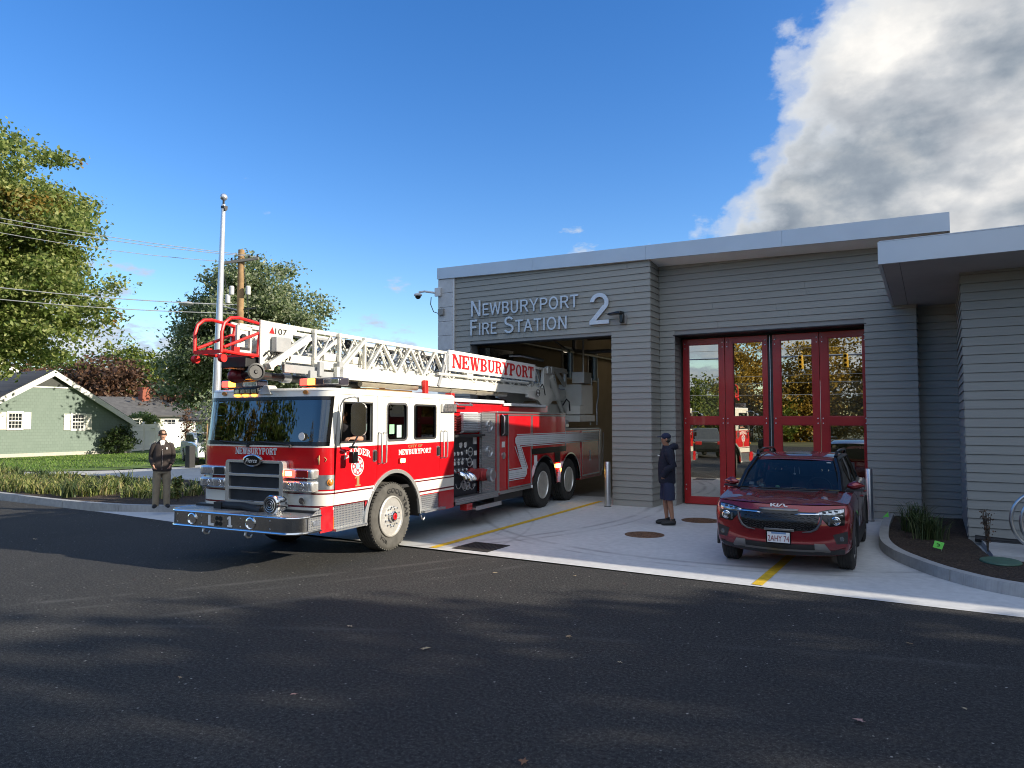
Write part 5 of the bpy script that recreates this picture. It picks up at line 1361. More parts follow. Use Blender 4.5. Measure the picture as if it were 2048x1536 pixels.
    # red guard rails round the tip
    for s,v in ((-1,c-.25),(1,c+.25)):
        pts = [(-1.80,v,3.40),(-2.0,v,3.42),(-2.22,v,3.44),(-2.36,v,3.42),(-2.46,v,3.34),(-2.50,v,3.22),(-2.50,v,2.95)]
        mb = MB(); mb.tube(pts, .023, 8); mb.tube([(-2.50,v,2.97),(-2.2,v,2.95),(-1.86,v,2.95)], .026, 8); mb.tube([(-1.80,v,3.40),(-1.84,v,3.2),(-1.86,v,2.95)], .024, 8)
        mb.tube([(-2.46,v,3.02),(-2.1,v,3.17),(-1.83,v,3.28)], .02, 8); mb.box(-2.30,v-.015,2.95,-2.20,v+.015,3.04)
        mb.lathe([(.055,-.03),(.055,.03)], (-2.48,v,2.87), (0,1,0), 14)
        mb.build('tip_rail', M['tip_red'], FT, smooth=40)
    mb = MB(); mb.bar((-2.49,c-.25,2.96),(-2.49,c+.25,2.96),.05,.05); mb.bar((-1.95,c-.25,2.94),(-1.95,c+.25,2.94),.05,.05); mb.build('tip_crossbar', M['tip_red'], FT, smooth=0)
    mb = MB()
    mb.plate([[(-2.15,2.98),(-1.88,2.98),(-1.88,3.36),(-2.15,3.36)],[(-2.11,3.02),(-2.11,3.30),(-1.92,3.30),(-1.92,3.02)]], (0,c-.12,0), AX, AZ, .04); mb.box(-2.08,c-.09,3.05,-1.95,c-.05,3.22)
    mb.build('control_stand', white, FT, smooth=0)
    mb = MB(); mb.lathe([(.05,0),(.045,.03)], (-2.02,c-.13,3.2), (0,-1,0), 12); mb.box(-2.08,c-.15,3.0,-1.93,c-.12,3.06); mb.build('tip_lamp', M['dark_metal'], FT, smooth=0)
    # monitor nozzle and water pipe under the tip
    mb = MB(); mb.box(-2.05,c-.22,2.78,-1.62,c+.25,2.93); mb.build('monitor_frame', M['dark_metal'], FT, smooth=0, bevel=.01)
    mb = MB(); mb.sphere((-1.93,c+.10,2.67),(.115,.10,.10),16,10); mb.tube([(-1.95,c+.1,2.66),(-1.80,c-.02,2.68),(-1.7,c-.08,2.69)], .09, 12); mb.build('monitor_body', mat('monitor_red',(.14,.012,.018),.35,var=.3), FT)
    mb = MB(); mb.cyl((-1.86,c-.05,2.70),(-1.98,c-.34,2.715),.09,18,.12); nz = mb.build('nozzle', M['black_gloss'], FT)
    mb = MB(); mb.lathe([(.122,0),(.122,.02),(.10,.025),(.09,.005),(.03,.005),(.02,.02),(.001,.02)], (-1.98,c-.34,2.715), (-.38,-.92,.05), 24); mb.build('nozzle_rim', M['dark_metal'], nz)
    mb = MB(); mb.cyl((-1.72,c-.10,2.69),(.6,c-.10,2.645),.055,14); wp = mb.build('water_pipe', M['dark_metal'], FT)
    mb = MB()
    for u in (-1.25,-.72): mb.lathe([(.075,0),(.075,.16)], (u,c-.10,2.68-.0*u), (1,0,0), 16)
    mb.build('pipe_coupling', M['steel'], FT)
    mb = MB(); mb.box(-1.45,c-.36,2.74,-.75,c-.30,2.86); mb.box(-.95,c-.40,2.66,-.42,c-.33,2.80); mb.build('slide_block', M['tgrey'], FT, smooth=0, bevel=.008)
    mb = MB()
    for u,h in ((-.80,.22),(-.34,.26)): mb.box(u,c-.45,2.72,u+.10,c-.39,2.72+h)
    mb.box(-.70,c-.41,2.69,-.1,c+.41,2.71)
    mb.build('guide_post', M['tgrey'], FT, smooth=0, bevel=.01)
    # base-section lower rail, sign, cradle
    mb = MB(); mb.tube([(2.6,c-.46,2.955),(6.9,c-.46,2.975)], .032, 8); mb.build('side_rail', white, FT)
    mb = MB(); u = 3.0
    while u < 7.0:
        mb.bar((u,c-.44,2.95),(u+.14,c-.44,2.86),.03,.04,(0,1,0)); mb.bar((u+.28,c-.44,2.95),(u+.16,c-.44,2.86),.03,.04,(0,1,0)); u += .95
    mb.build('rail_brackets', white, FT, smooth=0)
    mb = MB(); mb.box(3.72,c-.50,2.92,3.98,c-.44,3.03); mb.build('rail_box', white, FT, bevel=.008)
    mb = MB(); mb.plate([rrect(2.98,3.04,7.30,3.46,.015)], (0,c-.455,0), AX, AZ, .03); sg = mb.build('name_board', mat('sign_white',(.82,.81,.77),.4,var=.02), FT, bevel=.004)
    mb = MB(); slab(mb, 'NEWBURYPORT', (3.10,c-.486,3.105), AX, AZ, .285, 4.08, .006); mb.build('board_lettering', M['decal_red'], sg, smooth=0)
    mb = MB(); mb.bar((2.62,c-.45,2.72),(2.95,c-.45,3.38),.07,.06,(0,1,0)); mb.bar((2.92,c-.44,2.9),(2.92,c-.44,3.4),.09,.05,(0,1,0)); mb.build('board_brace', M['tgrey'], FT, smooth=0)
    mb = MB(); mb.tube([(2.86,c-.48,3.36),(2.80,c-.49,3.22),(2.88,c-.49,3.10),(2.84,c-.48,2.98)], .014, 6); mb.build('loop_cable', M['decal_white'], FT)
    mb = MB(); mb.box(2.04,c-.53,2.50,2.16,c-.46,2.80); mb.box(2.04,c-.53,2.50,2.16,c+.53,2.57); mb.box(2.04,c+.46,2.5,2.16,c+.53,2.80); cr = mb.build('ladder_cradle', M['tip_red'], FT, smooth=0, bevel=.012)
    mb = MB()
    for u0,u1 in ((.3,2.0),(2.25,5.6)): mb.cyl((u0,c-.36,2.655),(u1,c-.36,2.655),.05,12)
    for u in (3.2,4.3,5.3): mb.lathe([(.062,0),(.062,.5)], (u,c-.36,2.655), (1,0,0), 14)
    mb.build('hydraulic_lines', mat('tarnished_steel',(.42,.38,.30),.4,metal=.7), FT)
    mb = MB(); mb.box(.55,c-.30,2.52,1.95,c+.3,2.60); mb.build('roof_board', M['wood'], FT, smooth=0)
    # turntable end
    mb = MB()
    for s in (-1,1):
        v = c+s*.42
        mb.plate([[(6.9,2.62),(7.5,2.56),(7.95,2.35),(8.15,2.35),(8.5,2.56),(9.4,2.60),(9.4,2.72),(8.35,2.80),(8.35,3.20),(8.7,3.42),(9.55,3.42),(9.55,3.50),(8.3,3.50),(7.9,3.40),(7.9,2.82),(6.9,2.80)]], (0,v+.04,0), AX, AZ, .08)
        mb.plate([[(8.7,3.42),(9.5,2.98),(9.6,3.05),(9.6,3.50),(9.52,3.50),(9.48,3.12),(8.86,3.44)]], (0,v+.03,0), AX, AZ, .06)
    mb.build('turntable_arm', white, FT, smooth=0, bevel=.006)
    mb = MB(); mb.lathe([(.10,0),(.085,.003)], (7.42,c-.502,2.745), (0,-1,0), 24, 1.0); pb = mb.build('oval_badge', M['decal_white'], FT)
    mb = MB(); text_on(mb, 'Pierce', (7.335,c-.5055,2.72), AX, AZ, .055, .003, width=.17, warp=lambda x,y:(x+.25*y,y)); mb.tube([(7.42+.115*math.cos(2*PI*i/24),c-.506,2.745+.085*math.sin(2*PI*i/24)) for i in range(24)], .009, 5, closed=True); mb.build('badge_lettering', M['decal_black'], pb, smooth=0)
    mb = MB(); mb.cyl((8.35,c-.45,3.22),(8.9,c-.45,2.65),.10,16); mb.cyl((8.85,c-.45,2.70),(9.35,c-.45,2.18),.06,14); mb.build('lift_cylinder', white, FT)
    mb = MB(); mb.lathe([(.75,0),(.75,.12),(.62,.14),(.62,.40),(.001,.40)], (8.6,c,1.84), (0,0,1), 36); mb.build('turntable', M['twhite'], FT)
    mb = MB(); mb.box(7.75,c-.35,2.14,9.3,c+.35,2.5); mb.build('turntable_frame', M['twhite'], FT, smooth=0, bevel=.02)
    mb = MB(); mb.box(9.55,.30,2.22,10.5,1.0,3.06); mb.build('console', white, FT, bevel=.012)
    mb = MB(); mb.box(9.45,.18,3.08,10.05,.55,3.40); mb.build('console_cover', white, FT, bevel=.012)
    mb = MB(); mb.box(9.2,.22,2.0,10.45,.95,2.20); mb.box(9.15,.2,2.2,9.55,.6,2.45); mb.build('console_base', white, FT, bevel=.012)
    mb = MB()
    for v in (.25,.45): mb.tube([(10.85,v,3.30),(10.85,v,2.75),(10.72,v,2.5),(10.72,v,1.9)], .025, 8)
    mb.build('platform_rail', M['steel'], FT)
    mb = MB(); mb.tube([(8.75,.55,2.45),(8.9,.5,2.62),(9.1,.5,2.55),(9.15,.5,2.3)], .02, 6); mb.tube([(7.6,c-.5,2.9),(7.7,c-.5,2.98),(7.8,c-.5,2.92),(7.9,c-.5,2.7)], .014, 6); mb.build('hydraulic_hoses', M['black'], FT)
    mb = MB(); mb.box(8.05,c-.52,3.28,8.25,c-.47,3.44); mb.box(8.3,c-.53,3.30,8.45,c-.47,3.46); mb.build('arm_plates', white, FT, bevel=.006)
ladder()
# ------------------------------------------------------------------ parked red car in front of the closed bay
CAR = thing('parked_car', 'dark red compact suv parked facing out before the closed red door', 'car', (-1.87,10.88,0), .028)
def car_paint():
    k = NT('car_paint'); n = k.noise(700, detail=2)
    k.set(Base_Color=k.ramp(n,[(.35,(.16,.006,.011)),(.65,(.27,.013,.020))]), Metallic=.45, Roughness=.26, Coat_Weight=1.0, Coat_Roughness=.02); return k.m
M['carp'] = car_paint()
M['clad'] = mat('cladding_plastic', (.022,.022,.024), .55, var=.15, scale=12)
M['skid'] = mat('skid_silver', (.24,.23,.22), .35, metal=.7, var=.06)
M['carglass'] = glass('car_glass', (.52,.58,.60,1), .035, 1.0, .0, (.66,.62,.56,1))
M['hl'] = mat('headlight_unit', (.42,.44,.46), .06, metal=.85, var=.5, scale=30)
M['hl_clear'] = glass('headlight_cover', (.75,.78,.8,1), .10, 1.2)
M['seat'] = mat('car_seat', (.06,.06,.065), .8, var=.2)
def car():
    yr = 3.32
    def ztop(y): # shoulder line / hood edge
        return .905+.115*min(1,max(0,(y+.78)/.95))+.03*max(0,y-.3)/3
    # stacked plan outlines; t from sill to shoulder
    lev = [ # t, front y, half width, corner depth, rear y
        (0.00,-.62,.80,.30,yr-.12),(0.06,-.70,.84,.30,yr-.05),(0.16,-.80,.865,.30,yr),(0.30,-.835,.872,.29,yr+.02),(.42,-.825,.875,.27,yr+.02),(.55,-.83,.882,.26,yr+.01),
        (.70,-.825,.888,.25,yr),(.82,-.80,.886,.24,yr-.02),(.92,-.775,.872,.23,yr-.05),(1.0,-.735,.845,.21,yr-.08)]
    NS, NC = 15, 9
    def outline(fy, w, cd, ry):
        L = []
        for i in range(NC):           # centre front to right corner
            s = i/(NC-1); x = w*.93*s; L.append((x, fy+cd*.62*s**2.6))
        x0,y0 = L[-1]
        for i in range(1,5):
            s = i/4; L.append((x0+(w-x0)*math.sin(s*PI/2), y0+cd*.9*(1-math.cos(s*PI/2))))
        ys = L[-1][1]
        for i in range(1,NS):
            s = i/(NS-1); y = ys+(ry-.25-ys)*s; L.append((w, y))
        for i in range(1,5):
            s = i/4; L.append((w-.16*(1-math.cos(s*PI/2)), ry-.25+.25*math.sin(s*PI/2)))
        L.append((0,ry))
        return L
    rows = []
    for t,fy,w,cd,ry in lev:
        half = outline(fy,w,cd,ry)
        full = half+[(-x,y) for x,y in half[-2:0:-1]]
        rows.append([(x,y,.25+(ztop(y)-.25)*t - (.03*max(0,1-abs(x)/.9) if t == 0 else 0)) for x,y in full])
    mb = MB(); mb.grid(rows, closed_u=True)
    # hood skin closes the front, a flat deck closes the rest
    top = rows[-1]; n = len(top)
    mb.add(rows[0], [tuple(range(n))])
    nu, nv = 22, 14
    half = outline(*[lev[-1][i] for i in (1,2,3,4)])
    def edge_w(y):
        best = .845
        for (x0,y0),(x1,y1) in zip(half,half[1:]):
            if y0 <= y <= y1 and y1 > y0 and x1 >= x0-.001: return x0+(x1-x0)*(y-y0)/(y1-y0)
        return best
    H = []
    for j in range(nv+1):
        y = -.735+(.30+.735)*j/nv; w = max(.02,edge_w(y)) if j else .02
        row = []
        for i in range(nu+1):
            x = w*(-1+2*i/nu); a = abs(x)
            crown = .035*(1-(x/.86)**2)+.022*math.exp(-((a-.46)/.10)**2)-.012*math.exp(-((a-.30)/.10)**2)
            fade = min(1,(y+.735)/.22)
            row.append((x,y,ztop(y)+crown*fade+.004))
        H.append(row)
    mb.grid(H)
    mb.add([(-.845,.28,1.0),(.845,.28,1.0),(.845,yr-.2,1.04),(-.845,yr-.2,1.04)], [(0,1,2,3)])
    # wheel wells cut out of the shell
    me = bpy.data.meshes.new('tmp'); me.from_pydata(mb.v,[],mb.f); bm = bmesh.new(); bm.from_mesh(me)
    bmesh.ops.remove_doubles(bm, verts=bm.verts[:], dist=.0008); bmesh.ops.recalc_face_normals(bm, faces=bm.faces[:]); bm.to_mesh(me); bm.free()
    ob = bpy.data.objects.new('tmp', me); COL.objects.link(ob); ob.parent = CAR
    tmpw = []
    for y in (0,2.56):
        for s in (-1,1):
            c = MB(); c.cyl((s*.58,y,.34),(s*1.1,y,.34),.385,32); co_ = c.build('cut', M['black'], CAR, smooth=0); tmpw.append(co_)
            b = ob.modifiers.new('b','BOOLEAN'); b.operation = 'DIFFERENCE'; b.object = co_; b.solver = 'EXACT'
    bpy.context.view_layer.update()
    dg = bpy.context.evaluated_depsgraph_get(); me2 = bpy.data.meshes.new_from_object(ob.evaluated_get(dg))
    ok = len(me2.polygons) > 200
    for c in tmpw: bpy.data.objects.remove(c)
    body = bpy.data.objects.new('body', me2 if ok else me); COL.objects.link(body); body.parent = CAR
    bpy.data.objects.remove(ob)
    body.data.materials.clear(); body.data.materials.append(M['carp'])
    body.data.polygons.foreach_set('material_index',[0]*len(body.data.polygons))
    body.data.polygons.foreach_set('use_smooth',[True]*len(body.data.polygons)); body.data.set_sharp_from_angle(angle=math.radians(38))
    bvh = BVHTree.FromPolygons([v.co for v in body.data.vertices],[tuple(p.vertices) for p in body.data.polygons])
    def fy(x,z):
        h = bvh.ray_cast(V((x,-3,z)),V((0,1,0)))
        return h[0].y if h[0] is not None else -.6
    def resample(P,n):
        P = [V((p[0],p[1],0)) for p in P]; d = [0]
        for a,b in zip(P,P[1:]): d.append(d[-1]+(b-a).length)
        out = []
        for i in range(n):
            t = d[-1]*i/(n-1); k = 0
            while k < len(d)-2 and d[k+1] < t: k += 1
            f = (t-d[k])/max(1e-9,d[k+1]-d[k]); out.append(P[k].lerp(P[k+1],min(1,f)))
        return out
    def patch(name, up, lo, th, m, n=14, k=6, parent=None, both=False, base=None):
        for s in ((1,-1) if both else (1,)):
            U = resample(up,n); Lw = resample(lo,n); mb = MB(); F = []; B = []
            for j in range(k+1):
                rf = []; rb = []
                for i in range(n):
                    p = Lw[i].lerp(U[i], j/k); y = fy(p.x*s,p.y) if base is None else base
                    e = th if 0 < j < k and 0 < i < n-1 else th*.55
                    rf.append((p.x*s,y-e,p.y)); rb.append((p.x*s,y+.02,p.y))
                F.append(rf); B.append(rb)
            mb.grid(F)
            ring = [(0,i) for i in range(n)]+[(j,n-1) for j in range(1,k+1)]+[(k,i) for i in range(n-2,-1,-1)]+[(j,0) for j in range(k-1,0,-1)]
            R1 = [F[j][i] for j,i in ring]; R2 = [B[j][i] for j,i in ring]
            mb.grid([R1,R2], closed_u=True)
            o = mb.build(name, m, parent or CAR, smooth=35)
        return o
    # grille
    g = patch('grille', [(-.52,.835),(-.30,.83),(-.22,.845),(.22,.845),(.30,.83),(.52,.835)], [(-.47,.64),(-.40,.60),(-.16,.575),(.16,.575),(.40,.60),(.47,.64)], .012, M['black_gloss'], 24, 8)
    mb = MB()
    for r in range(5):
        for c in range(12):
            x = -.46+.08*c+(.04 if r%2 else 0); z = .62+.042*r
            if abs(x) < .46-.03*(r<1): 
                y = fy(x,z)-.0135; mb.tube([(x-.03,y,z),(x-.012,y-.003,z+.014),(x+.012,y-.003,z+.014),(x+.03,y,z),(x+.012,y-.003,z-.014),(x-.012,y-.003,z-.014)], .004, 5, closed=True)
    mb.build('grille_mesh', M['clad'], g)
    patch('grille_bar', [(-.25,.862),(-.2,.868),(.2,.868),(.25,.862)], [(-.24,.845),(-.16,.832),(.16,.832),(.24,.845)], .022, M['skid'], 16, 3)
    patch('accent_bar', [(.22,.805),(.27,.818),(.50,.822)], [(.20,.790),(.28,.796),(.50,.802)], .024, M['chrome'], 10, 3, both=True)
    patch('grille_trim', [(.515,.80),(.56,.80)], [(.38,.595),(.40,.572)], .016, M['skid'], 4, 8, both=True) if False else None
    for s in (1,-1):
        mb = MB(); P = [(.535,.80),(.515,.70),(.47,.625),(.40,.585),(.30,.572)]
        mb.tube([(s*x,fy(s*x,z)-.012,z) for x,z in P], [.012,.014,.016,.012,.006], 8); mb.build('grille_surround', mat('dull_trim',(.10,.10,.105),.4,metal=.5), CAR)
    # headlights: bright upper bar and a projector below
    for s in (1,-1):
        mb = MB()
        def fl(up, lo, th, nm, m, par=None):
            return patch(nm, [(s*x,z) for x,z in up] if s > 0 else [(s*x,z) for x,z in up], [(s*x,z) for x,z in lo], th, m, 12, 4, par)
        h = fl([(.50,.845),(.62,.875),(.80,.895)], [(.50,.795),(.62,.655),(.80,.68)], .010, 'headlight', M['black_gloss'])
        fl([(.49,.832),(.62,.862),(.79,.882)], [(.49,.798),(.62,.795),(.79,.80)], .018, 'daylight_bar', M['hl'], h)
        for i,x in enumerate((.56,.63,.70)):
            z = .835+.01*i; y = fy(s*x,z)-.026; mb = MB(); mb.box(s*x-.022,y,z-.012,s*x+.022,y+.01,z+.012); mb.build('lamp_cell', M['chrome'], h, smooth=0)
        x,z = .70,.735; y = fy(s*x,z)
        mb = MB(); mb.lathe([(.052,0),(.056,.02),(.046,.026),(.042,.012)], (s*x,y,z), (0,-1,0), 20); mb.build('projector_ring', M['chrome'], h)
        mb = MB(); mb.sphere((s*x,y-.008,z),(.042,.016,.042),16,8); mb.build('projector_lens', M['hl'], h)
        mb = MB(); mb.box(s*.62-.012,fy(s*.62,.72)-.02,.68,s*.62+.012,fy(s*.62,.72),.77); mb.build('inner_reflector', M['hl'], h, smooth=0)
        patch('lower_vent', [(s*.66,.55),(s*.83,.60)], [(s*.70,.43),(s*.83,.44)], .006, M['clad'], 8, 4)
        mb = MB(); x,z = .755,.50; mb.lathe([(.035,0),(.03,.01),(.001,.012)], (s*x,fy(s*x,z)-.005,z), (0,-1,0), 12); mb.build('fog_lamp', M['hl'], CAR)
        patch('skid_corner', [(s*.44,.43),(s*.56,.43)], [(s*.44,.315),(s*.66,.275)], .016, M['skid'], 6, 5)
    patch('lower_intake', [(-.44,.415),(0,.40),(.44,.415)], [(-.46,.335),(0,.315),(.46,.335)], .008, M['black'], 16, 4)
    patch('lower_cladding', [(-.80,.375),(-.62,.33),(0,.318),(.62,.33),(.80,.375)], [(-.78,.265),(-.5,.25),(0,.225),(.5,.25),(.78,.265)], .012, M['clad'], 24, 4)
    patch('lower_strip', [(-.45,.338),(0,.322),(.45,.338)], [(-.47,.30),(0,.288),(.47,.30)], .020, M['skid'], 16, 3)
    # plate
    zc = .485; y = fy(0,zc)-.03
    mb = MB(); mb.box(-.18,y+.0,.575,.20,y+.05,.605); mb.build('plate_bracket', M['skid'], CAR, bevel=.006)
    mb = MB(); mb.box(-.145,y-.004,.412,.155,y+.03,.568); pl = mb.build('licence_plate', mat('plate_white',(.68,.70,.72),.4,var=.04), CAR, bevel=.004)
    mb = MB(); text_on(mb, '2AHY 74', (-.130,y-.0045,.438), (1,0,0), AZ, .075, .003, width=.268); mb.build('plate_lettering', mat('plate_red',(.20,.02,.03),.5), pl, smooth=0)
    mb = MB(); mb.box(-.085,y-.0065,.535,.10,y-.004,.556); mb.build('plate_band', mat('plate_blue',(.14,.24,.42),.5), pl, smooth=0)
    mb = MB(); mb.plate([[(-.152,.405),(.162,.405),(.162,.575),(-.152,.575)],[(-.138,.421),(-.138,.559),(.148,.559),(.148,.421)]], (0,y+.002,0), (1,0,0), AZ, .008); mb.build('plate_frame', M['black_gloss'], pl, smooth=0)
    # emblem strokes on the hood lip
    mb = MB(); zb = .905; yy = fy(0,.895)-.004
    for q in ([(-.098,0),(-.080,0),(-.080,.030),(-.098,.030)],[(-.082,.006),(-.036,.030),(-.058,.030),(-.082,.016)],[(-.074,.012),(-.060,.018),(-.020,0),(-.040,0)],[(-.030,0),(-.014,.0),(-.004,.030),(-.020,.030)],[(-.016,.0),(.002,.0),(.048,.030),(.030,.030)],[(.044,.030),(.062,.030),(.080,0),(.064,0)],[(.064,0),(.10,0),(.098,.008),(.062,.008)]):
        mb.plate([[(p[0]*1.12,p[1]*1.5) for p in q]], (0,yy-.004,zb-.026), (1,0,0), (0,.35,.94), .010, back=False)
    mb.build('emblem', M['decal_white'], CAR, smooth=0)
    # glasshouse: pillars, roof, glazing
    A = [((.70,.16,1.045),(.575,.90,1.435)),((.735,1.55,1.055),(.595,1.62,1.465)),((.735,2.45,1.06),(.59,2.42,1.45)),((.70,3.12,1.06),(.555,2.85,1.40))]
    for s in (1,-1):
        mb = MB()
        for i,(a,b) in enumerate(A):
            mb.tube([(s*a[0],a[1],a[2]-.03),(s*(a[0]+b[0])/2+s*.018,(a[1]+b[1])/2-.01,(a[2]+b[2])/2+.012),(s*b[0],b[1],b[2]+.01)], [.045,.04,.04] if i in (0,3) else [.035,.035,.035], 8)
        mb.tube([(s*b[0],b[1],b[2]+.012) for a,b in A], .04, 8)
        mb.tube([(s*(a[0]+.03),a[1],a[2]-.025) for a,b in A], .03, 8)
        mb.build('pillars', M['black_gloss'], CAR, smooth=50)
    rows = []
    for y,z,w in ((.86,1.425,.565),(.93,1.455,.585),(1.2,1.49,.605),(1.7,1.51,.61),(2.3,1.495,.60),(2.75,1.45,.575),(2.95,1.41,.55)):
        rows.append([(w*x,y-.07*(1-x*x)*(1 if y < 1 else .2),z+.022*(1-x*x)-.018*x**8) for x in np.linspace(-1,1,15)])
    mb = MB(); mb.grid(rows); mb.grid([[(x,y,z-.03) for x,y,z in r] for r in rows]); mb.build('roof', M['carp'], CAR, smooth=50)
    mb = MB(); mb.grid([[(x*.6,y,z+.006) for x,y,z in r] for r in rows[2:5]]); mb.build('roof_glass', M['black_gloss'], CAR, smooth=50)
    n = 13; rows = []
    for f in np.linspace(0,1,7):
        w = .675+(.545-.675)*f; y = .15+(.85-.15)*f; z = 1.05+(1.43-1.05)*f+.015*math.sin(f*PI)
        rows.append([(w*x,y-.10*(1-x*x)*(1-.3*f),z) for x in np.linspace(-1,1,n)])
    mb = MB(); mb.grid(rows); ws = mb.build('windscreen', M['carglass'], CAR, smooth=60)
    mb = MB(); mb.grid([[(p[0]*1.02,p[1]-.004,p[2]-.01) for p in rows[0]],[(p[0]*1.01,p[1]-.004,p[2]+.012) for p in rows[0]]]); mb.grid([[(p[0],p[1]-.003,p[2]-.05) for p in rows[-1]],[(p[0],p[1]-.003,p[2]) for p in rows[-1]]]); mb.build('windscreen_border', M['black_gloss'], ws, smooth=60)
    mb = MB(); mb.box(-.66,-.02,1.012,.66,.14,1.045); mb.build('cowl', M['clad'], CAR, smooth=0, bevel=.01)
    mb = MB(); mb.tube([(-.55,.10,1.055),(-.1,.02,1.058),(.05,.02,1.062)], .009, 5); mb.tube([(-.05,.0,1.05),(.35,.02,1.056),(.55,.06,1.06)], .009, 5); mb.build('wiper', M['black'], CAR)
    mb = MB(); mb.box(-.60,.40,1.07,-.53,.44,1.105); mb.box(.46,.78,1.395,.52,.80,1.412); mb.build('screen_sticker', M['decal_white'], ws, smooth=0)
    for s in (1,-1):
        mb = MB()
        for i in range(3):
            (a,b),(c,d) = A[i],A[i+1]
            mb.add([(s*(a[0]+.01),a[1],a[2]),(s*(c[0]+.01),c[1],c[2]),(s*(d[0]+.005),d[1],d[2]),(s*(b[0]+.005),b[1],b[2])],[(0,1,2,3)])
        mb.build('side_glass', M['carglass'], CAR, smooth=0, fix=False)
        mb = MB(); mb.tube([(s*.57,1.0,1.485),(s*.58,1.08,1.555),(s*.585,1.7,1.575),(s*.58,2.5,1.56),(s*.57,2.62,1.49)], [.03,.022,.02,.022,.03], 8); mb.build('roof_rail', M['black_gloss'], CAR)
        # mirror
        mb = MB(); rowsm = []
        for f in np.linspace(0,1,7):
            x = .76+.235*f; sc = math.sin(min(1,f*1.05)*PI*.86+.38)
            rowsm.append([(s*x, .40+.075*sc*math.cos(t)+.04*f, 1.095+.012*f+.072*sc*math.sin(t)*(1 if math.sin(t) > 0 else .62)) for t in np.linspace(0,2*PI,13)[:-1]])
        mb.grid(rowsm, closed_u=True); mb.add(rowsm[-1],[tuple(range(12))]); mb.add(rowsm[0],[tuple(range(12))]); mo = mb.build('door_mirror', M['carp'], CAR, smooth=60)
        mb = MB(); mb.hexa([(s*.74,.34,1.025),(s*.97,.38,1.035),(s*.97,.50,1.035),(s*.74,.48,1.025),(s*.74,.34,1.05),(s*.985,.37,1.06),(s*.985,.50,1.06),(s*.74,.48,1.05)]); mb.build('mirror_base', M['clad'], mo, bevel=.01)
        # arch cladding, sills, door seams
        for y in (0,2.56):
            A2 = [(y+r*math.cos(math.radians(a)),.34+r*math.sin(math.radians(a))) for r,rng in ((.445,range(-12,193,8)),(.375,range(192,-13,-8))) for a in rng]
            mb = MB(); mb.plate([A2], (s*.868,0,0), (0,s,0), AZ, .03) if s > 0 else mb.plate([[(-p[0],p[1]) for p in A2]], (s*.868,0,0), (0,-1,0), AZ, .03); mb.build('arch_cladding', M['clad'], CAR, smooth=0, bevel=.006)
        mb = MB(); mb.box(s*.84-.03,.42,.24,s*.84+.05,2.15,.40); mb.build('sill_cladding', M['clad'], CAR, smooth=0, bevel=.012)
        mb = MB()
        for y in (.62,1.58,2.42): mb.box(s*.887-.004,y,.42,s*.887+.003,y+.008,1.02)
        mb.build('door_seam', M['black'], CAR, smooth=0)
        for y in (1.42,2.28):
            mb = MB(); mb.box(s*.895-.015,y,.86,s*.895+.02,y+.18,.89); mb.build('door_handle', M['carp'], CAR, bevel=.008)
        mb = MB(); mb.box(s*.888-.01,-.28,.56,s*.888+.004,-.20,.64); mb.build('side_marker', mat('orange_reflector',(.55,.14,.03),.3), CAR, bevel=.004)
        for y in (0,2.56):
            r = .335
            mb = MB(); prof = [(r*.66,.02),(r*.85,.0),(r*.95,.012),(r,.035)]
            for i in range(4):
                a = .04+.145*i/4; prof += [(r,a+.006),(r,a+.028),(r-.008,a+.030),(r-.008,a+.035)]
            prof += [(r,.19),(r*.94,.212),(r*.66,.20)]
            mb.lathe(prof, (s*.875,y,r), (-s,0,0), 44); wl = mb.build('wheel', M['tyre'], CAR, smooth=35)
            mb = MB(); mb.lathe([(r*.68,.03),(r*.66,.008),(r*.60,.02),(r*.58,.05),(.05,.03),(.04,.012),(.001,.012)], (s*.875,y,r), (-s,0,0), 36); mb.build('rim', M['dark_metal'], wl, smooth=40)
            mb = MB()
            for i in range(5):
                a = 2*PI*i/5+.3
                mb.bar((s*.868,y+.04*math.cos(a),r+.04*math.sin(a)),(s*.862,y+r*.62*math.cos(a),r+r*.62*math.sin(a)),.05,.02,(1,0,0))
            mb.build('spokes', M['skid'], wl, smooth=0, bevel=.006)
    # interior
    mb = MB(); mb.box(-.70,.25,.45,.70,3.0,.75); mb.box(-.68,.16,.85,.68,.55,1.03); mb.box(-.70,2.95,.5,.70,3.05,1.3); mb.box(-.55,.95,1.40,.55,2.9,1.42); mb.build('cabin_lining', M['seat'], CAR, smooth=0)
    for x in (-.36,.36):
        mb = MB(); mb.box(x-.24,1.15,.72,x+.24,1.6,.86); mb.hexa([(x-.23,1.45,.84),(x+.23,1.45,.84),(x+.23,1.6,.84),(x-.23,1.6,.84),(x-.19,1.62,1.22),(x+.19,1.62,1.22),(x+.19,1.72,1.22),(x-.19,1.72,1.22)]); st = mb.build('seat', M['seat'], CAR, bevel=.04)
        mb = MB(); mb.box(x-.12,1.62,1.25,x+.12,1.71,1.39); mb.build('headrest', M['seat'], st, bevel=.03)
        mb = MB()
        for d in (-.05,.05): mb.cyl((x+d,1.655,1.20),(x+d,1.655,1.27),.007,6)
        mb.build('headrest_posts', M['chrome'], st)
    mb = MB(); mb.tube([(.36+.175*math.cos(a),.62+.07*math.sin(a),1.02+.165*math.sin(a)) for a in [2*PI*i/22 for i in range(22)]], .015, 6, closed=True); mb.bar((.20,.62,1.02),(.52,.62,1.02),.04,.02); mb.build('steering_wheel', M['black'], CAR)
    mb = MB(); mb.box(-.11,.80,1.33,.11,.83,1.385); mb.build('inner_mirror', M['black_gloss'], CAR, bevel=.012)
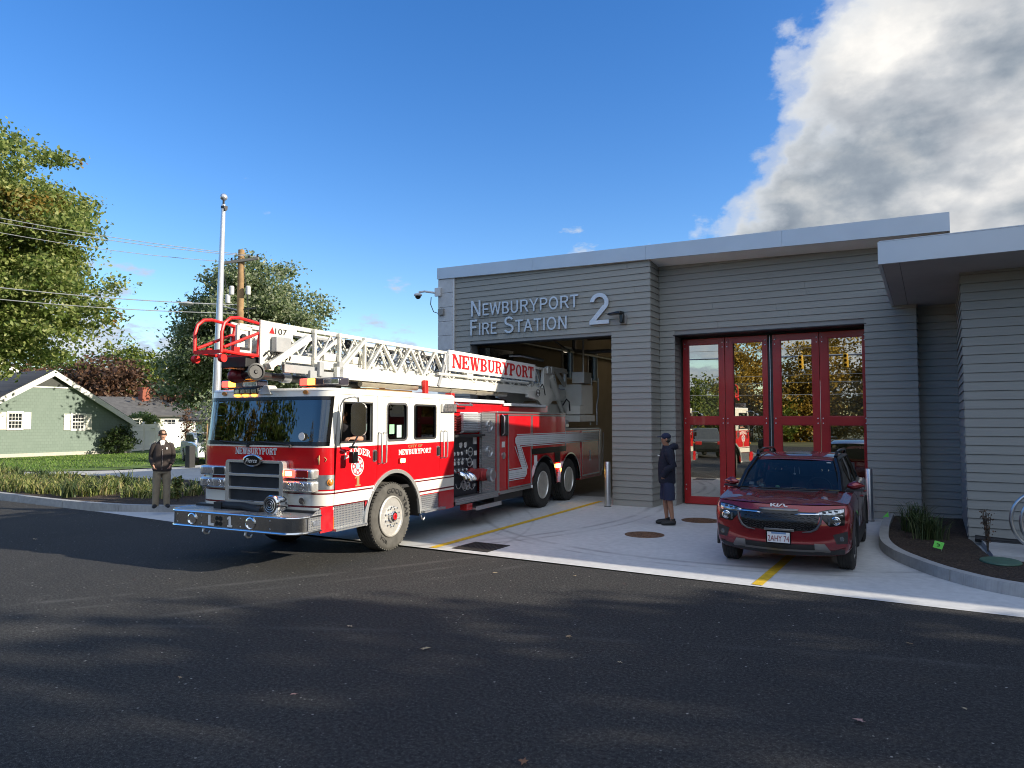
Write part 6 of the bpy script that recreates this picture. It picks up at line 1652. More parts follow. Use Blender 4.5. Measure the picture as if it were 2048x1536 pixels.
    mb = MB(); mb.tube([(.0,.82,1.34),(.0,.82,1.24)], .003, 4); mb.sphere((0,.82,1.22),.018,8,6); mb.tube([(.06,.82,1.34),(.07,.82,1.22)], .004, 4); mb.build('hanging_charm', M['decal_white'], CAR)
    mb = MB(); mb.sphere((-.16,.22,1.065),(.035,.03,.022),10,6); mb.build('dash_ornament', mat('ornament_green',(.25,.45,.22),.6), CAR)
car()

# ------------------------------------------------------------------ people
M['skin'] = mat('skin', (.46,.25,.17), .55, var=.10, scale=12)
M['skin_tan'] = mat('skin_tanned', (.33,.17,.105), .6, var=.10, scale=12)
def cloth(name, c, var=.18):
    return mat(name, c, .9, var=var, scale=7, bump=.35, bscale=38, bdist=.012)
def skin_mesh(nodes, edges, root, sub=1):
    names = list(nodes); me = bpy.data.meshes.new('s')
    me.from_pydata([nodes[k][0] for k in names],[(names.index(a),names.index(b)) for a,b in edges],[])
    ob = bpy.data.objects.new('s', me); COL.objects.link(ob)
    md = ob.modifiers.new('skin','SKIN'); md.use_smooth_shade = True
    for i,k in enumerate(names):
        r = nodes[k][1]; r = (r,r) if not isinstance(r,(tuple,list)) else r
        me.skin_vertices[0].data[i].radius = r; me.skin_vertices[0].data[i].use_root = (k == root)
    sb = ob.modifiers.new('sub','SUBSURF'); sb.levels = sub; sb.render_levels = sub
    dg = bpy.context.evaluated_depsgraph_get(); dg.update()
    m2 = bpy.data.meshes.new_from_object(ob.evaluated_get(dg)); bpy.data.objects.remove(ob); bpy.data.meshes.remove(me); return m2
def hand(nodes, edges, side, wrist, d, up, curl=.5, tag_='h', spread=None):
    """palm and five unequal bent fingers rooted in the palm; d = direction of the fingers, up = back of hand"""
    d = V(d).normalized(); up = V(up).normalized(); a = d.cross(up).normalized()*side
    w = V(wrist); palm = w+d*.055
    nodes[tag_+'p'] = (palm, (.030,.016)); edges.append((tag_+'w', tag_+'p'))
    for i,(off,ln) in enumerate(((-.030,.068),(-.010,.078),(.010,.073),(.029,.058))):
        k0 = palm+d*.035+a*off; k1 = k0+(d*.6-up*curl*.5).normalized()*ln*.5; k2 = k1+(d*.35-up*curl).normalized()*ln*.5
        for j,(p,r) in enumerate(((k0,.011),(k1,.009),(k2,.0075))): nodes[f'{tag_}f{i}{j}'] = (p,r)
        edges += [(tag_+'p',f'{tag_}f{i}0'),(f'{tag_}f{i}0',f'{tag_}f{i}1'),(f'{tag_}f{i}1',f'{tag_}f{i}2')]
    t0 = w+d*.025-a*.03; t1 = t0+(d*.6-a*.7).normalized()*.04; t2 = t1+(d*.9-a*.1-up*.2).normalized()*.032
    for j,(p,r) in enumerate(((t0,.013),(t1,.010),(t2,.008))): nodes[f'{tag_}t{j}'] = (p,r)
    edges += [(tag_+'p',f'{tag_}t0'),(f'{tag_}t0',f'{tag_}t1'),(f'{tag_}t1',f'{tag_}t2')]
def head_nodes(N, E, neck, c, fwd, s=1.0):
    """skull, jaw, brow, nose and chin; c = head centre"""
    c = V(c); f = V(fwd).normalized(); u = V((0,0,1))
    N['hd0'] = (c-u*.065*s+f*.012,(.062*s,.060*s)); N['hd1'] = (c+u*.0*s,(.076*s,.088*s)); N['hd2'] = (c+u*.065*s-f*.006,(.072*s,.084*s)); N['hd3'] = (c+u*.105*s-f*.008,(.040*s,.048*s))
    E += [(neck,'hd0'),('hd0','hd1'),('hd1','hd2'),('hd2','hd3')]
def rings(mb, R, n=20):
    """R: list of (cx,cy,z,rx,ry)"""
    rows = [[(cx+rx*math.cos(2*PI*i/n)*(1 if True else 1), cy+ry*math.sin(2*PI*i/n), z) for i in range(n)] for cx,cy,z,rx,ry in R]
    mb.grid(rows, closed_u=True); mb.add(rows[0],[tuple(range(n))]); mb.add(rows[-1],[tuple(range(n))])
def wrinkle(o, amt, sc):
    from mathutils import noise
    for v in o.data.vertices:
        d = noise.noise(V((v.co.x*sc,v.co.y*sc,v.co.z*sc*1.6)))
        v.co += v.normal*d*amt
def person(P, feet, elbows, wrists, skin, height, handdirs, curl=.6, knees=None, headturn=0):
    k = height/1.75; N = {}; E = []
    N['pel'] = (V((0,0,.95))*k,(.13*k,.095*k)); N['sp1'] = (V((0,0,1.12))*k,(.125*k,.09*k)); N['sp2'] = (V((0,0,1.30))*k,(.13*k,.09*k)); N['nk'] = (V((0,.005,1.475))*k,(.055*k,.055*k)); N['nk2'] = (V((0,-.01,1.535))*k,(.052*k,.052*k))
    E += [('pel','sp1'),('sp1','sp2'),('sp2','nk'),('nk','nk2')]
    ht = V((math.sin(headturn),-math.cos(headturn),0))
    head_nodes(N,E,'nk2',V((0,-.02,1.645))*k,ht,k)
    for s,t in ((-1,'L'),(1,'R')):
        i = 0 if s < 0 else 1
        N['hp'+t] = (V((s*.09,0,.90))*k,(.088*k,.085*k)); kn = knees[i] if knees else (s*.10,-.02,.50); N['kn'+t] = (V(kn)*k,(.056*k,.058*k))
        f = feet[i]; N['cf'+t] = ((V(kn)*k*.62+V((f[0],f[1]+.03,.085))*k*.38),(.054*k,.058*k)); N['an'+t] = (V((f[0],f[1]+.03,.085))*k,(.036*k,.038*k)); N['to'+t] = (V((f[0]+f[2]*.13,f[1]-.13,.035))*k,(.036*k,.026*k))
        E += [('pel','hp'+t),('hp'+t,'kn'+t),('kn'+t,'cf'+t),('cf'+t,'an'+t),('an'+t,'to'+t)]
        N['sh'+t] = (V((s*.165,0,1.395))*k,(.048*k,.048*k)); N['el'+t] = (V(elbows[i])*k,(.042*k,.042*k)); N[t+'w'] = (V(wrists[i])*k,(.028*k,.026*k))
        E += [('sp2','sh'+t),('sh'+t,'el'+t),('el'+t,t+'w')]
        hd = handdirs[i]; hand(N,E,s,V(wrists[i])*k,hd[0],hd[1],curl,t)
    me = skin_mesh(N,E,'pel')
    b = bpy.data.objects.new('body', me); COL.objects.link(b); b.parent = P; me.materials.clear(); me.materials.append(skin)
    me.polygons.foreach_set('material_index',[0]*len(me.polygons)); me.polygons.foreach_set('use_smooth',[True]*len(me.polygons))
    # push a nose, brow and chin out of the face, as part of the same surface
    hc = V((0,-.02,1.645))*k; side = V((ht.y,-ht.x,0))
    for v in me.vertices:
        d = v.co-hc; fz = d.z/k; fx = d.dot(side)/k; ff = d.dot(ht)
        if ff > .03 and abs(fz) < .14:
            v.co += ht*k*(.022*math.exp(-(fx/.014)**2-((fz+.012)/.026)**2)+.010*math.exp(-(fx/.03)**2-((fz+.088)/.02)**2)-.006*math.exp(-((abs(fx)-.03)/.014)**2-((fz-.018)/.014)**2))
    return b, N, k, hc, ht, side
def face(b, hc, ht, side, k, glasses, hairm, skin, P):
    u = V((0,0,1))
    for s in (-1,1):
        mb = MB(); c = hc+side*s*.082*k-ht*.005*k-u*.008*k; mb.sphere(c,(.014*k,.02*k,.03*k),10,6); mb.build('ear', skin, b)
        if not glasses:
            mb = MB(); mb.sphere(hc+side*s*.03*k+ht*.078*k+u*.018*k,.011*k,8,6); mb.build('eye', M['decal_white'], b)
    mb = MB(); c = hc+ht*.083*k-u*.052*k; mb.tube([c-side*.022*k-ht*.004*k,c,c+side*.022*k-ht*.004*k],[.003*k,.006*k,.003*k],6); mb.build('mouth', mat('lips',(.28,.11,.09),.6), b)
    if glasses:
        mb = MB()
        for s in (-1,1):
            c = hc+side*s*.034*k+ht*.092*k+u*.018*k; mb.tube([c-side*.028*k,c,c+side*.028*k],[.012*k,.019*k,.012*k],8,flat=.9); mb.tube([hc+side*s*.06*k+ht*.085*k+u*.02*k,hc+side*s*.082*k+ht*.0*k+u*.012*k],.005*k,5)
        mb.tube([hc-side*.02*k+ht*.098*k+u*.022*k,hc+side*.02*k+ht*.098*k+u*.022*k],.004*k,5)
        mb.build('sunglasses', M['black_gloss'], b)

# man on the kerb at the left
def man_kerb():
    P = thing('person', 'person in dark jacket, khaki trousers and sunglasses standing on the kerb left of the truck', 'person', (-14.47,9.42,.15), math.radians(-62)+PI*0)
    # faces the camera: local -y points to it
    P.rotation_euler.z = math.radians(57)
    H = 1.68
    el = [(-.225,.06,1.15),(.225,.07,1.15)]; wr = [(-.175,-.085,.95),(.175,-.085,.96)]
    b,N,k,hc,ht,side = person(P, [(-.115,0,-.25),(.115,0,.25)], el, wr, M['skin'], H, [((.45,-.10,-.8),(-.7,-.6,.0)),((-.45,-.10,-.8),(.7,-.6,.0))], headturn=math.radians(18))
    face(b,hc,ht,side,k,True,None,M['skin'],P)
    jk = cloth('jacket_brown_black', (.036,.027,.024)); 
    mb = MB(); rings(mb,[(0,.0,.83*k,.185*k,.135*k),(0,0,.86*k,.20*k,.145*k),(0,0,1.0*k,.20*k,.14*k),(0,0,1.15*k,.185*k,.135*k),(0,0,1.3*k,.190*k,.14*k),(0,0,1.40*k,.175*k,.12*k),(0,.01,1.46*k,.13*k,.09*k),(0,.01,1.50*k,.085*k,.075*k),(0,.012,1.53*k,.080*k,.072*k)])
    j = mb.build('jacket', jk, P, smooth=70); wrinkle(j,.012,9)
    for s,i in ((-1,0),(1,1)):
        mb = MB(); mb.tube([V((s*.12,0,1.425))*k,V((s*.165,.005,1.405))*k,V((s*.20,.02,1.29))*k,V(el[i])*k,V((s*.21,-.02,1.06))*k,V(wr[i])*k+V((0,.0,.02))],[.06*k,.070*k,.066*k,.058*k,.053*k,.047*k],12); sl_ = mb.build('sleeve', jk, j, smooth=70); wrinkle(sl_,.010,13)
    mb = MB()
    mb.plate([[(-.055,1.50),(0,1.30),(.055,1.50),(.03,1.53),(-.03,1.53)]], (0,-.128*k,0), (1,0,0), AZ, .012); mb.v = [(p[0],p[1]+max(0,(p[2]-1.33)*.28),p[2]*k) for p in mb.v]; mb.build('shirt_front', mat('shirt_pale',(.62,.60,.57),.8), P, smooth=0)
    mb = MB(); mb.tube([(0,-.147*k,1.29*k),(0,-.147*k,1.1*k),(0,-.15*k,.86*k)],.005,5); mb.build('zip', M['steel'], j)
    mb = MB(); mb.hexa([(.07*k,-.140*k,1.32*k),(.115*k,-.128*k,1.32*k),(.115*k,-.12*k,1.32*k),(.07*k,-.13*k,1.32*k),(.08*k,-.137*k,1.365*k),(.10*k,-.13*k,1.365*k),(.10*k,-.12*k,1.365*k),(.08*k,-.13*k,1.365*k)]); mb.v = [(x,y-.016,z) for x,y,z in mb.v]; mb.build('jacket_emblem', M['decal_white'], j, smooth=0)
    tr = cloth('khaki_trousers', (.27,.22,.15))
    mb = MB(); rings(mb,[(0,0,.93*k,.165*k,.115*k),(0,0,.86*k,.175*k,.125*k),(0,0,.78*k,.17*k,.12*k)])
    t = mb.build('trousers', tr, P, smooth=70)
    for s in (-1,1):
        mb = MB(); mb.tube([V((s*.085,0,.86))*k,V((s*.095,0,.70))*k,V((s*.105,-.01,.48))*k,V((s*.112,.01,.25))*k,V((s*.116,.015,.07))*k,V((s*.116,.015,.045))*k],[.092*k,.095*k,.080*k,.074*k,.070*k,.066*k],14); l = mb.build('trouser_leg', tr, t, smooth=70); wrinkle(l,.010,12)
        mb = MB(); mb.tube([V((s*.115,.075,.05))*k,V((s*.118,.03,.055))*k,V((s*.13,-.06,.05))*k,V((s*.145,-.15,.042))*k,V((s*.15,-.185,.035))*k],[.036*k,.048*k,.048*k,.042*k,.022*k],10,flat=.9); mb.build('shoe', M['black'], P)
    hm = mat('hair_brown',(.05,.032,.02),.8,var=.3,scale=40,bump=.5,bscale=120)
    mb = MB(); c = hc+V((0,0,.035))*k-ht*.022*k; mb.sphere(c,(.083*k,.090*k,.085*k),18,12); h = mb.build('hair', hm, P)
man_kerb()

def man_navy():
    P = thing('person', 'person in navy cap, hooded jacket and shorts looking left beside the red door', 'person', (-4.56,13.60,.004), 0)
    d = V((-.90,-.43,0)).normalized()          # faces left across the picture
    P.rotation_euler.z = math.atan2(d.x, -d.y)
    H = 1.78
    el = [(-.24,.09,1.15),(.24,.09,1.15)]; wr = [(-.165,-.10,.94),(.165,-.10,.94)]
    b,N,k,hc,ht,side = person(P, [(-.10,-.03,-.1),(.10,.05,.1)], el, wr, M['skin_tan'], H, [((.6,-.05,-.7),(-.7,-.6,.0)),((-.6,-.05,-.7),(.7,-.6,.0))], knees=[(-.10,-.03,.50),(.10,.03,.50)])
    face(b,hc,ht,side,k,False,None,M['skin_tan'],P)
    nv = cloth('navy_jacket', (.0095,.012,.026))
    mb = MB(); rings(mb,[(0,.0,.80*k,.185*k,.155*k),(0,0,.83*k,.20*k,.165*k),(0,-.01,.98*k,.205*k,.168*k),(0,-.005,1.15*k,.21*k,.160*k),(0,0,1.3*k,.215*k,.150*k),(0,.01,1.41*k,.20*k,.125*k),(0,.012,1.47*k,.125*k,.10*k),(0,.005,1.52*k,.085*k,.085*k)])
    j = mb.build('jacket', nv, P, smooth=70); wrinkle(j,.016,8)
    for s,i in ((-1,0),(1,1)):
        mb = MB(); mb.tube([V((s*.14,0,1.42))*k,V((s*.20,.01,1.41))*k,V((s*.245,.03,1.29))*k,V(el[i])*k,V((s*.24,-.03,1.07))*k,V(wr[i])*k],[.07*k,.082*k,.080*k,.074*k,.066*k,.056*k],12); q = mb.build('sleeve', nv, j, smooth=70); wrinkle(q,.013,11)
    mb = MB(); mb.tube([V((-.12,.03,1.46))*k,V((-.07,.12,1.50))*k,V((0,.155,1.50))*k,V((.07,.12,1.50))*k,V((.12,.03,1.46))*k],[.035*k,.06*k,.07*k,.06*k,.035*k],12); q = mb.build('hood', nv, j, smooth=70); wrinkle(q,.012,14)
    mb = MB(); mb.box(-.10*k,-.170*k,1.32*k,-.055*k,-.150*k,1.335*k); mb.box(.055*k,-.170*k,1.32*k,.10*k,-.150*k,1.335*k); mb.build('jacket_emblem', M['decal_white'], j, smooth=0)
    sh = cloth('navy_shorts', (.020,.026,.060))
    mb = MB(); rings(mb,[(0,0,.93*k,.17*k,.125*k),(0,0,.86*k,.18*k,.135*k),(0,0,.76*k,.175*k,.135*k)]); t = mb.build('shorts', sh, P, smooth=70)
    for s in (-1,1):
        mb = MB(); y = -.015*0-.02 if s < 0 else .02; mb.tube([V((s*.085,0,.88))*k,V((s*.095,y*.5,.72))*k,V((s*.10,y,.55))*k,V((s*.10,y,.485))*k],[.10*k,.112*k,.112*k,.108*k],14); q = mb.build('short_leg', sh, t, smooth=70); wrinkle(q,.012,11)
        f = (-.03 if s < 0 else .05)
        mb = MB(); mb.tube([V((s*.10,f+.09,.05))*k,V((s*.10,f+.04,.06))*k,V((s*.102,f-.05,.052))*k,V((s*.106,f-.14,.042))*k,V((s*.108,f-.185,.034))*k],[.036*k,.052*k,.050*k,.043*k,.022*k],10); mb.build('shoe', M['black'], P)
        mb = MB(); mb.tube([V((s*.10,f+.04,.09))*k,V((s*.10,f+.035,.125))*k],[.048*k,.046*k],12); mb.build('sock', M['black'], P)
    cp = cloth('navy_cap', (.016,.022,.055))
    mb = MB(); c = hc+V((0,0,.045))*k-ht*.008*k; mb.sphere(c,(.088*k,.094*k,.075*k),20,12); m2 = [v for v in mb.v]; cap = mb.build('cap', cp, P)
    mb = MB(); base = hc+V((0,0,.045))*k
    mb.hexa([tuple(base+ht*.07*k-side*.07*k),tuple(base+ht*.07*k+side*.07*k),tuple(base+ht*.165*k+side*.045*k-V((0,0,.012))*k),tuple(base+ht*.165*k-side*.045*k-V((0,0,.012))*k),tuple(base+ht*.07*k-side*.07*k+V((0,0,.012))*k),tuple(base+ht*.07*k+side*.07*k+V((0,0,.012))*k),tuple(base+ht*.165*k+side*.045*k),tuple(base+ht*.165*k-side*.045*k)]); mb.build('cap_brim', cp, cap, bevel=.008)
    hm = mat('hair_grey',(.06,.055,.05),.8,var=.3,scale=40)
    mb = MB(); mb.sphere(hc-ht*.03*k+V((0,0,-.015))*k,(.079*k,.066*k,.06*k),16,10); mb.build('hair', hm, P)
man_navy()

def driver():
    Mt = Matrix.Translation((TX,TY,0)) @ Matrix.Rotation(TA,4,'Z')
    P = thing('person', 'person in dark shirt driving the fire truck, bare forearm on the open cab window', 'person', tuple(Mt @ V((-.62,.50,1.02))), TA+math.radians(-90))
    # local: -y forward (truck front), x to the near side
    N = {}; E = []
    N['pel'] = (V((0,.10,.40)),(.14,.11)); N['sp1'] = (V((0,.12,.60)),(.13,.10)); N['sp2'] = (V((0,.10,.82)),(.155,.11)); N['nk'] = (V((0,.08,.96)),(.056,.056)); N['nk2'] = (V((0,.06,1.02)),(.053,.053))
    E += [('pel','sp1'),('sp1','sp2'),('sp2','nk'),('nk','nk2')]
    head_nodes(N,E,'nk2',(0,.04,1.13),(0,-1,0))
    for s,t,el,wr,dr in ((-1,'L',(-.32,-.08,.66),(-.22,-.36,.66),((.2,-1,0),(0,0,1))),(1,'R',(.43,-.02,.745),(.46,-.27,.765),((-.15,-1,-.05),(0.1,0,1)))):
        N['hp'+t] = (V((s*.10,.05,.38)),(.09,.09)); N['kn'+t] = (V((s*.14,-.38,.42)),(.06,.06)); N['an'+t] = (V((s*.14,-.42,.06)),(.04,.04)); N['to'+t] = (V((s*.15,-.56,.03)),(.035,.03))
        E += [('pel','hp'+t),('hp'+t,'kn'+t),('kn'+t,'an'+t),('an'+t,'to'+t)]
        N['sh'+t] = (V((s*.19,.09,.90)),(.065,.065)); N['el'+t] = (V(el),(.046,.046)); N[t+'w'] = (V(wr),(.03,.028))
        E += [('sp2','sh'+t),('sh'+t,'el'+t),('el'+t,t+'w')]
        hand(N,E,-s,wr,dr[0],dr[1],.5,t)
    me = skin_mesh(N,E,'pel'); b = bpy.data.objects.new('body', me); COL.objects.link(b); b.parent = P; me.materials.clear(); me.materials.append(M['skin'])
    me.polygons.foreach_set('material_index',[0]*len(me.polygons)); me.polygons.foreach_set('use_smooth',[True]*len(me.polygons))
    face(b,V((0,.04,1.13)),V((0,-1,0)),V((-1,0,0)),1.0,False,None,M['skin'],P)
    st = cloth('charcoal_shirt', (.028,.026,.032))
    mb = MB(); rings(mb,[(0,.10,.36,.185,.14),(0,.12,.60,.19,.14),(0,.10,.82,.215,.145),(0,.09,.92,.19,.115),(0,.08,.98,.09,.08)]); j = mb.build('shirt', st, P, smooth=70); wrinkle(j,.012,9)
    mb = MB(); mb.tube([(.15,.09,.90),(.215,.09,.89),(.32,.05,.82),(.40,.0,.76),(.435,-.05,.75)],[.075,.085,.08,.07,.062],12); q = mb.build('sleeve', st, j, smooth=70); wrinkle(q,.012,12)
    mb = MB(); mb.tube([(-.15,.09,.90),(-.21,.08,.88),(-.29,.0,.76),(-.32,-.07,.67)],[.075,.085,.075,.06],12); mb.build('sleeve', st, j, smooth=70)
    mb = MB(); mb.tube([(0,.1,.40),(-.10,.02,.40),(-.14,-.38,.43),(-.14,-.42,.1)],[.12,.11,.08,.06],10); mb.tube([(0,.1,.40),(.10,.02,.40),(.14,-.38,.43),(.14,-.42,.1)],[.12,.11,.08,.06],10); mb.build('trousers', cloth('dark_trousers',(.02,.02,.03)), P, smooth=70)
    mb = MB(); mb.sphere((0,.065,1.165),(.083,.088,.085),16,10); mb.build('hair', mat('hair_dark',(.025,.02,.017),.8), P)
driver()
# ------------------------------------------------------------------ vegetation
def leaf_mat(name, stops, rough=.5, trans=.35, patch=None):
    k = NT(name)
    g = k.node('ShaderNodeNewGeometry'); r = g.outputs['Random Per Island']
    col = k.ramp(r, stops)
    if patch:
        n = k.noise(patch[1], k.coord(), 3); m = k.ramp(n, [(patch[2],(0,0,0)),(patch[2]+.10,(1,1,1))])
        col = k.mix(k.math('MULTIPLY', m, k.math('GREATER_THAN', k.math('FRACT', k.math('MULTIPLY', r, 7.3)), .35)), col, patch[0])
    k.set(Base_Color=col, Roughness=rough)
    tl = k.node('ShaderNodeBsdfTranslucent'); k.link(col, tl.inputs[0])
    mx = k.node('ShaderNodeMixShader'); mx.inputs[0].default_value = trans
    k.link(k.p.outputs[0], mx.inputs[1]); k.link(tl.outputs[0], mx.inputs[2]); k.link(mx.outputs[0], k.out.inputs['Surface']); return k.m
M['leaf_maple'] = leaf_mat('maple_leaves', [(0,(.085,.145,.03)),(.4,(.18,.25,.055)),(.75,(.32,.37,.11)),(1,(.46,.48,.20))], .55, .5, ((.30,.15,.025),.22,.60))
M['leaf_silver'] = leaf_mat('silver_leaves', [(0,(.09,.14,.05)),(.45,(.19,.25,.11)),(.75,(.34,.39,.23)),(1,(.50,.53,.38))], .55, .5)
M['leaf_copper'] = leaf_mat('copper_leaves', [(0,(.045,.024,.015)),(.5,(.10,.052,.030)),(1,(.19,.10,.055))], .55, .25)
M['leaf_green'] = leaf_mat('green_leaves', [(0,(.055,.095,.014)),(.5,(.12,.17,.025)),(1,(.22,.24,.04))], .5, .35, ((.22,.10,.02),.3,.62))
M['leaf_autumn'] = leaf_mat('autumn_leaves', [(0,(.13,.10,.015)),(.5,(.34,.22,.03)),(1,(.50,.34,.05))], .55, .35, ((.28,.05,.015),.14,.60))
M['leaf_bush'] = leaf_mat('bush_leaves', [(0,(.018,.035,.010)),(.6,(.035,.065,.016)),(1,(.08,.11,.03))], .5, .2)
M['leaf_blade'] = leaf_mat('blade_leaves', [(0,(.08,.125,.028)),(.4,(.20,.24,.06)),(.75,(.34,.33,.11)),(1,(.42,.35,.17))], .6, .35)
M['leaf_blade_green'] = leaf_mat('green_blades', [(0,(.030,.055,.018)),(.6,(.06,.10,.03)),(1,(.13,.15,.06))], .6, .3)
M['bark'] = mat('bark', (.075,.058,.044), .95, var=.4, scale=9, bump=.8, bscale=22, bdist=.03)
M['pole_wood'] = mat('pole_wood', (.30,.19,.09), .85, var=.25, scale=5, bump=.3, bscale=30)

def leaves_mesh(name, C, size, m, seed, flat=.55, spread=1.0):
    """C: array (n,4) centre + spread radius, count per clump in the 5th column"""
    rg = np.random.default_rng(seed); pts = []
    for cx,cy,cz,r,n in C:
        n = int(n); p = rg.normal(size=(n,3))*np.array([1,1,flat])*r*.52+np.array([cx,cy,cz]); pts.append(p)
    P = np.concatenate(pts); n = len(P)
    nrm = rg.normal(size=(n,3)); nrm[:,2] = np.abs(nrm[:,2])+.08; nrm /= np.linalg.norm(nrm,axis=1)[:,None]
    t = rg.normal(size=(n,3)); t -= nrm*(t*nrm).sum(1)[:,None]; t /= np.linalg.norm(t,axis=1)[:,None]; b = np.cross(nrm,t)
    s = size*rg.uniform(.6,1.35,size=(n,1)); w = s*.62
    vs = np.empty((n,4,3)); vs[:,0] = P-t*s*.5; vs[:,1] = P+b*w*.5-t*s*.05-nrm*s*.10; vs[:,2] = P+t*s*.55; vs[:,3] = P-b*w*.5-t*s*.05-nrm*s*.10
    me = bpy.data.meshes.new(name)
    me.vertices.add(n*4); me.vertices.foreach_set('co', vs.reshape(-1).astype(np.float32))
    me.loops.add(n*4); me.loops.foreach_set('vertex_index', np.arange(n*4,dtype=np.int32))
    me.polygons.add(n); me.polygons.foreach_set('loop_start', (np.arange(n)*4).astype(np.int32)); me.polygons.foreach_set('loop_total', np.full(n,4,dtype=np.int32))
    me.update(calc_edges=True); me.materials.append(m); return me

def tree(name, label, loc, blobs, clumps, per, leaf, m, seed, trunk_r=.3, group=None, clump_r=.9, cat='tree', limbs=10, parent_name='crown', shell=.42):
    rr = np.random.default_rng(seed); from mathutils import noise
    T = thing(name, label, cat, loc, 0, group)
    vol = np.array([b[3]*b[4]*b[5] for b in blobs]); pr = vol**.67; pr /= pr.sum()
    C = []
    for i in range(clumps):
        b = blobs[rr.choice(len(blobs),p=pr)]
        d = rr.normal(size=3); d /= np.linalg.norm(d); rad = rr.uniform(shell,1)**.6
        bump = 1+.30*noise.noise(V((d[0]*2.1+seed,d[1]*2.1,d[2]*2.1)))+.16*noise.noise(V((d[0]*5+seed,d[1]*5,d[2]*5)))
        if rr.random() < .10: bump *= 1.12
        p = np.array(b[:3])+d*np.array(b[3:6])*rad*bump
        C.append((*p, clump_r*rr.uniform(.55,1.25), per*rr.uniform(.5,1.4)))
    me = leaves_mesh('crown', C, leaf, m, seed)
    cr = bpy.data.objects.new('crown', me); COL.objects.link(cr); cr.parent = T
    top = np.mean([b[:3] for b in blobs],axis=0); mb = MB()
    H = top[2]
    mb.tube([(0,0,-.2),(0,0,.3),(.02*H,.01*H,H*.3),(top[0]*.5,top[1]*.5,H*.65),(top[0],top[1],H*1.12)],[trunk_r*1.35,trunk_r,trunk_r*.85,trunk_r*.6,trunk_r*.2],10)
    for i in range(limbs):
        c = C[rr.integers(len(C))]; z0 = H*rr.uniform(.28,.75); a = np.array([0,0,z0]); b = np.array(c[:3]); mdl = (a+b)/2+np.array([0,0,.35])
        mb.tube([a,mdl,b],[trunk_r*.38,trunk_r*.22,trunk_r*.06],6)
    mb.build('trunk', M['bark'], T, smooth=60)
    return T
tree('maple_tree', 'tall maple turning yellow at the top, in front of the green shingled house', (-40.05,15.4,0),
     [(0,0,9.6,5.3,5.3,4.6),(1.2,.8,13.0,3.6,3.6,3.3),(-2.5,-1.5,13.8,3.0,3.0,3.0),(2.9,2.0,7.4,3.4,3.2,2.6),(2.0,1.2,11.2,3.6,3.4,2.6),(-1,0,6.4,4.2,4.2,2.0)], 680, 165, .21, M['leaf_maple'], 3, .38, clump_r=.95, limbs=16)
tree('silver_maple', 'round silvery green tree behind the utility pole and the ladder tip', (-35.9,28.7,0),
     [(.3,.2,7.0,3.9,3.9,3.8),(2.6,1.6,6.8,2.5,2.4,2.9),(-1.7,-1.0,6.1,2.7,2.6,3.0),(.8,.4,9.7,2.6,2.6,2.3),(-.9,-.5,8.9,2.3,2.3,2.2),(-2.4,-1.4,4.6,2.0,2.0,1.9),(3.1,1.9,5.0,2.0,2.0,2.2)], 560, 130, .21, M['leaf_silver'], 8, .32, clump_r=.88, limbs=14)
BG = 'trees behind the houses'
def far(px, d, top, w, m, seed, label, name='broadleaf_tree', n=170):
    s = (px-1024)/1420; X = (-.512+s*.859)*d; Y = (.859+s*.512)*d
    return tree(name, label, (X,Y,-.3), [(0,0,top*.55,w/2,w/2,top*.44),(w*.18,w*.1,top*.72,w*.3,w*.3,top*.27),(-w*.2,-w*.1,top*.48,w*.33,w*.33,top*.3)], n, 46, .42, m, seed, .3, BG, clump_r=1.25, limbs=4)
far(185,80,9.6,10.5,M['leaf_copper'],21,'dark copper beech behind the peak of the green house','copper_beech',210)
far(288,86,10.6,8.5,M['leaf_green'],22,'green tree right of the copper beech, behind the chimney')
far(232,98,12.8,10.0,M['leaf_green'],23,'taller yellow green tree showing above the copper beech')
far(352,78,6.6,7.5,M['leaf_copper'],24,'low copper tree above the white house, left of the flagpole','copper_beech',150)
far(90,96,11.2,12.0,M['leaf_green'],25,'green tree behind the green house roof under the big maple')
far(15,88,9.4,11.0,M['leaf_copper'],26,'copper tree at the left edge behind the maple','copper_beech',150)
far(420,84,7.8,8.0,M['leaf_green'],27,'green tree beyond the flagpole above the small white gable')
far(520,96,7.0,14,M['leaf_green'],28,'green tree low behind the cab roof of the fire truck')
far(700,110,6.4,18,M['leaf_green'],29,'green tree far behind the ladder of the fire truck')
far(860,100,5.4,14,M['leaf_copper'],30,'copper tree hidden low behind the station wall','copper_beech',110)
# shade trees south-east of the lot (their shadows fall across the asphalt)
SH = 'shade trees along the east side of the lot'
def shade(x, y, top, w, seed, label, n=150, m='leaf_autumn'):
    return tree('shade_tree', label, (x,y,0), [(0,0,top*.62,w/2,w/2,top*.36),(w*.15,-w*.2,top*.5,w*.36,w*.36,top*.28)], n, 60, .36, M[m], seed, .28, SH, clump_r=1.15, limbs=8)
shade(21,10.2,12.4,9.0,41,'shade tree nearest the station at the east edge of the lot',190)
shade(24,5.0,13.2,9.5,42,'tall shade tree on the east edge of the lot, second from the station',180)
shade(17,1.5,10.2,8.2,43,'low shade tree on the east edge beside the lot entrance',150)
shade(22,-2.5,12.5,9.0,44,'shade tree at the south east corner of the lot',160)
shade(14,-5.5,10.5,8.0,45,'shade tree by the road south of the lot',140)
shade(30,11.5,15.0,8.0,46,'tallest shade tree behind the east row',120)
shade(30,-1,14.5,10,47,'broad shade tree behind the east row near the road',130)
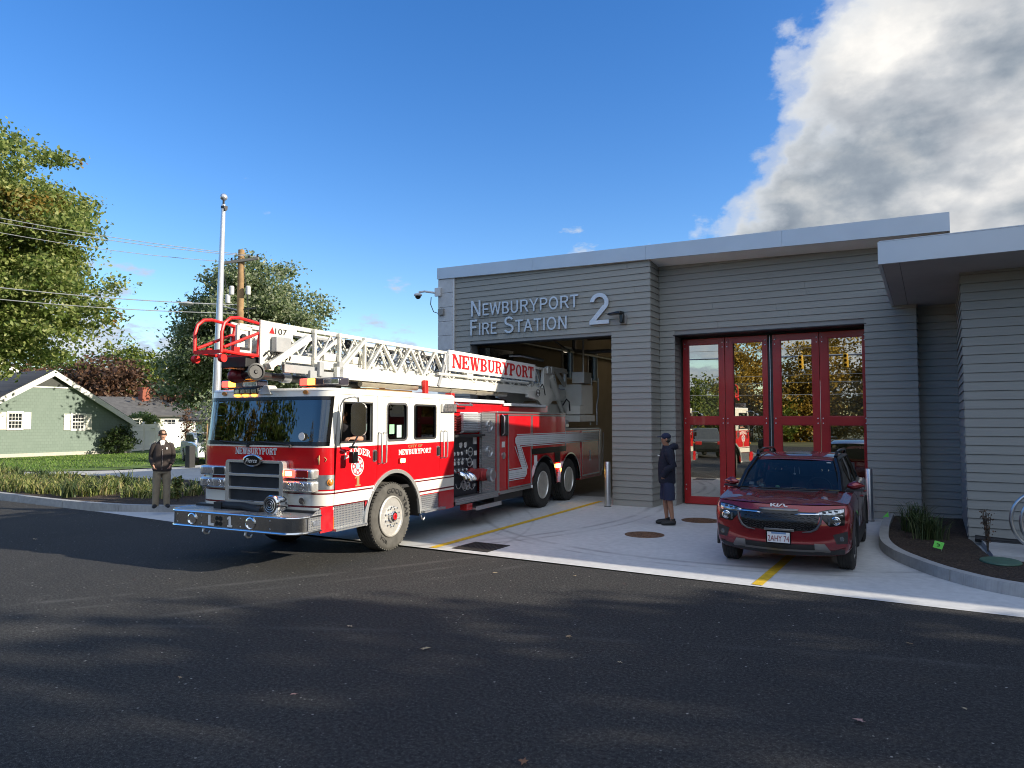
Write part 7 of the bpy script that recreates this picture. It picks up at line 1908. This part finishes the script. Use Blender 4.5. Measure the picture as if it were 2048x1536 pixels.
# wood across the road, seen mirrored in the bay door
WD = 'autumn trees across the road'
rw = random.Random(5)
for i in range(13):
    x = -40+i*4.6+rw.uniform(-1.2,1.2); y = -36-rw.uniform(0,6)
    top = rw.uniform(11.5,13) if not -17 < x < -9.5 else 6.6; wd = rw.uniform(7,9)
    lab = 'autumn tree in the wood across the road'
    m = M['leaf_autumn'] if i%4 != 1 else M['leaf_green']
    tree('wood_tree', lab, (x,y,-.6), [(0,0,top*.56,wd/2,wd/2,top*.46),(wd*.2,0,top*.36,wd*.36,wd*.36,top*.34),(-wd*.2,0,top*.3,wd*.38,wd*.38,top*.3)], 150, 115, .30, m, 60+i, .28, WD, clump_r=1.3, limbs=4)

for i,(x,y,top) in enumerate(((-62,-26,17),(-54,-30,15.5),(-47,-25,18),(-39,-29,14.5),(-33,-27,16),(-70,-22,15))):
    tree('wood_tree', 'tall autumn tree across the road, west of the wood', (x,y,-.6), [(0,0,top*.56,4.4,4.4,top*.44),(1.5,0,top*.36,3,3,top*.34),(-1.5,0,top*.3,3,3,top*.3)], 120, 60, .46, M['leaf_autumn'] if i%2 else M['leaf_green'], 90+i, .3, 'tall trees west of the wood', clump_r=1.3, limbs=4)
# planting beds
def clump_mesh(seed, n, h, r, bend, wd=.018):
    rg = random.Random(seed); vs = []; fs = []
    for i in range(n):
        a = rg.uniform(0,2*PI); l = h*rg.uniform(.6,1.15); out = r*rg.uniform(.25,1.0); x0,y0 = rg.gauss(0,r*.22),rg.gauss(0,r*.22); b = len(vs); K = 5
        w = wd*rg.uniform(.7,1.3); px,py = -math.sin(a)*w,math.cos(a)*w
        for k in range(K+1):
            f = k/K; q = out*f**1.7; z = l*(f-bend*f**3*rg.uniform(.8,1.2)); ww = (1-f**2)+.06
            cx,cy = x0+math.cos(a)*q, y0+math.sin(a)*q
            vs += [(cx-px*ww,cy-py*ww,z),(cx+px*ww,cy+py*ww,z)]
        for k in range(K): fs.append((b+2*k,b+2*k+1,b+2*k+3,b+2*k+2))
    me = bpy.data.meshes.new('clump'); me.from_pydata(vs,[],fs); me.update(); return me
CM = [clump_mesh(100+i, 40, .52+.07*(i%3), .44, .5, .016) for i in range(5)]
for m in CM: m.materials.append(M['leaf_blade'])
CG = [clump_mesh(120+i, 40, .62, .30, .30, .014) for i in range(3)]
for m in CG: m.materials.append(M['leaf_blade_green'])
rc = random.Random(9); placed = []
def kerb_y(x):
    best = min(kl, key=lambda p: abs(p[0]-x)); return best[1]
tries = 0
while len(placed) < 160 and tries < 4000:
    tries += 1
    x = rc.uniform(-38,-16.2); y0 = kerb_y(x)+.55; y1 = 12.0 if x > -29 else 11.0
    y = rc.uniform(y0, y1 if x > -30 else 11.0)
    if y < y0 or y > 13.2: continue
    if x > -18.5 and y < 10.4: continue
    if any((x-a)**2+(y-b)**2 < .36**2 for a,b in placed): continue
    placed.append((x,y))
for i,(x,y) in enumerate(placed):
    green = (y > 11.3 and rc.random() < .6) or rc.random() < .08
    o = bpy.data.objects.new('daylily_clump' if not green else 'sedge_clump', (rc.choice(CG) if green else rc.choice(CM))); COL.objects.link(o)
    o.location = (x,y,.09); o.rotation_euler.z = rc.uniform(0,6.28); s = rc.uniform(.75,1.2); o.scale = (s,s,s*rc.uniform(.85,1.1))
    tag(o, 'dark green sedge clump in the mulch bed behind the left kerb' if green else 'yellowing daylily clump in the mulch bed along the left kerb', 'plant', 'green sedges in the left bed' if green else 'daylilies along the left kerb')
for x,y in ((-17.0,12.6),(-16.2,13.0),(-17.6,13.1),(-15.4,12.7),(-14.7,12.9)):
    o = bpy.data.objects.new('sedge_clump', rc.choice(CG)); COL.objects.link(o); o.location = (x,y,.09); o.rotation_euler.z = rc.uniform(0,6.28)
    tag(o, 'dark green sedge clump in the mulch bed behind the left kerb', 'plant', 'green sedges in the left bed')
# small upright plant beside the man
def stem_plant(name, label, loc, h, ns, m, seed, cat='plant', leaf=.06, per=7):
    T = thing(name, label, cat, loc); rg = random.Random(seed); mb = MB(); C = []
    for i in range(ns):
        a = rg.uniform(0,6.28); o = rg.uniform(.02,.16)*h; t = (math.cos(a)*o, math.sin(a)*o, h*rg.uniform(.7,1))
        mb.tube([(0,0,0),(t[0]*.4,t[1]*.4,t[2]*.5),t],[.010*max(1,h*.6),.007*max(1,h*.6),.003],5)
        for k in range(6): 
            f = .3+.7*k/5; C.append((t[0]*f,t[1]*f,t[2]*f,.09*h,per))
    mb.build('stems', M['bark'], T)
    me = leaves_mesh('leaves', C, leaf, m, seed); l = bpy.data.objects.new('leaves', me); COL.objects.link(l); l.parent = T; return T
stem_plant('leafy_plant', 'upright yellow green leafy plant in the bed just left of the man in sunglasses', (-15.4,10.45,.09), .62, 5, M['leaf_blade'], 5, leaf=.10)
# sapling with a stake
T = stem_plant('sapling', 'thin sapling with sparse leaves behind the man, tied to a stake', (-25.6,18.6,.05), 3.3, 7, M['leaf_silver'], 14, 'tree', .13, 12)
mb = MB(); mb.cyl((-25.25,18.35,0),(-25.25,18.35,1.9),.03,7); o = mb.build('stake', M['pole_wood'], origin=(-25.25,18.35,0)); tag(o, 'pale wooden stake beside the sapling behind the man', 'stake')
stem_plant('sapling', 'reddish bare-stemmed sapling near the white fence', (-33,22.8,.03), 2.6, 8, M['leaf_copper'], 15, 'tree', .12, 12)
# lawn tufts
rgl = random.Random(3); tv = []; tf = []
for i in range(9000):
    u = rgl.random(); x = -29-rgl.random()*13; y = 13.5+rgl.random()*12
    if (x,y) and y < 14.4+(x+30)*-.05 and x > -31: continue
    if x > -30.4 and y > 15: continue
    a = rgl.uniform(0,6.28); h = rgl.uniform(.04,.10); w = .02; b = len(tv)
    tv += [(x-math.cos(a)*w,y-math.sin(a)*w,.03),(x+math.cos(a)*w,y+math.sin(a)*w,.03),(x+rgl.gauss(0,.03),y+rgl.gauss(0,.03),.03+h)]; tf.append((b,b+1,b+2))
me = bpy.data.meshes.new('grass'); me.from_pydata(tv,[],tf); me.materials.append(leaf_mat('grass_blades',[(0,(.05,.11,.015)),(.6,(.12,.23,.03)),(1,(.22,.30,.06))],.6,.3)); o = bpy.data.objects.new('grass', me); COL.objects.link(o); tag(o,'short green lawn grass in front of the green house','grass',kind='stuff')
# right bed: ornamental grass, survey flags, box lid, dead shrub
def og(x,y,h,seed,label):
    me = clump_mesh(seed, 220, h, .42, .42, .006); me.materials.append(M['leaf_blade_green']); o = bpy.data.objects.new('ornamental_grass', me); COL.objects.link(o); o.location = (x,y,.08); tag(o,label,'plant','ornamental grasses by the link wall')
og(-.14,13.75,.62,201,'ornamental grass clump in the right bed, nearer the kerb'); og(-.36,14.5,.76,202,'taller ornamental grass clump against the grey wall in the right bed')
M['flag_green'] = mat('flag_lime', (.16,.72,.10), .5, var=.06)
T = thing('survey_flag', 'lime green square survey flag with dark print, in front of the ornamental grass', 'flag', (-.02,12.62,.08), world=True)
mb = MB(); mb.hexa([(-.09,12.58,.13),(.03,12.60,.10),(.03,12.604,.10),(-.09,12.584,.13),(-.06,12.60,.23),(.065,12.62,.20),(.065,12.624,.20),(-.06,12.604,.23)]); mb.build('flag_sheet', M['flag_green'], T, smooth=0)
mb = MB(); mb.tube([(-.03,12.588,.15),(.005,12.592,.155),(-.005,12.598,.18),(-.035,12.596,.185)],.006,4); mb.build('print_mark', M['decal_black'], T)
mb = MB(); mb.cyl((.02,12.62,.06),(.025,12.615,.21),.003,5); mb.build('wire', M['steel'], T)
T = thing('survey_flag', 'small lime green pennant on a wire at the kerb end by the steel bollard', 'flag', (-.88,15.85,.0), world=True)
mb = MB(); mb.plate([[(0,0),(.10,.12),(.11,.0)]], (-.95,15.85,.13), (1,0,0), AZ, .004); mb.build('flag_sheet', M['flag_green'], T, smooth=0)
mb = MB(); mb.cyl((-.84,15.86,.0),(-.84,15.86,.26),.003,5); mb.build('wire', M['steel'], T)
mb = MB(); mb.lathe([(.24,0),(.25,.02),(.24,.035),(.001,.042)], (.72,12.0,.075), (0,0,1), 30, 1.25); o = mb.build('valve_box_lid', mat('box_green',(.055,.12,.085),.6,var=.2), origin=(.72,12.0,.075)); tag(o,'green oval valve box lid set in the mulch at right','box lid')
stem_plant('dead_shrub', 'small leafless dead shrub in the right bed in front of the wing wall', (.62,12.9,.08), .62, 9, M['leaf_copper'], 33, 'shrub', .035, 3)
T = thing('bike_rack', 'steel hoop bike rack on the concrete pad by the wing wall', 'bike rack', (1.4,13.1,.1))
for k,(dx,dy) in enumerate(((0,0),(.10,-.28))):
    mb = MB(); mb.tube([(dx+.47*math.cos(a),dy+.05*math.cos(a),.46+.46*math.sin(a)) for a in [2*PI*i/40 for i in range(40)]], .026, 10, closed=True); mb.build('hoop', M['steel'], T)
mb = MB(); mb.box(-.1,-.4,.0,.25,.1,.012); mb.build('base_plate', M['steel'], T)
mb = MB(); mb.tube([(.50,13.93,.12),(1.0,13.90,.10),(1.6,13.86,.11),(2.6,13.9,.1)],.055,8); mb.tube([(.6,13.8,.10),(1.4,13.72,.09),(2.6,13.75,.09)],.04,8); o = mb.build('drain_hose', M['black'], origin=(1.2,13.85,.1)); tag(o,'black drain hoses lying along the foot of the wing wall','hose')
# fallen leaves on the asphalt
lm = []
for i in range(4):
    rg = random.Random(300+i); n = 12; vs = [(0,0,.012)]
    for k in range(n):
        a = 2*PI*k/n; r = (.055 if k%2 else .024)*rg.uniform(.75,1.25); vs.append((r*math.cos(a)*1.2,r*math.sin(a)*.8,.004+rg.uniform(0,.018)))
    me = bpy.data.meshes.new('fallen_leaf'); me.from_pydata(vs,[],[(0,k+1,(k+1)%n+1) for k in range(n)]); me.materials.append(leaf_mat('dry_leaf_%s'%['tan','pink','brown','straw'][i],[(0,[(.30,.20,.10),(.42,.24,.20),(.20,.10,.05),(.45,.36,.22)][i]),(1,[(.36,.25,.13),(.50,.30,.26),(.26,.13,.06),(.5,.4,.25)][i])],.7,.1)); lm.append(me)
def gpt(x,y):
    d = V((-math.sin(yaw)*math.cos(pit), math.cos(yaw)*math.cos(pit), math.sin(pit)))
    Rr = V((math.cos(yaw),math.sin(yaw),0)); U = Rr.cross(d); r = d+Rr*(x-1024)/1420-U*(y-768)/1420
    t = -2.05/r.z; return r.x*t, r.y*t
LF = [(587,1392,1),(1137,1276,0),(1720,1446,1),(1047,1527,2),(1240,1327,3),(990,1147,3),(1150,1153,3),(70,1080,3),(360,1358,0),(850,1300,3),(700,1255,3),(1820,1290,0),(1930,1420,3),(1480,1200,2)]
for x,y,k in LF:
    gx,gy = gpt(x,y); o = bpy.data.objects.new('fallen_leaf', lm[k]); COL.objects.link(o); o.location = (gx,gy,.008); o.rotation_euler.z = rc.uniform(0,6.28); s = rc.uniform(.35,.8); o.scale = (s,s,s)
    tag(o,'dry curled leaf lying on the ground of the lot','leaf','fallen leaves on the lot')

# ------------------------------------------------------------------ flagpole, utility poles, wires
T = thing('flagpole', 'bare silver flagpole topped with a ball, standing behind the truck cab', 'flagpole', (-14.55,10.75,.05)); T.rotation_euler = (math.radians(-.35),math.radians(1.0),0)
M['alu'] = mat('flagpole_aluminium', (.62,.64,.67), .33, metal=.7, var=.05, scale=3)
mb = MB(); mb.tube([(0,0,0),(0,0,3),(0,0,7.12)],[.098,.092,.048],20); mb.build('pole', M['alu'], T)
mb = MB(); mb.cyl((0,0,7.12),(0,0,7.22),.025,10); mb.box(-.03,-.05,7.02,.09,.05,7.08); mb.cyl((.06,0,7.0),(.10,0,7.0),.04,10); mb.build('truck_pulley', M['dark_metal'], T)
mb = MB(); mb.sphere((0,0,7.30),.085,20,14); mb.build('ball', M['alu'], T)
mb = MB(); mb.tube([(.07,-.06,7.0),(.12,-.09,3.5),(.12,-.09,1.3)],.004,4); mb.build('halyard', M['decal_white'], T)
def upole(name, label, loc, h, arm_dir, arm=.86):
    T = thing(name, label, 'utility pole', loc, group='wooden utility poles'); d = V((*arm_dir,0)).normalized()
    mb = MB(); mb.tube([(0,0,-.2),(0,0,h*.5),(0,0,h)],[.19,.165,.145],14); mb.build('pole', M['pole_wood'], T)
    a = d*arm; zc = h-.55; q = V((.16*d.y,-.16*d.x,0))
    mb = MB(); mb.bar(tuple(-a+q+V((0,0,zc-.12))),tuple(a+q+V((0,0,zc+.12))),.11,.12); mb.build('crossarm', M['dark_metal'] if False else mat('weathered_arm',(.16,.16,.15),.85), T, smooth=0)
    for f in (-.95,-.45,.5,.95):
        p = a*f+q+V((0,0,zc+.12*f)); mb = MB(); mb.lathe([(.03,.05),(.05,.10),(.03,.13),(.045,.17),(.02,.20)], tuple(p), (0,0,1), 10); mb.build('insulator', M['dark_metal'], T)
    for f,zz in ((-.42,h-1.95),(-.62,h-2.35),(.48,h-1.95)):
        p = a*f+q; mb = MB(); mb.lathe([(.001,-.2),(.10,-.2),(.115,-.16),(.115,.16),(.08,.21),(.001,.22)], (p.x,p.y,zz), (0,0,1), 14); mb.build('cutout_can', mat('can_grey',(.55,.56,.57),.5), T)
    mb = MB(); mb.bar((-.75*d.x,-.75*d.y,h-2.9),(.75*d.x,.75*d.y,h-2.75),.05,.05); mb.tube([(.1,0,h-.5),(.32*d.x,.32*d.y,h-2.2),(.55*d.x,.55*d.y,h-5)],.018,5); mb.tube([(d.x*-.9,d.y*-.9,zc),(d.x*-.62,d.y*-.62,h-2.2),(d.x*-.15,d.y*-.15,h-3.4),(-.16,0,h-6)],.02,5); mb.build('riser_cables', M['dark_metal'], T)
    return T
Rd = (math.cos(yaw),math.sin(yaw))
upole('utility_pole','wooden utility pole with crossarm standing in front of the silvery tree',(-27.9,21.9,0),10.05,Rd)
upole('utility_pole','wooden utility pole at the street corner beyond the maple at left',(-37.0,10.7,0),11.9,(Rd[1],-Rd[0]))
T2 = thing('street_light','grey street light on a curved arm reaching left from the utility pole','street light',(-27.9,21.9,7.3))
mb = MB(); mb.tube([(-.15*Rd[0],-.15*Rd[1],-.1),(-1.2*Rd[0],-1.2*Rd[1],.18),(-2.1*Rd[0],-2.1*Rd[1],.22)],.035,8); mb.build('arm', mat('lamp_grey',(.42,.43,.44),.5), T2)
mb = MB(); mb.sphere((-2.55*Rd[0],-2.55*Rd[1],.20),(.42,.28,.10),14,8); mb.build('lamp_head', mat('lamp_grey',(.42,.43,.44),.5), T2)
M['wire'] = mat('wire_aluminium',(.50,.50,.50),.4,metal=.5)
def wire(label, p, q, sag, r=.016):
    p = V(p); q = V(q); P = []
    for i in range(25):
        t = i/24; P.append(p.lerp(q,t)-V((0,0,sag*4*t*(1-t))))
    o = MB().tube(P,r,5).build('overhead_wire', M['wire'], origin=tuple(p)); tag(o,label,'wire','overhead wires at the left'); return o
pz = lambda f,z: (-27.9+.86*f*Rd[0], 21.9+.86*f*Rd[1], z)
wire('uppermost overhead wire running left from the crossarm',pz(.5,9.8),(-37,10.9,11.35),.25); wire('second overhead wire, just under the uppermost',pz(.9,9.72),(-36.9,10.6,11.1),.3)
wire('third overhead wire, from the near end of the crossarm',pz(-.95,9.5),(-36.8,10.4,10.75),.35,.014); wire('upper of the two thick cables below the crossarm',pz(-.1,7.45),(-37,10.7,8.1),.25,.022); wire('lowest cable on the utility pole',pz(-.1,7.05),(-37,10.7,7.55),.25,.02)

for i,(z0,z1,yy) in enumerate(((8.1,7.6,-23),(6.0,5.6,-22.8),(5.4,5.1,-23.2),(4.5,4.1,-22.6))):
    wire('%s overhead wire along the road, mirrored in the bay door glass' % ('highest','second','third','lowest')[i],(-45,yy,z0),(30,yy,z1),.35,.02)
# ------------------------------------------------------------------ houses, fence, cars at the left
def shingle(name, a, b, sx, sz, bump=.5, ax=1):
    k = NT(name); c = k.coord(); br = k.node('ShaderNodeTexBrick'); sp = k.node('ShaderNodeSeparateXYZ'); k.link(c, sp.inputs[0]); cb = k.node('ShaderNodeCombineXYZ')
    k.link(sp.outputs[ax], cb.inputs[0]); k.link(sp.outputs[2], cb.inputs[1]); k.link(cb.outputs[0], br.inputs['Vector'])
    br.inputs['Scale'].default_value = 1; br.inputs['Brick Width'].default_value = sx; br.inputs['Row Height'].default_value = sz; br.inputs['Mortar Size'].default_value = .005; br.inputs['Mortar Smooth'].default_value = .3
    br.inputs['Color1'].default_value = (*a,1); br.inputs['Color2'].default_value = (*b,1); br.inputs['Mortar'].default_value = (*[x*.6 for x in a],1)
    k.set(Base_Color=k.mix(k.math('MULTIPLY',k.noise(1.4,c,5),.35), br.outputs['Color'], tuple(x*.8 for x in a)), Roughness=.85); k.bump(br.outputs['Fac'], -bump, .01); return k.m
M['green_shingle'] = shingle('green_shingle',(.175,.230,.198),(.195,.252,.218),.20,.17)
M['roof_shingle'] = shingle('roof_shingle',(.085,.083,.082),(.13,.127,.122),.34,.13)
M['brick'] = shingle('chimney_brick',(.33,.10,.06),(.26,.075,.045),.21,.07)
M['white_wall'] = mat('white_siding', (.66,.67,.66), .7, var=.05, scale=3)
def window(T, O, ax, ay, w, h, cols, rows, shutters=True):
    O = V(O); ax = V(ax); an = V(ax).cross(V((0,0,1)))
    mb = MB(); mb.plate([[(-.10,-.12),(w+.10,-.12),(w+.10,h+.12),(-.10,h+.12)],[(0,0),(0,h),(w,h),(w,0)]], O, ax, AZ, .05); f = mb.build('window', M['white_paint'], T, smooth=0)
    mb = MB(); mb.plate([[(0,0),(w,0),(w,h),(0,h)]], O, ax, AZ, .012); mb.build('pane', mat('house_glass',(.02,.024,.027),.06,var=.2), f, origin=T.location, smooth=0)
    mb = MB()
    for i in range(1,cols): mb.plate([[(w*i/cols-.012,0),(w*i/cols+.012,0),(w*i/cols+.012,h),(w*i/cols-.012,h)]], O+an*.012, ax, AZ, .014)
    for j in range(1,rows): mb.plate([[(0,h*j/rows-.012),(w,h*j/rows-.012),(w,h*j/rows+.012),(0,h*j/rows+.012)]], O+an*.012, ax, AZ, .017)
    mb.plate([[(0,h/2-.03),(w,h/2-.03),(w,h/2+.03),(0,h/2+.03)]], O+an*.012, ax, AZ, .03); mb.build('muntins', M['white_paint'], f, origin=T.location, smooth=0)
    if shutters:
        for s0 in (-.12-.36,w+.12):
            mb = MB(); mb.plate([[(s0,-.08),(s0+.36,-.08),(s0+.36,h+.08),(s0,h+.08)]], O, ax, AZ, .035); mb.build('shutter', mat('shutter_cream',(.66,.65,.57),.6), T, smooth=0)
def gable_house(name, label, X, Yp, half, ze, zp, depth, wall, wins, found=True, group='houses at the left'):
    T = thing(name, label, 'house', (X,Yp,0), world=True, group=group)
    sl = (zp-ze)/half
    mb = MB(); mb.plate([[(-half,0),(half,0),(half,ze),(0,zp),(-half,ze)]], (X-.1,Yp,0), (0,1,0), AZ, .1); mb.box(X-depth,Yp-half,0,X-.1,Yp+half,ze); mb.build('wall', wall, T, smooth=0)
    if found:
        mb = MB(); mb.box(X-.3,Yp-half-.0,-.1,X+.02,Yp+half,.22); mb.build('foundation', mat('foundation_pale',(.48,.46,.40),.85), T, smooth=0)
    for s in (1,-1):
        e = half+.25; mb = MB()
        mb.hexa([(X+.25,Yp,zp+.02),(X-depth,Yp,zp+.02),(X-depth,Yp+s*e,zp-sl*e+.02),(X+.25,Yp+s*e,zp-sl*e+.02),(X+.25,Yp,zp+.16),(X-depth,Yp,zp+.16),(X-depth,Yp+s*e,zp-sl*e+.16),(X+.25,Yp+s*e,zp-sl*e+.16)]); mb.build('roof', M['roof_shingle'], T, smooth=0)
        mb = MB(); mb.hexa([(X+.20,Yp,zp-.20),(X+.27,Yp,zp-.20),(X+.27,Yp+s*e,zp-sl*e-.2),(X+.20,Yp+s*e,zp-sl*e-.2),(X+.20,Yp,zp+.13),(X+.27,Yp,zp+.13),(X+.27,Yp+s*e,zp-sl*e+.13),(X+.20,Yp+s*e,zp-sl*e+.13)]); mb.build('rake_board', M['white_paint'], T, smooth=0)
    for w in wins: window(T, (X,w[0],w[1]), (0,1,0), AZ, w[2], w[3], w[4], w[5])
    return T
H1 = gable_house('green_house','green shingled house with white trim, shutters and two windows in its gable',-43,21.2,4.6,1.95,4.74,14,M['green_shingle'],[(19.05,1.62,.62,.78,4,4),(22.35,1.55,.62,.78,4,4)])
mb = MB(); mb.plate([[(-1.35,3.93),(1.35,3.93),(1.35,3.86),(-1.35,3.86)]], (-43,21.2,0), (0,1,0), AZ, .06); mb.build('gable_band', M['white_paint'], H1, smooth=0)
mb = MB(); mb.plate([[(-1.1,3.96),(1.1,3.96),(0,4.62)]], (-43,21.2,0), (0,1,0), AZ, .02); mb.build('gable_vent', mat('vent_dark',(.06,.065,.06),.8), H1, smooth=0)
gable_house('green_house','second green gable with white trim rising behind the first house roof',-54,22.4,5.2,3.4,6.4,10,M['green_shingle'],[],False)
# shrub at the house corner
tree('corner_shrub','dark rounded shrub at the right corner of the green house',(-42.2,24.6,0),[(0,0,.75,.95,.95,.85),(-.2,.3,1.1,.6,.6,.6)],60,60,.13,M['leaf_bush'],77,.05,None,.28,'shrub',4)
tree('corner_shrub','low dark shrub behind the fence corner with yellow leaves',(-46.5,28.5,0),[(0,0,1.6,1.2,1.2,1.2)],40,50,.18,M['leaf_maple'],78,.05,None,.4,'shrub',4)
# white fence
F0, F1 = V((-43.1,25.9,0)), V((-49.5,34.8,0)); fd = (F1-F0).normalized()
T = thing('vinyl_fence','white vinyl privacy fence running back from the corner of the green house','fence',tuple(F0),world=True)
mb = MB(); mb.bar(F0+V((0,0,.9)),F1+V((0,0,.9)),.05,1.55,(0,0,1)); mb.build('panel', M['white_wall'], T, smooth=0)
L = (F1-F0).length; n = 6
for i in range(n+1):
    p = F0+fd*L*i/n; mb = MB(); mb.box(p.x-.07,p.y-.07,0,p.x+.07,p.y+.07,1.85); mb.lathe([(.11,1.85),(.001,1.95)],(p.x,p.y,0),(0,0,1),4); mb.build('post', M['white_paint'], T, smooth=0)
mb = MB(); mb.bar(F0+V((0,0,1.72)),F1+V((0,0,1.72)),.08,.10); mb.bar(F0+V((0,0,.16)),F1+V((0,0,.16)),.08,.12); mb.bar(F0+V((0,0,1.40)),F1+V((0,0,1.40)),.07,.07); mb.build('rail', M['white_paint'], T, smooth=0)
# white house with brick chimney
def side_house(label, A, e1, L, ze, zr, dep, chim=None, wins=()):
    A = V((*A,0)); e1 = V((*e1,0)).normalized(); nn = V((e1.y,-e1.x,0)); T = thing('white_house', label, 'house', tuple(A), world=True, group='houses at the left')
    B = A+e1*L; q = -nn*dep; Z = lambda p,z: (p.x,p.y,z)
    mb = MB(); mb.hexa([Z(A,-.3),Z(B,-.3),Z(B+q,-.3),Z(A+q,-.3),Z(A,ze),Z(B,ze),Z(B+q,ze),Z(A+q,ze)])
    for P in (A,B): mb.add([Z(P,ze),Z(P+q,ze),Z(P+q*.5,zr)],[(0,1,2)])
    mb.build('wall', M['white_wall'], T, smooth=0)
    ov = e1*.35; mb = MB(); f = nn*.4; ez = ze-.4*(zr-ze)/(dep/2)
    mb.hexa([Z(A-ov+f,ez),Z(B+ov+f,ez),Z(B+ov+q*.5,zr),Z(A-ov+q*.5,zr),Z(A-ov+f,ez+.14),Z(B+ov+f,ez+.14),Z(B+ov+q*.5,zr+.14),Z(A-ov+q*.5,zr+.14)])
    mb.hexa([Z(A-ov+q*.5,zr),Z(B+ov+q*.5,zr),Z(B+ov+q-f,ez),Z(A-ov+q-f,ez),Z(A-ov+q*.5,zr+.14),Z(B+ov+q*.5,zr+.14),Z(B+ov+q-f,ez+.14),Z(A-ov+q-f,ez+.14)])
    rf = mb.build('roof', M['roof_shingle'], T, smooth=0)
    if chim:
        p = A+e1*chim+q*.42; mb = MB(); mb.box(p.x-.4,p.y-.4,zr-1.2,p.x+.4,p.y+.4,zr+1.0); mb.box(p.x-.46,p.y-.46,zr+1.0,p.x+.46,p.y+.46,zr+1.12); mb.build('chimney', M['brick'], rf, origin=T.location, smooth=0)
    for (s,z,w,h) in wins: window(T, tuple(A+e1*s+V((0,0,z))), tuple(e1), AZ, w, h, 3, 4, True)
    return T
side_house('white house with grey roof and brick chimney beyond the vinyl fence',(-71.8,37.0),(.475,.88),15.5,2.55,4.35,8.5,6.6,((5.2,.9,.8,1.2),(8.3,.9,1.0,1.2),(11.6,.9,.8,1.2)))
side_house('small white outbuilding with a dark roof, right of the sapling',(-52.6,36.2),(.95,.30),5,2.2,4.0,5)
# simple cars
def simple_car(name, label, loc, rz, paint_m, suv=False):
    T = thing(name, label, 'car', loc, rz)
    h = 1.62 if suv else 1.46
    pr = [(-2.15,.35),(-2.22,.62),(-2.10,.86),(-1.20,.98),(-.75,1.02),(2.0,1.02),(2.20,.88),(2.22,.5),(2.1,.32)]
    for cx in (1.35,-1.35): pass
    lo = []
    for cx in (1.38,-1.38): lo += [(cx+.38*math.cos(math.radians(a)),.33+.38*math.sin(math.radians(a))) for a in range(0,181,20)]
    loop = pr+[(p[0],max(.28,p[1])) for p in lo]
    mb = MB(); mb.plate([loop[::-1]], (0,.86,0), (1,0,0), AZ, 1.72); mb.build('body', paint_m, T, smooth=30, bevel=.06)
    gh = [(-.95,1.0),(-.25,h-.03),(.4,h),(1.35,h-.03),(1.95 if suv else 1.75,1.0)]
    mb = MB(); mb.plate([gh[::-1]], (0,.72,0), (1,0,0), AZ, 1.44); mb.build('cabin', paint_m, T, smooth=30, bevel=.07)
    for s in (1,-1):
        g = [(-.70,1.02),(-.22,h-.12),(.45,h-.10),(.45,1.02)]; g2 = [(.53,1.02),(.53,h-.10),(1.25,h-.13),(1.62,1.02)]
        for q in (g,g2):
            mb = MB(); mb.plate([q[::-1]], (0,s*.725 if s < 0 else .735,0), (1,0,0), AZ, .01); mb.build('side_window', M['black_gloss'], T, smooth=0)
        for x in (-1.38,1.38):
            mb = MB(); mb.lathe([(.20,.0),(.30,.0),(.335,.04),(.335,.18),(.2,.2)],(x,s*.87,.335),(0,-s,0),26); w_ = mb.build('wheel', M['tyre'], T)
            mb = MB(); mb.lathe([(.215,.0),(.20,.03),(.05,.02),(.001,.015)],(x,s*.868,.335),(0,-s,0),22); mb.build('rim', M['dark_metal'], w_)
            mb = MB()
            for i in range(10):
                a = 2*PI*i/10; mb.bar((x+.03*math.cos(a),s*.872,.335+.03*math.sin(a)),(x+.20*math.cos(a),s*.872,.335+.20*math.sin(a)),.025,.012,(0,1,0))
            mb.build('spokes', M['rim'], w_, smooth=0)
        mb = MB(); mb.box(-2.20,s*.55-.2,.66,-2.02,s*.55+.2,.80); mb.build('headlight', M['lamp_clear'], T, bevel=.03)
        mb = MB(); mb.box(2.08,s*.6-.18,.72,2.215,s*.6+.18,.9); mb.build('tail_light', M['lamp_red_off'], T, bevel=.02)
    mb = MB(); mb.add([(-1.0,-.62,1.0),(-1.0,.62,1.0),(-.29,.56,h-.06),(-.29,-.56,h-.06)],[(0,1,2,3)]); mb.v = [(x-.02,y,z+.015) for x,y,z in mb.v]; mb.build('windscreen', M['black_gloss'], T, smooth=0)
    return T
simple_car('parked_car','white car parked behind the sapling and the man on the kerb',(-30.2,22.0,0),math.radians(155),mat('car_white',(.72,.73,.72),.25,var=.04,coat=.8))
simple_car('parked_car','black car parked across the lot, mirrored in the bay door glass',(-9.9,-6.2,0),math.radians(62),mat('car_black',(.012,.013,.015),.2,var=.2,coat=1),True)
mb = MB(); mb.box(-27.6,19.0,0,-27.3,19.3,.95); o = mb.build('litter_bin', M['black'], origin=(-27.45,19.15,0), bevel=.03); tag(o,'black square bin beside the white parked car','bin')
# traffic signal mast across the lot, mirrored in the doors
T = thing('traffic_signal','traffic signal mast with two yellow signal heads at the road','traffic signal',(4,-22,0),world=True)
mb = MB(); mb.tube([(4,-22,0),(4,-22,6.9)],[.16,.12],12); mb.build('mast', M['steel'], T)
mb = MB(); mb.tube([(4,-22,6.3),(-3,-22,6.75),(-14,-22,6.85)],[.10,.08,.05],10); mb.build('mast_arm', M['steel'], T)
for x in (-8.55,-5.5):
    mb = MB(); mb.box(x-.17,-22.2,5.85,x+.17,-21.85,6.85); hd = mb.build('signal_head', mat('signal_yellow',(.62,.40,.05),.5), T, bevel=.03)
    mb = MB()
    for z in (6.02,6.35,6.68): mb.lathe([(.13,0),(.13,.22),(.115,.22),(.11,0)],(x,-21.85,z),(0,1,0),14)
    mb.build('visors', mat('signal_yellow2',(.58,.37,.05),.5), hd, origin=T.location)
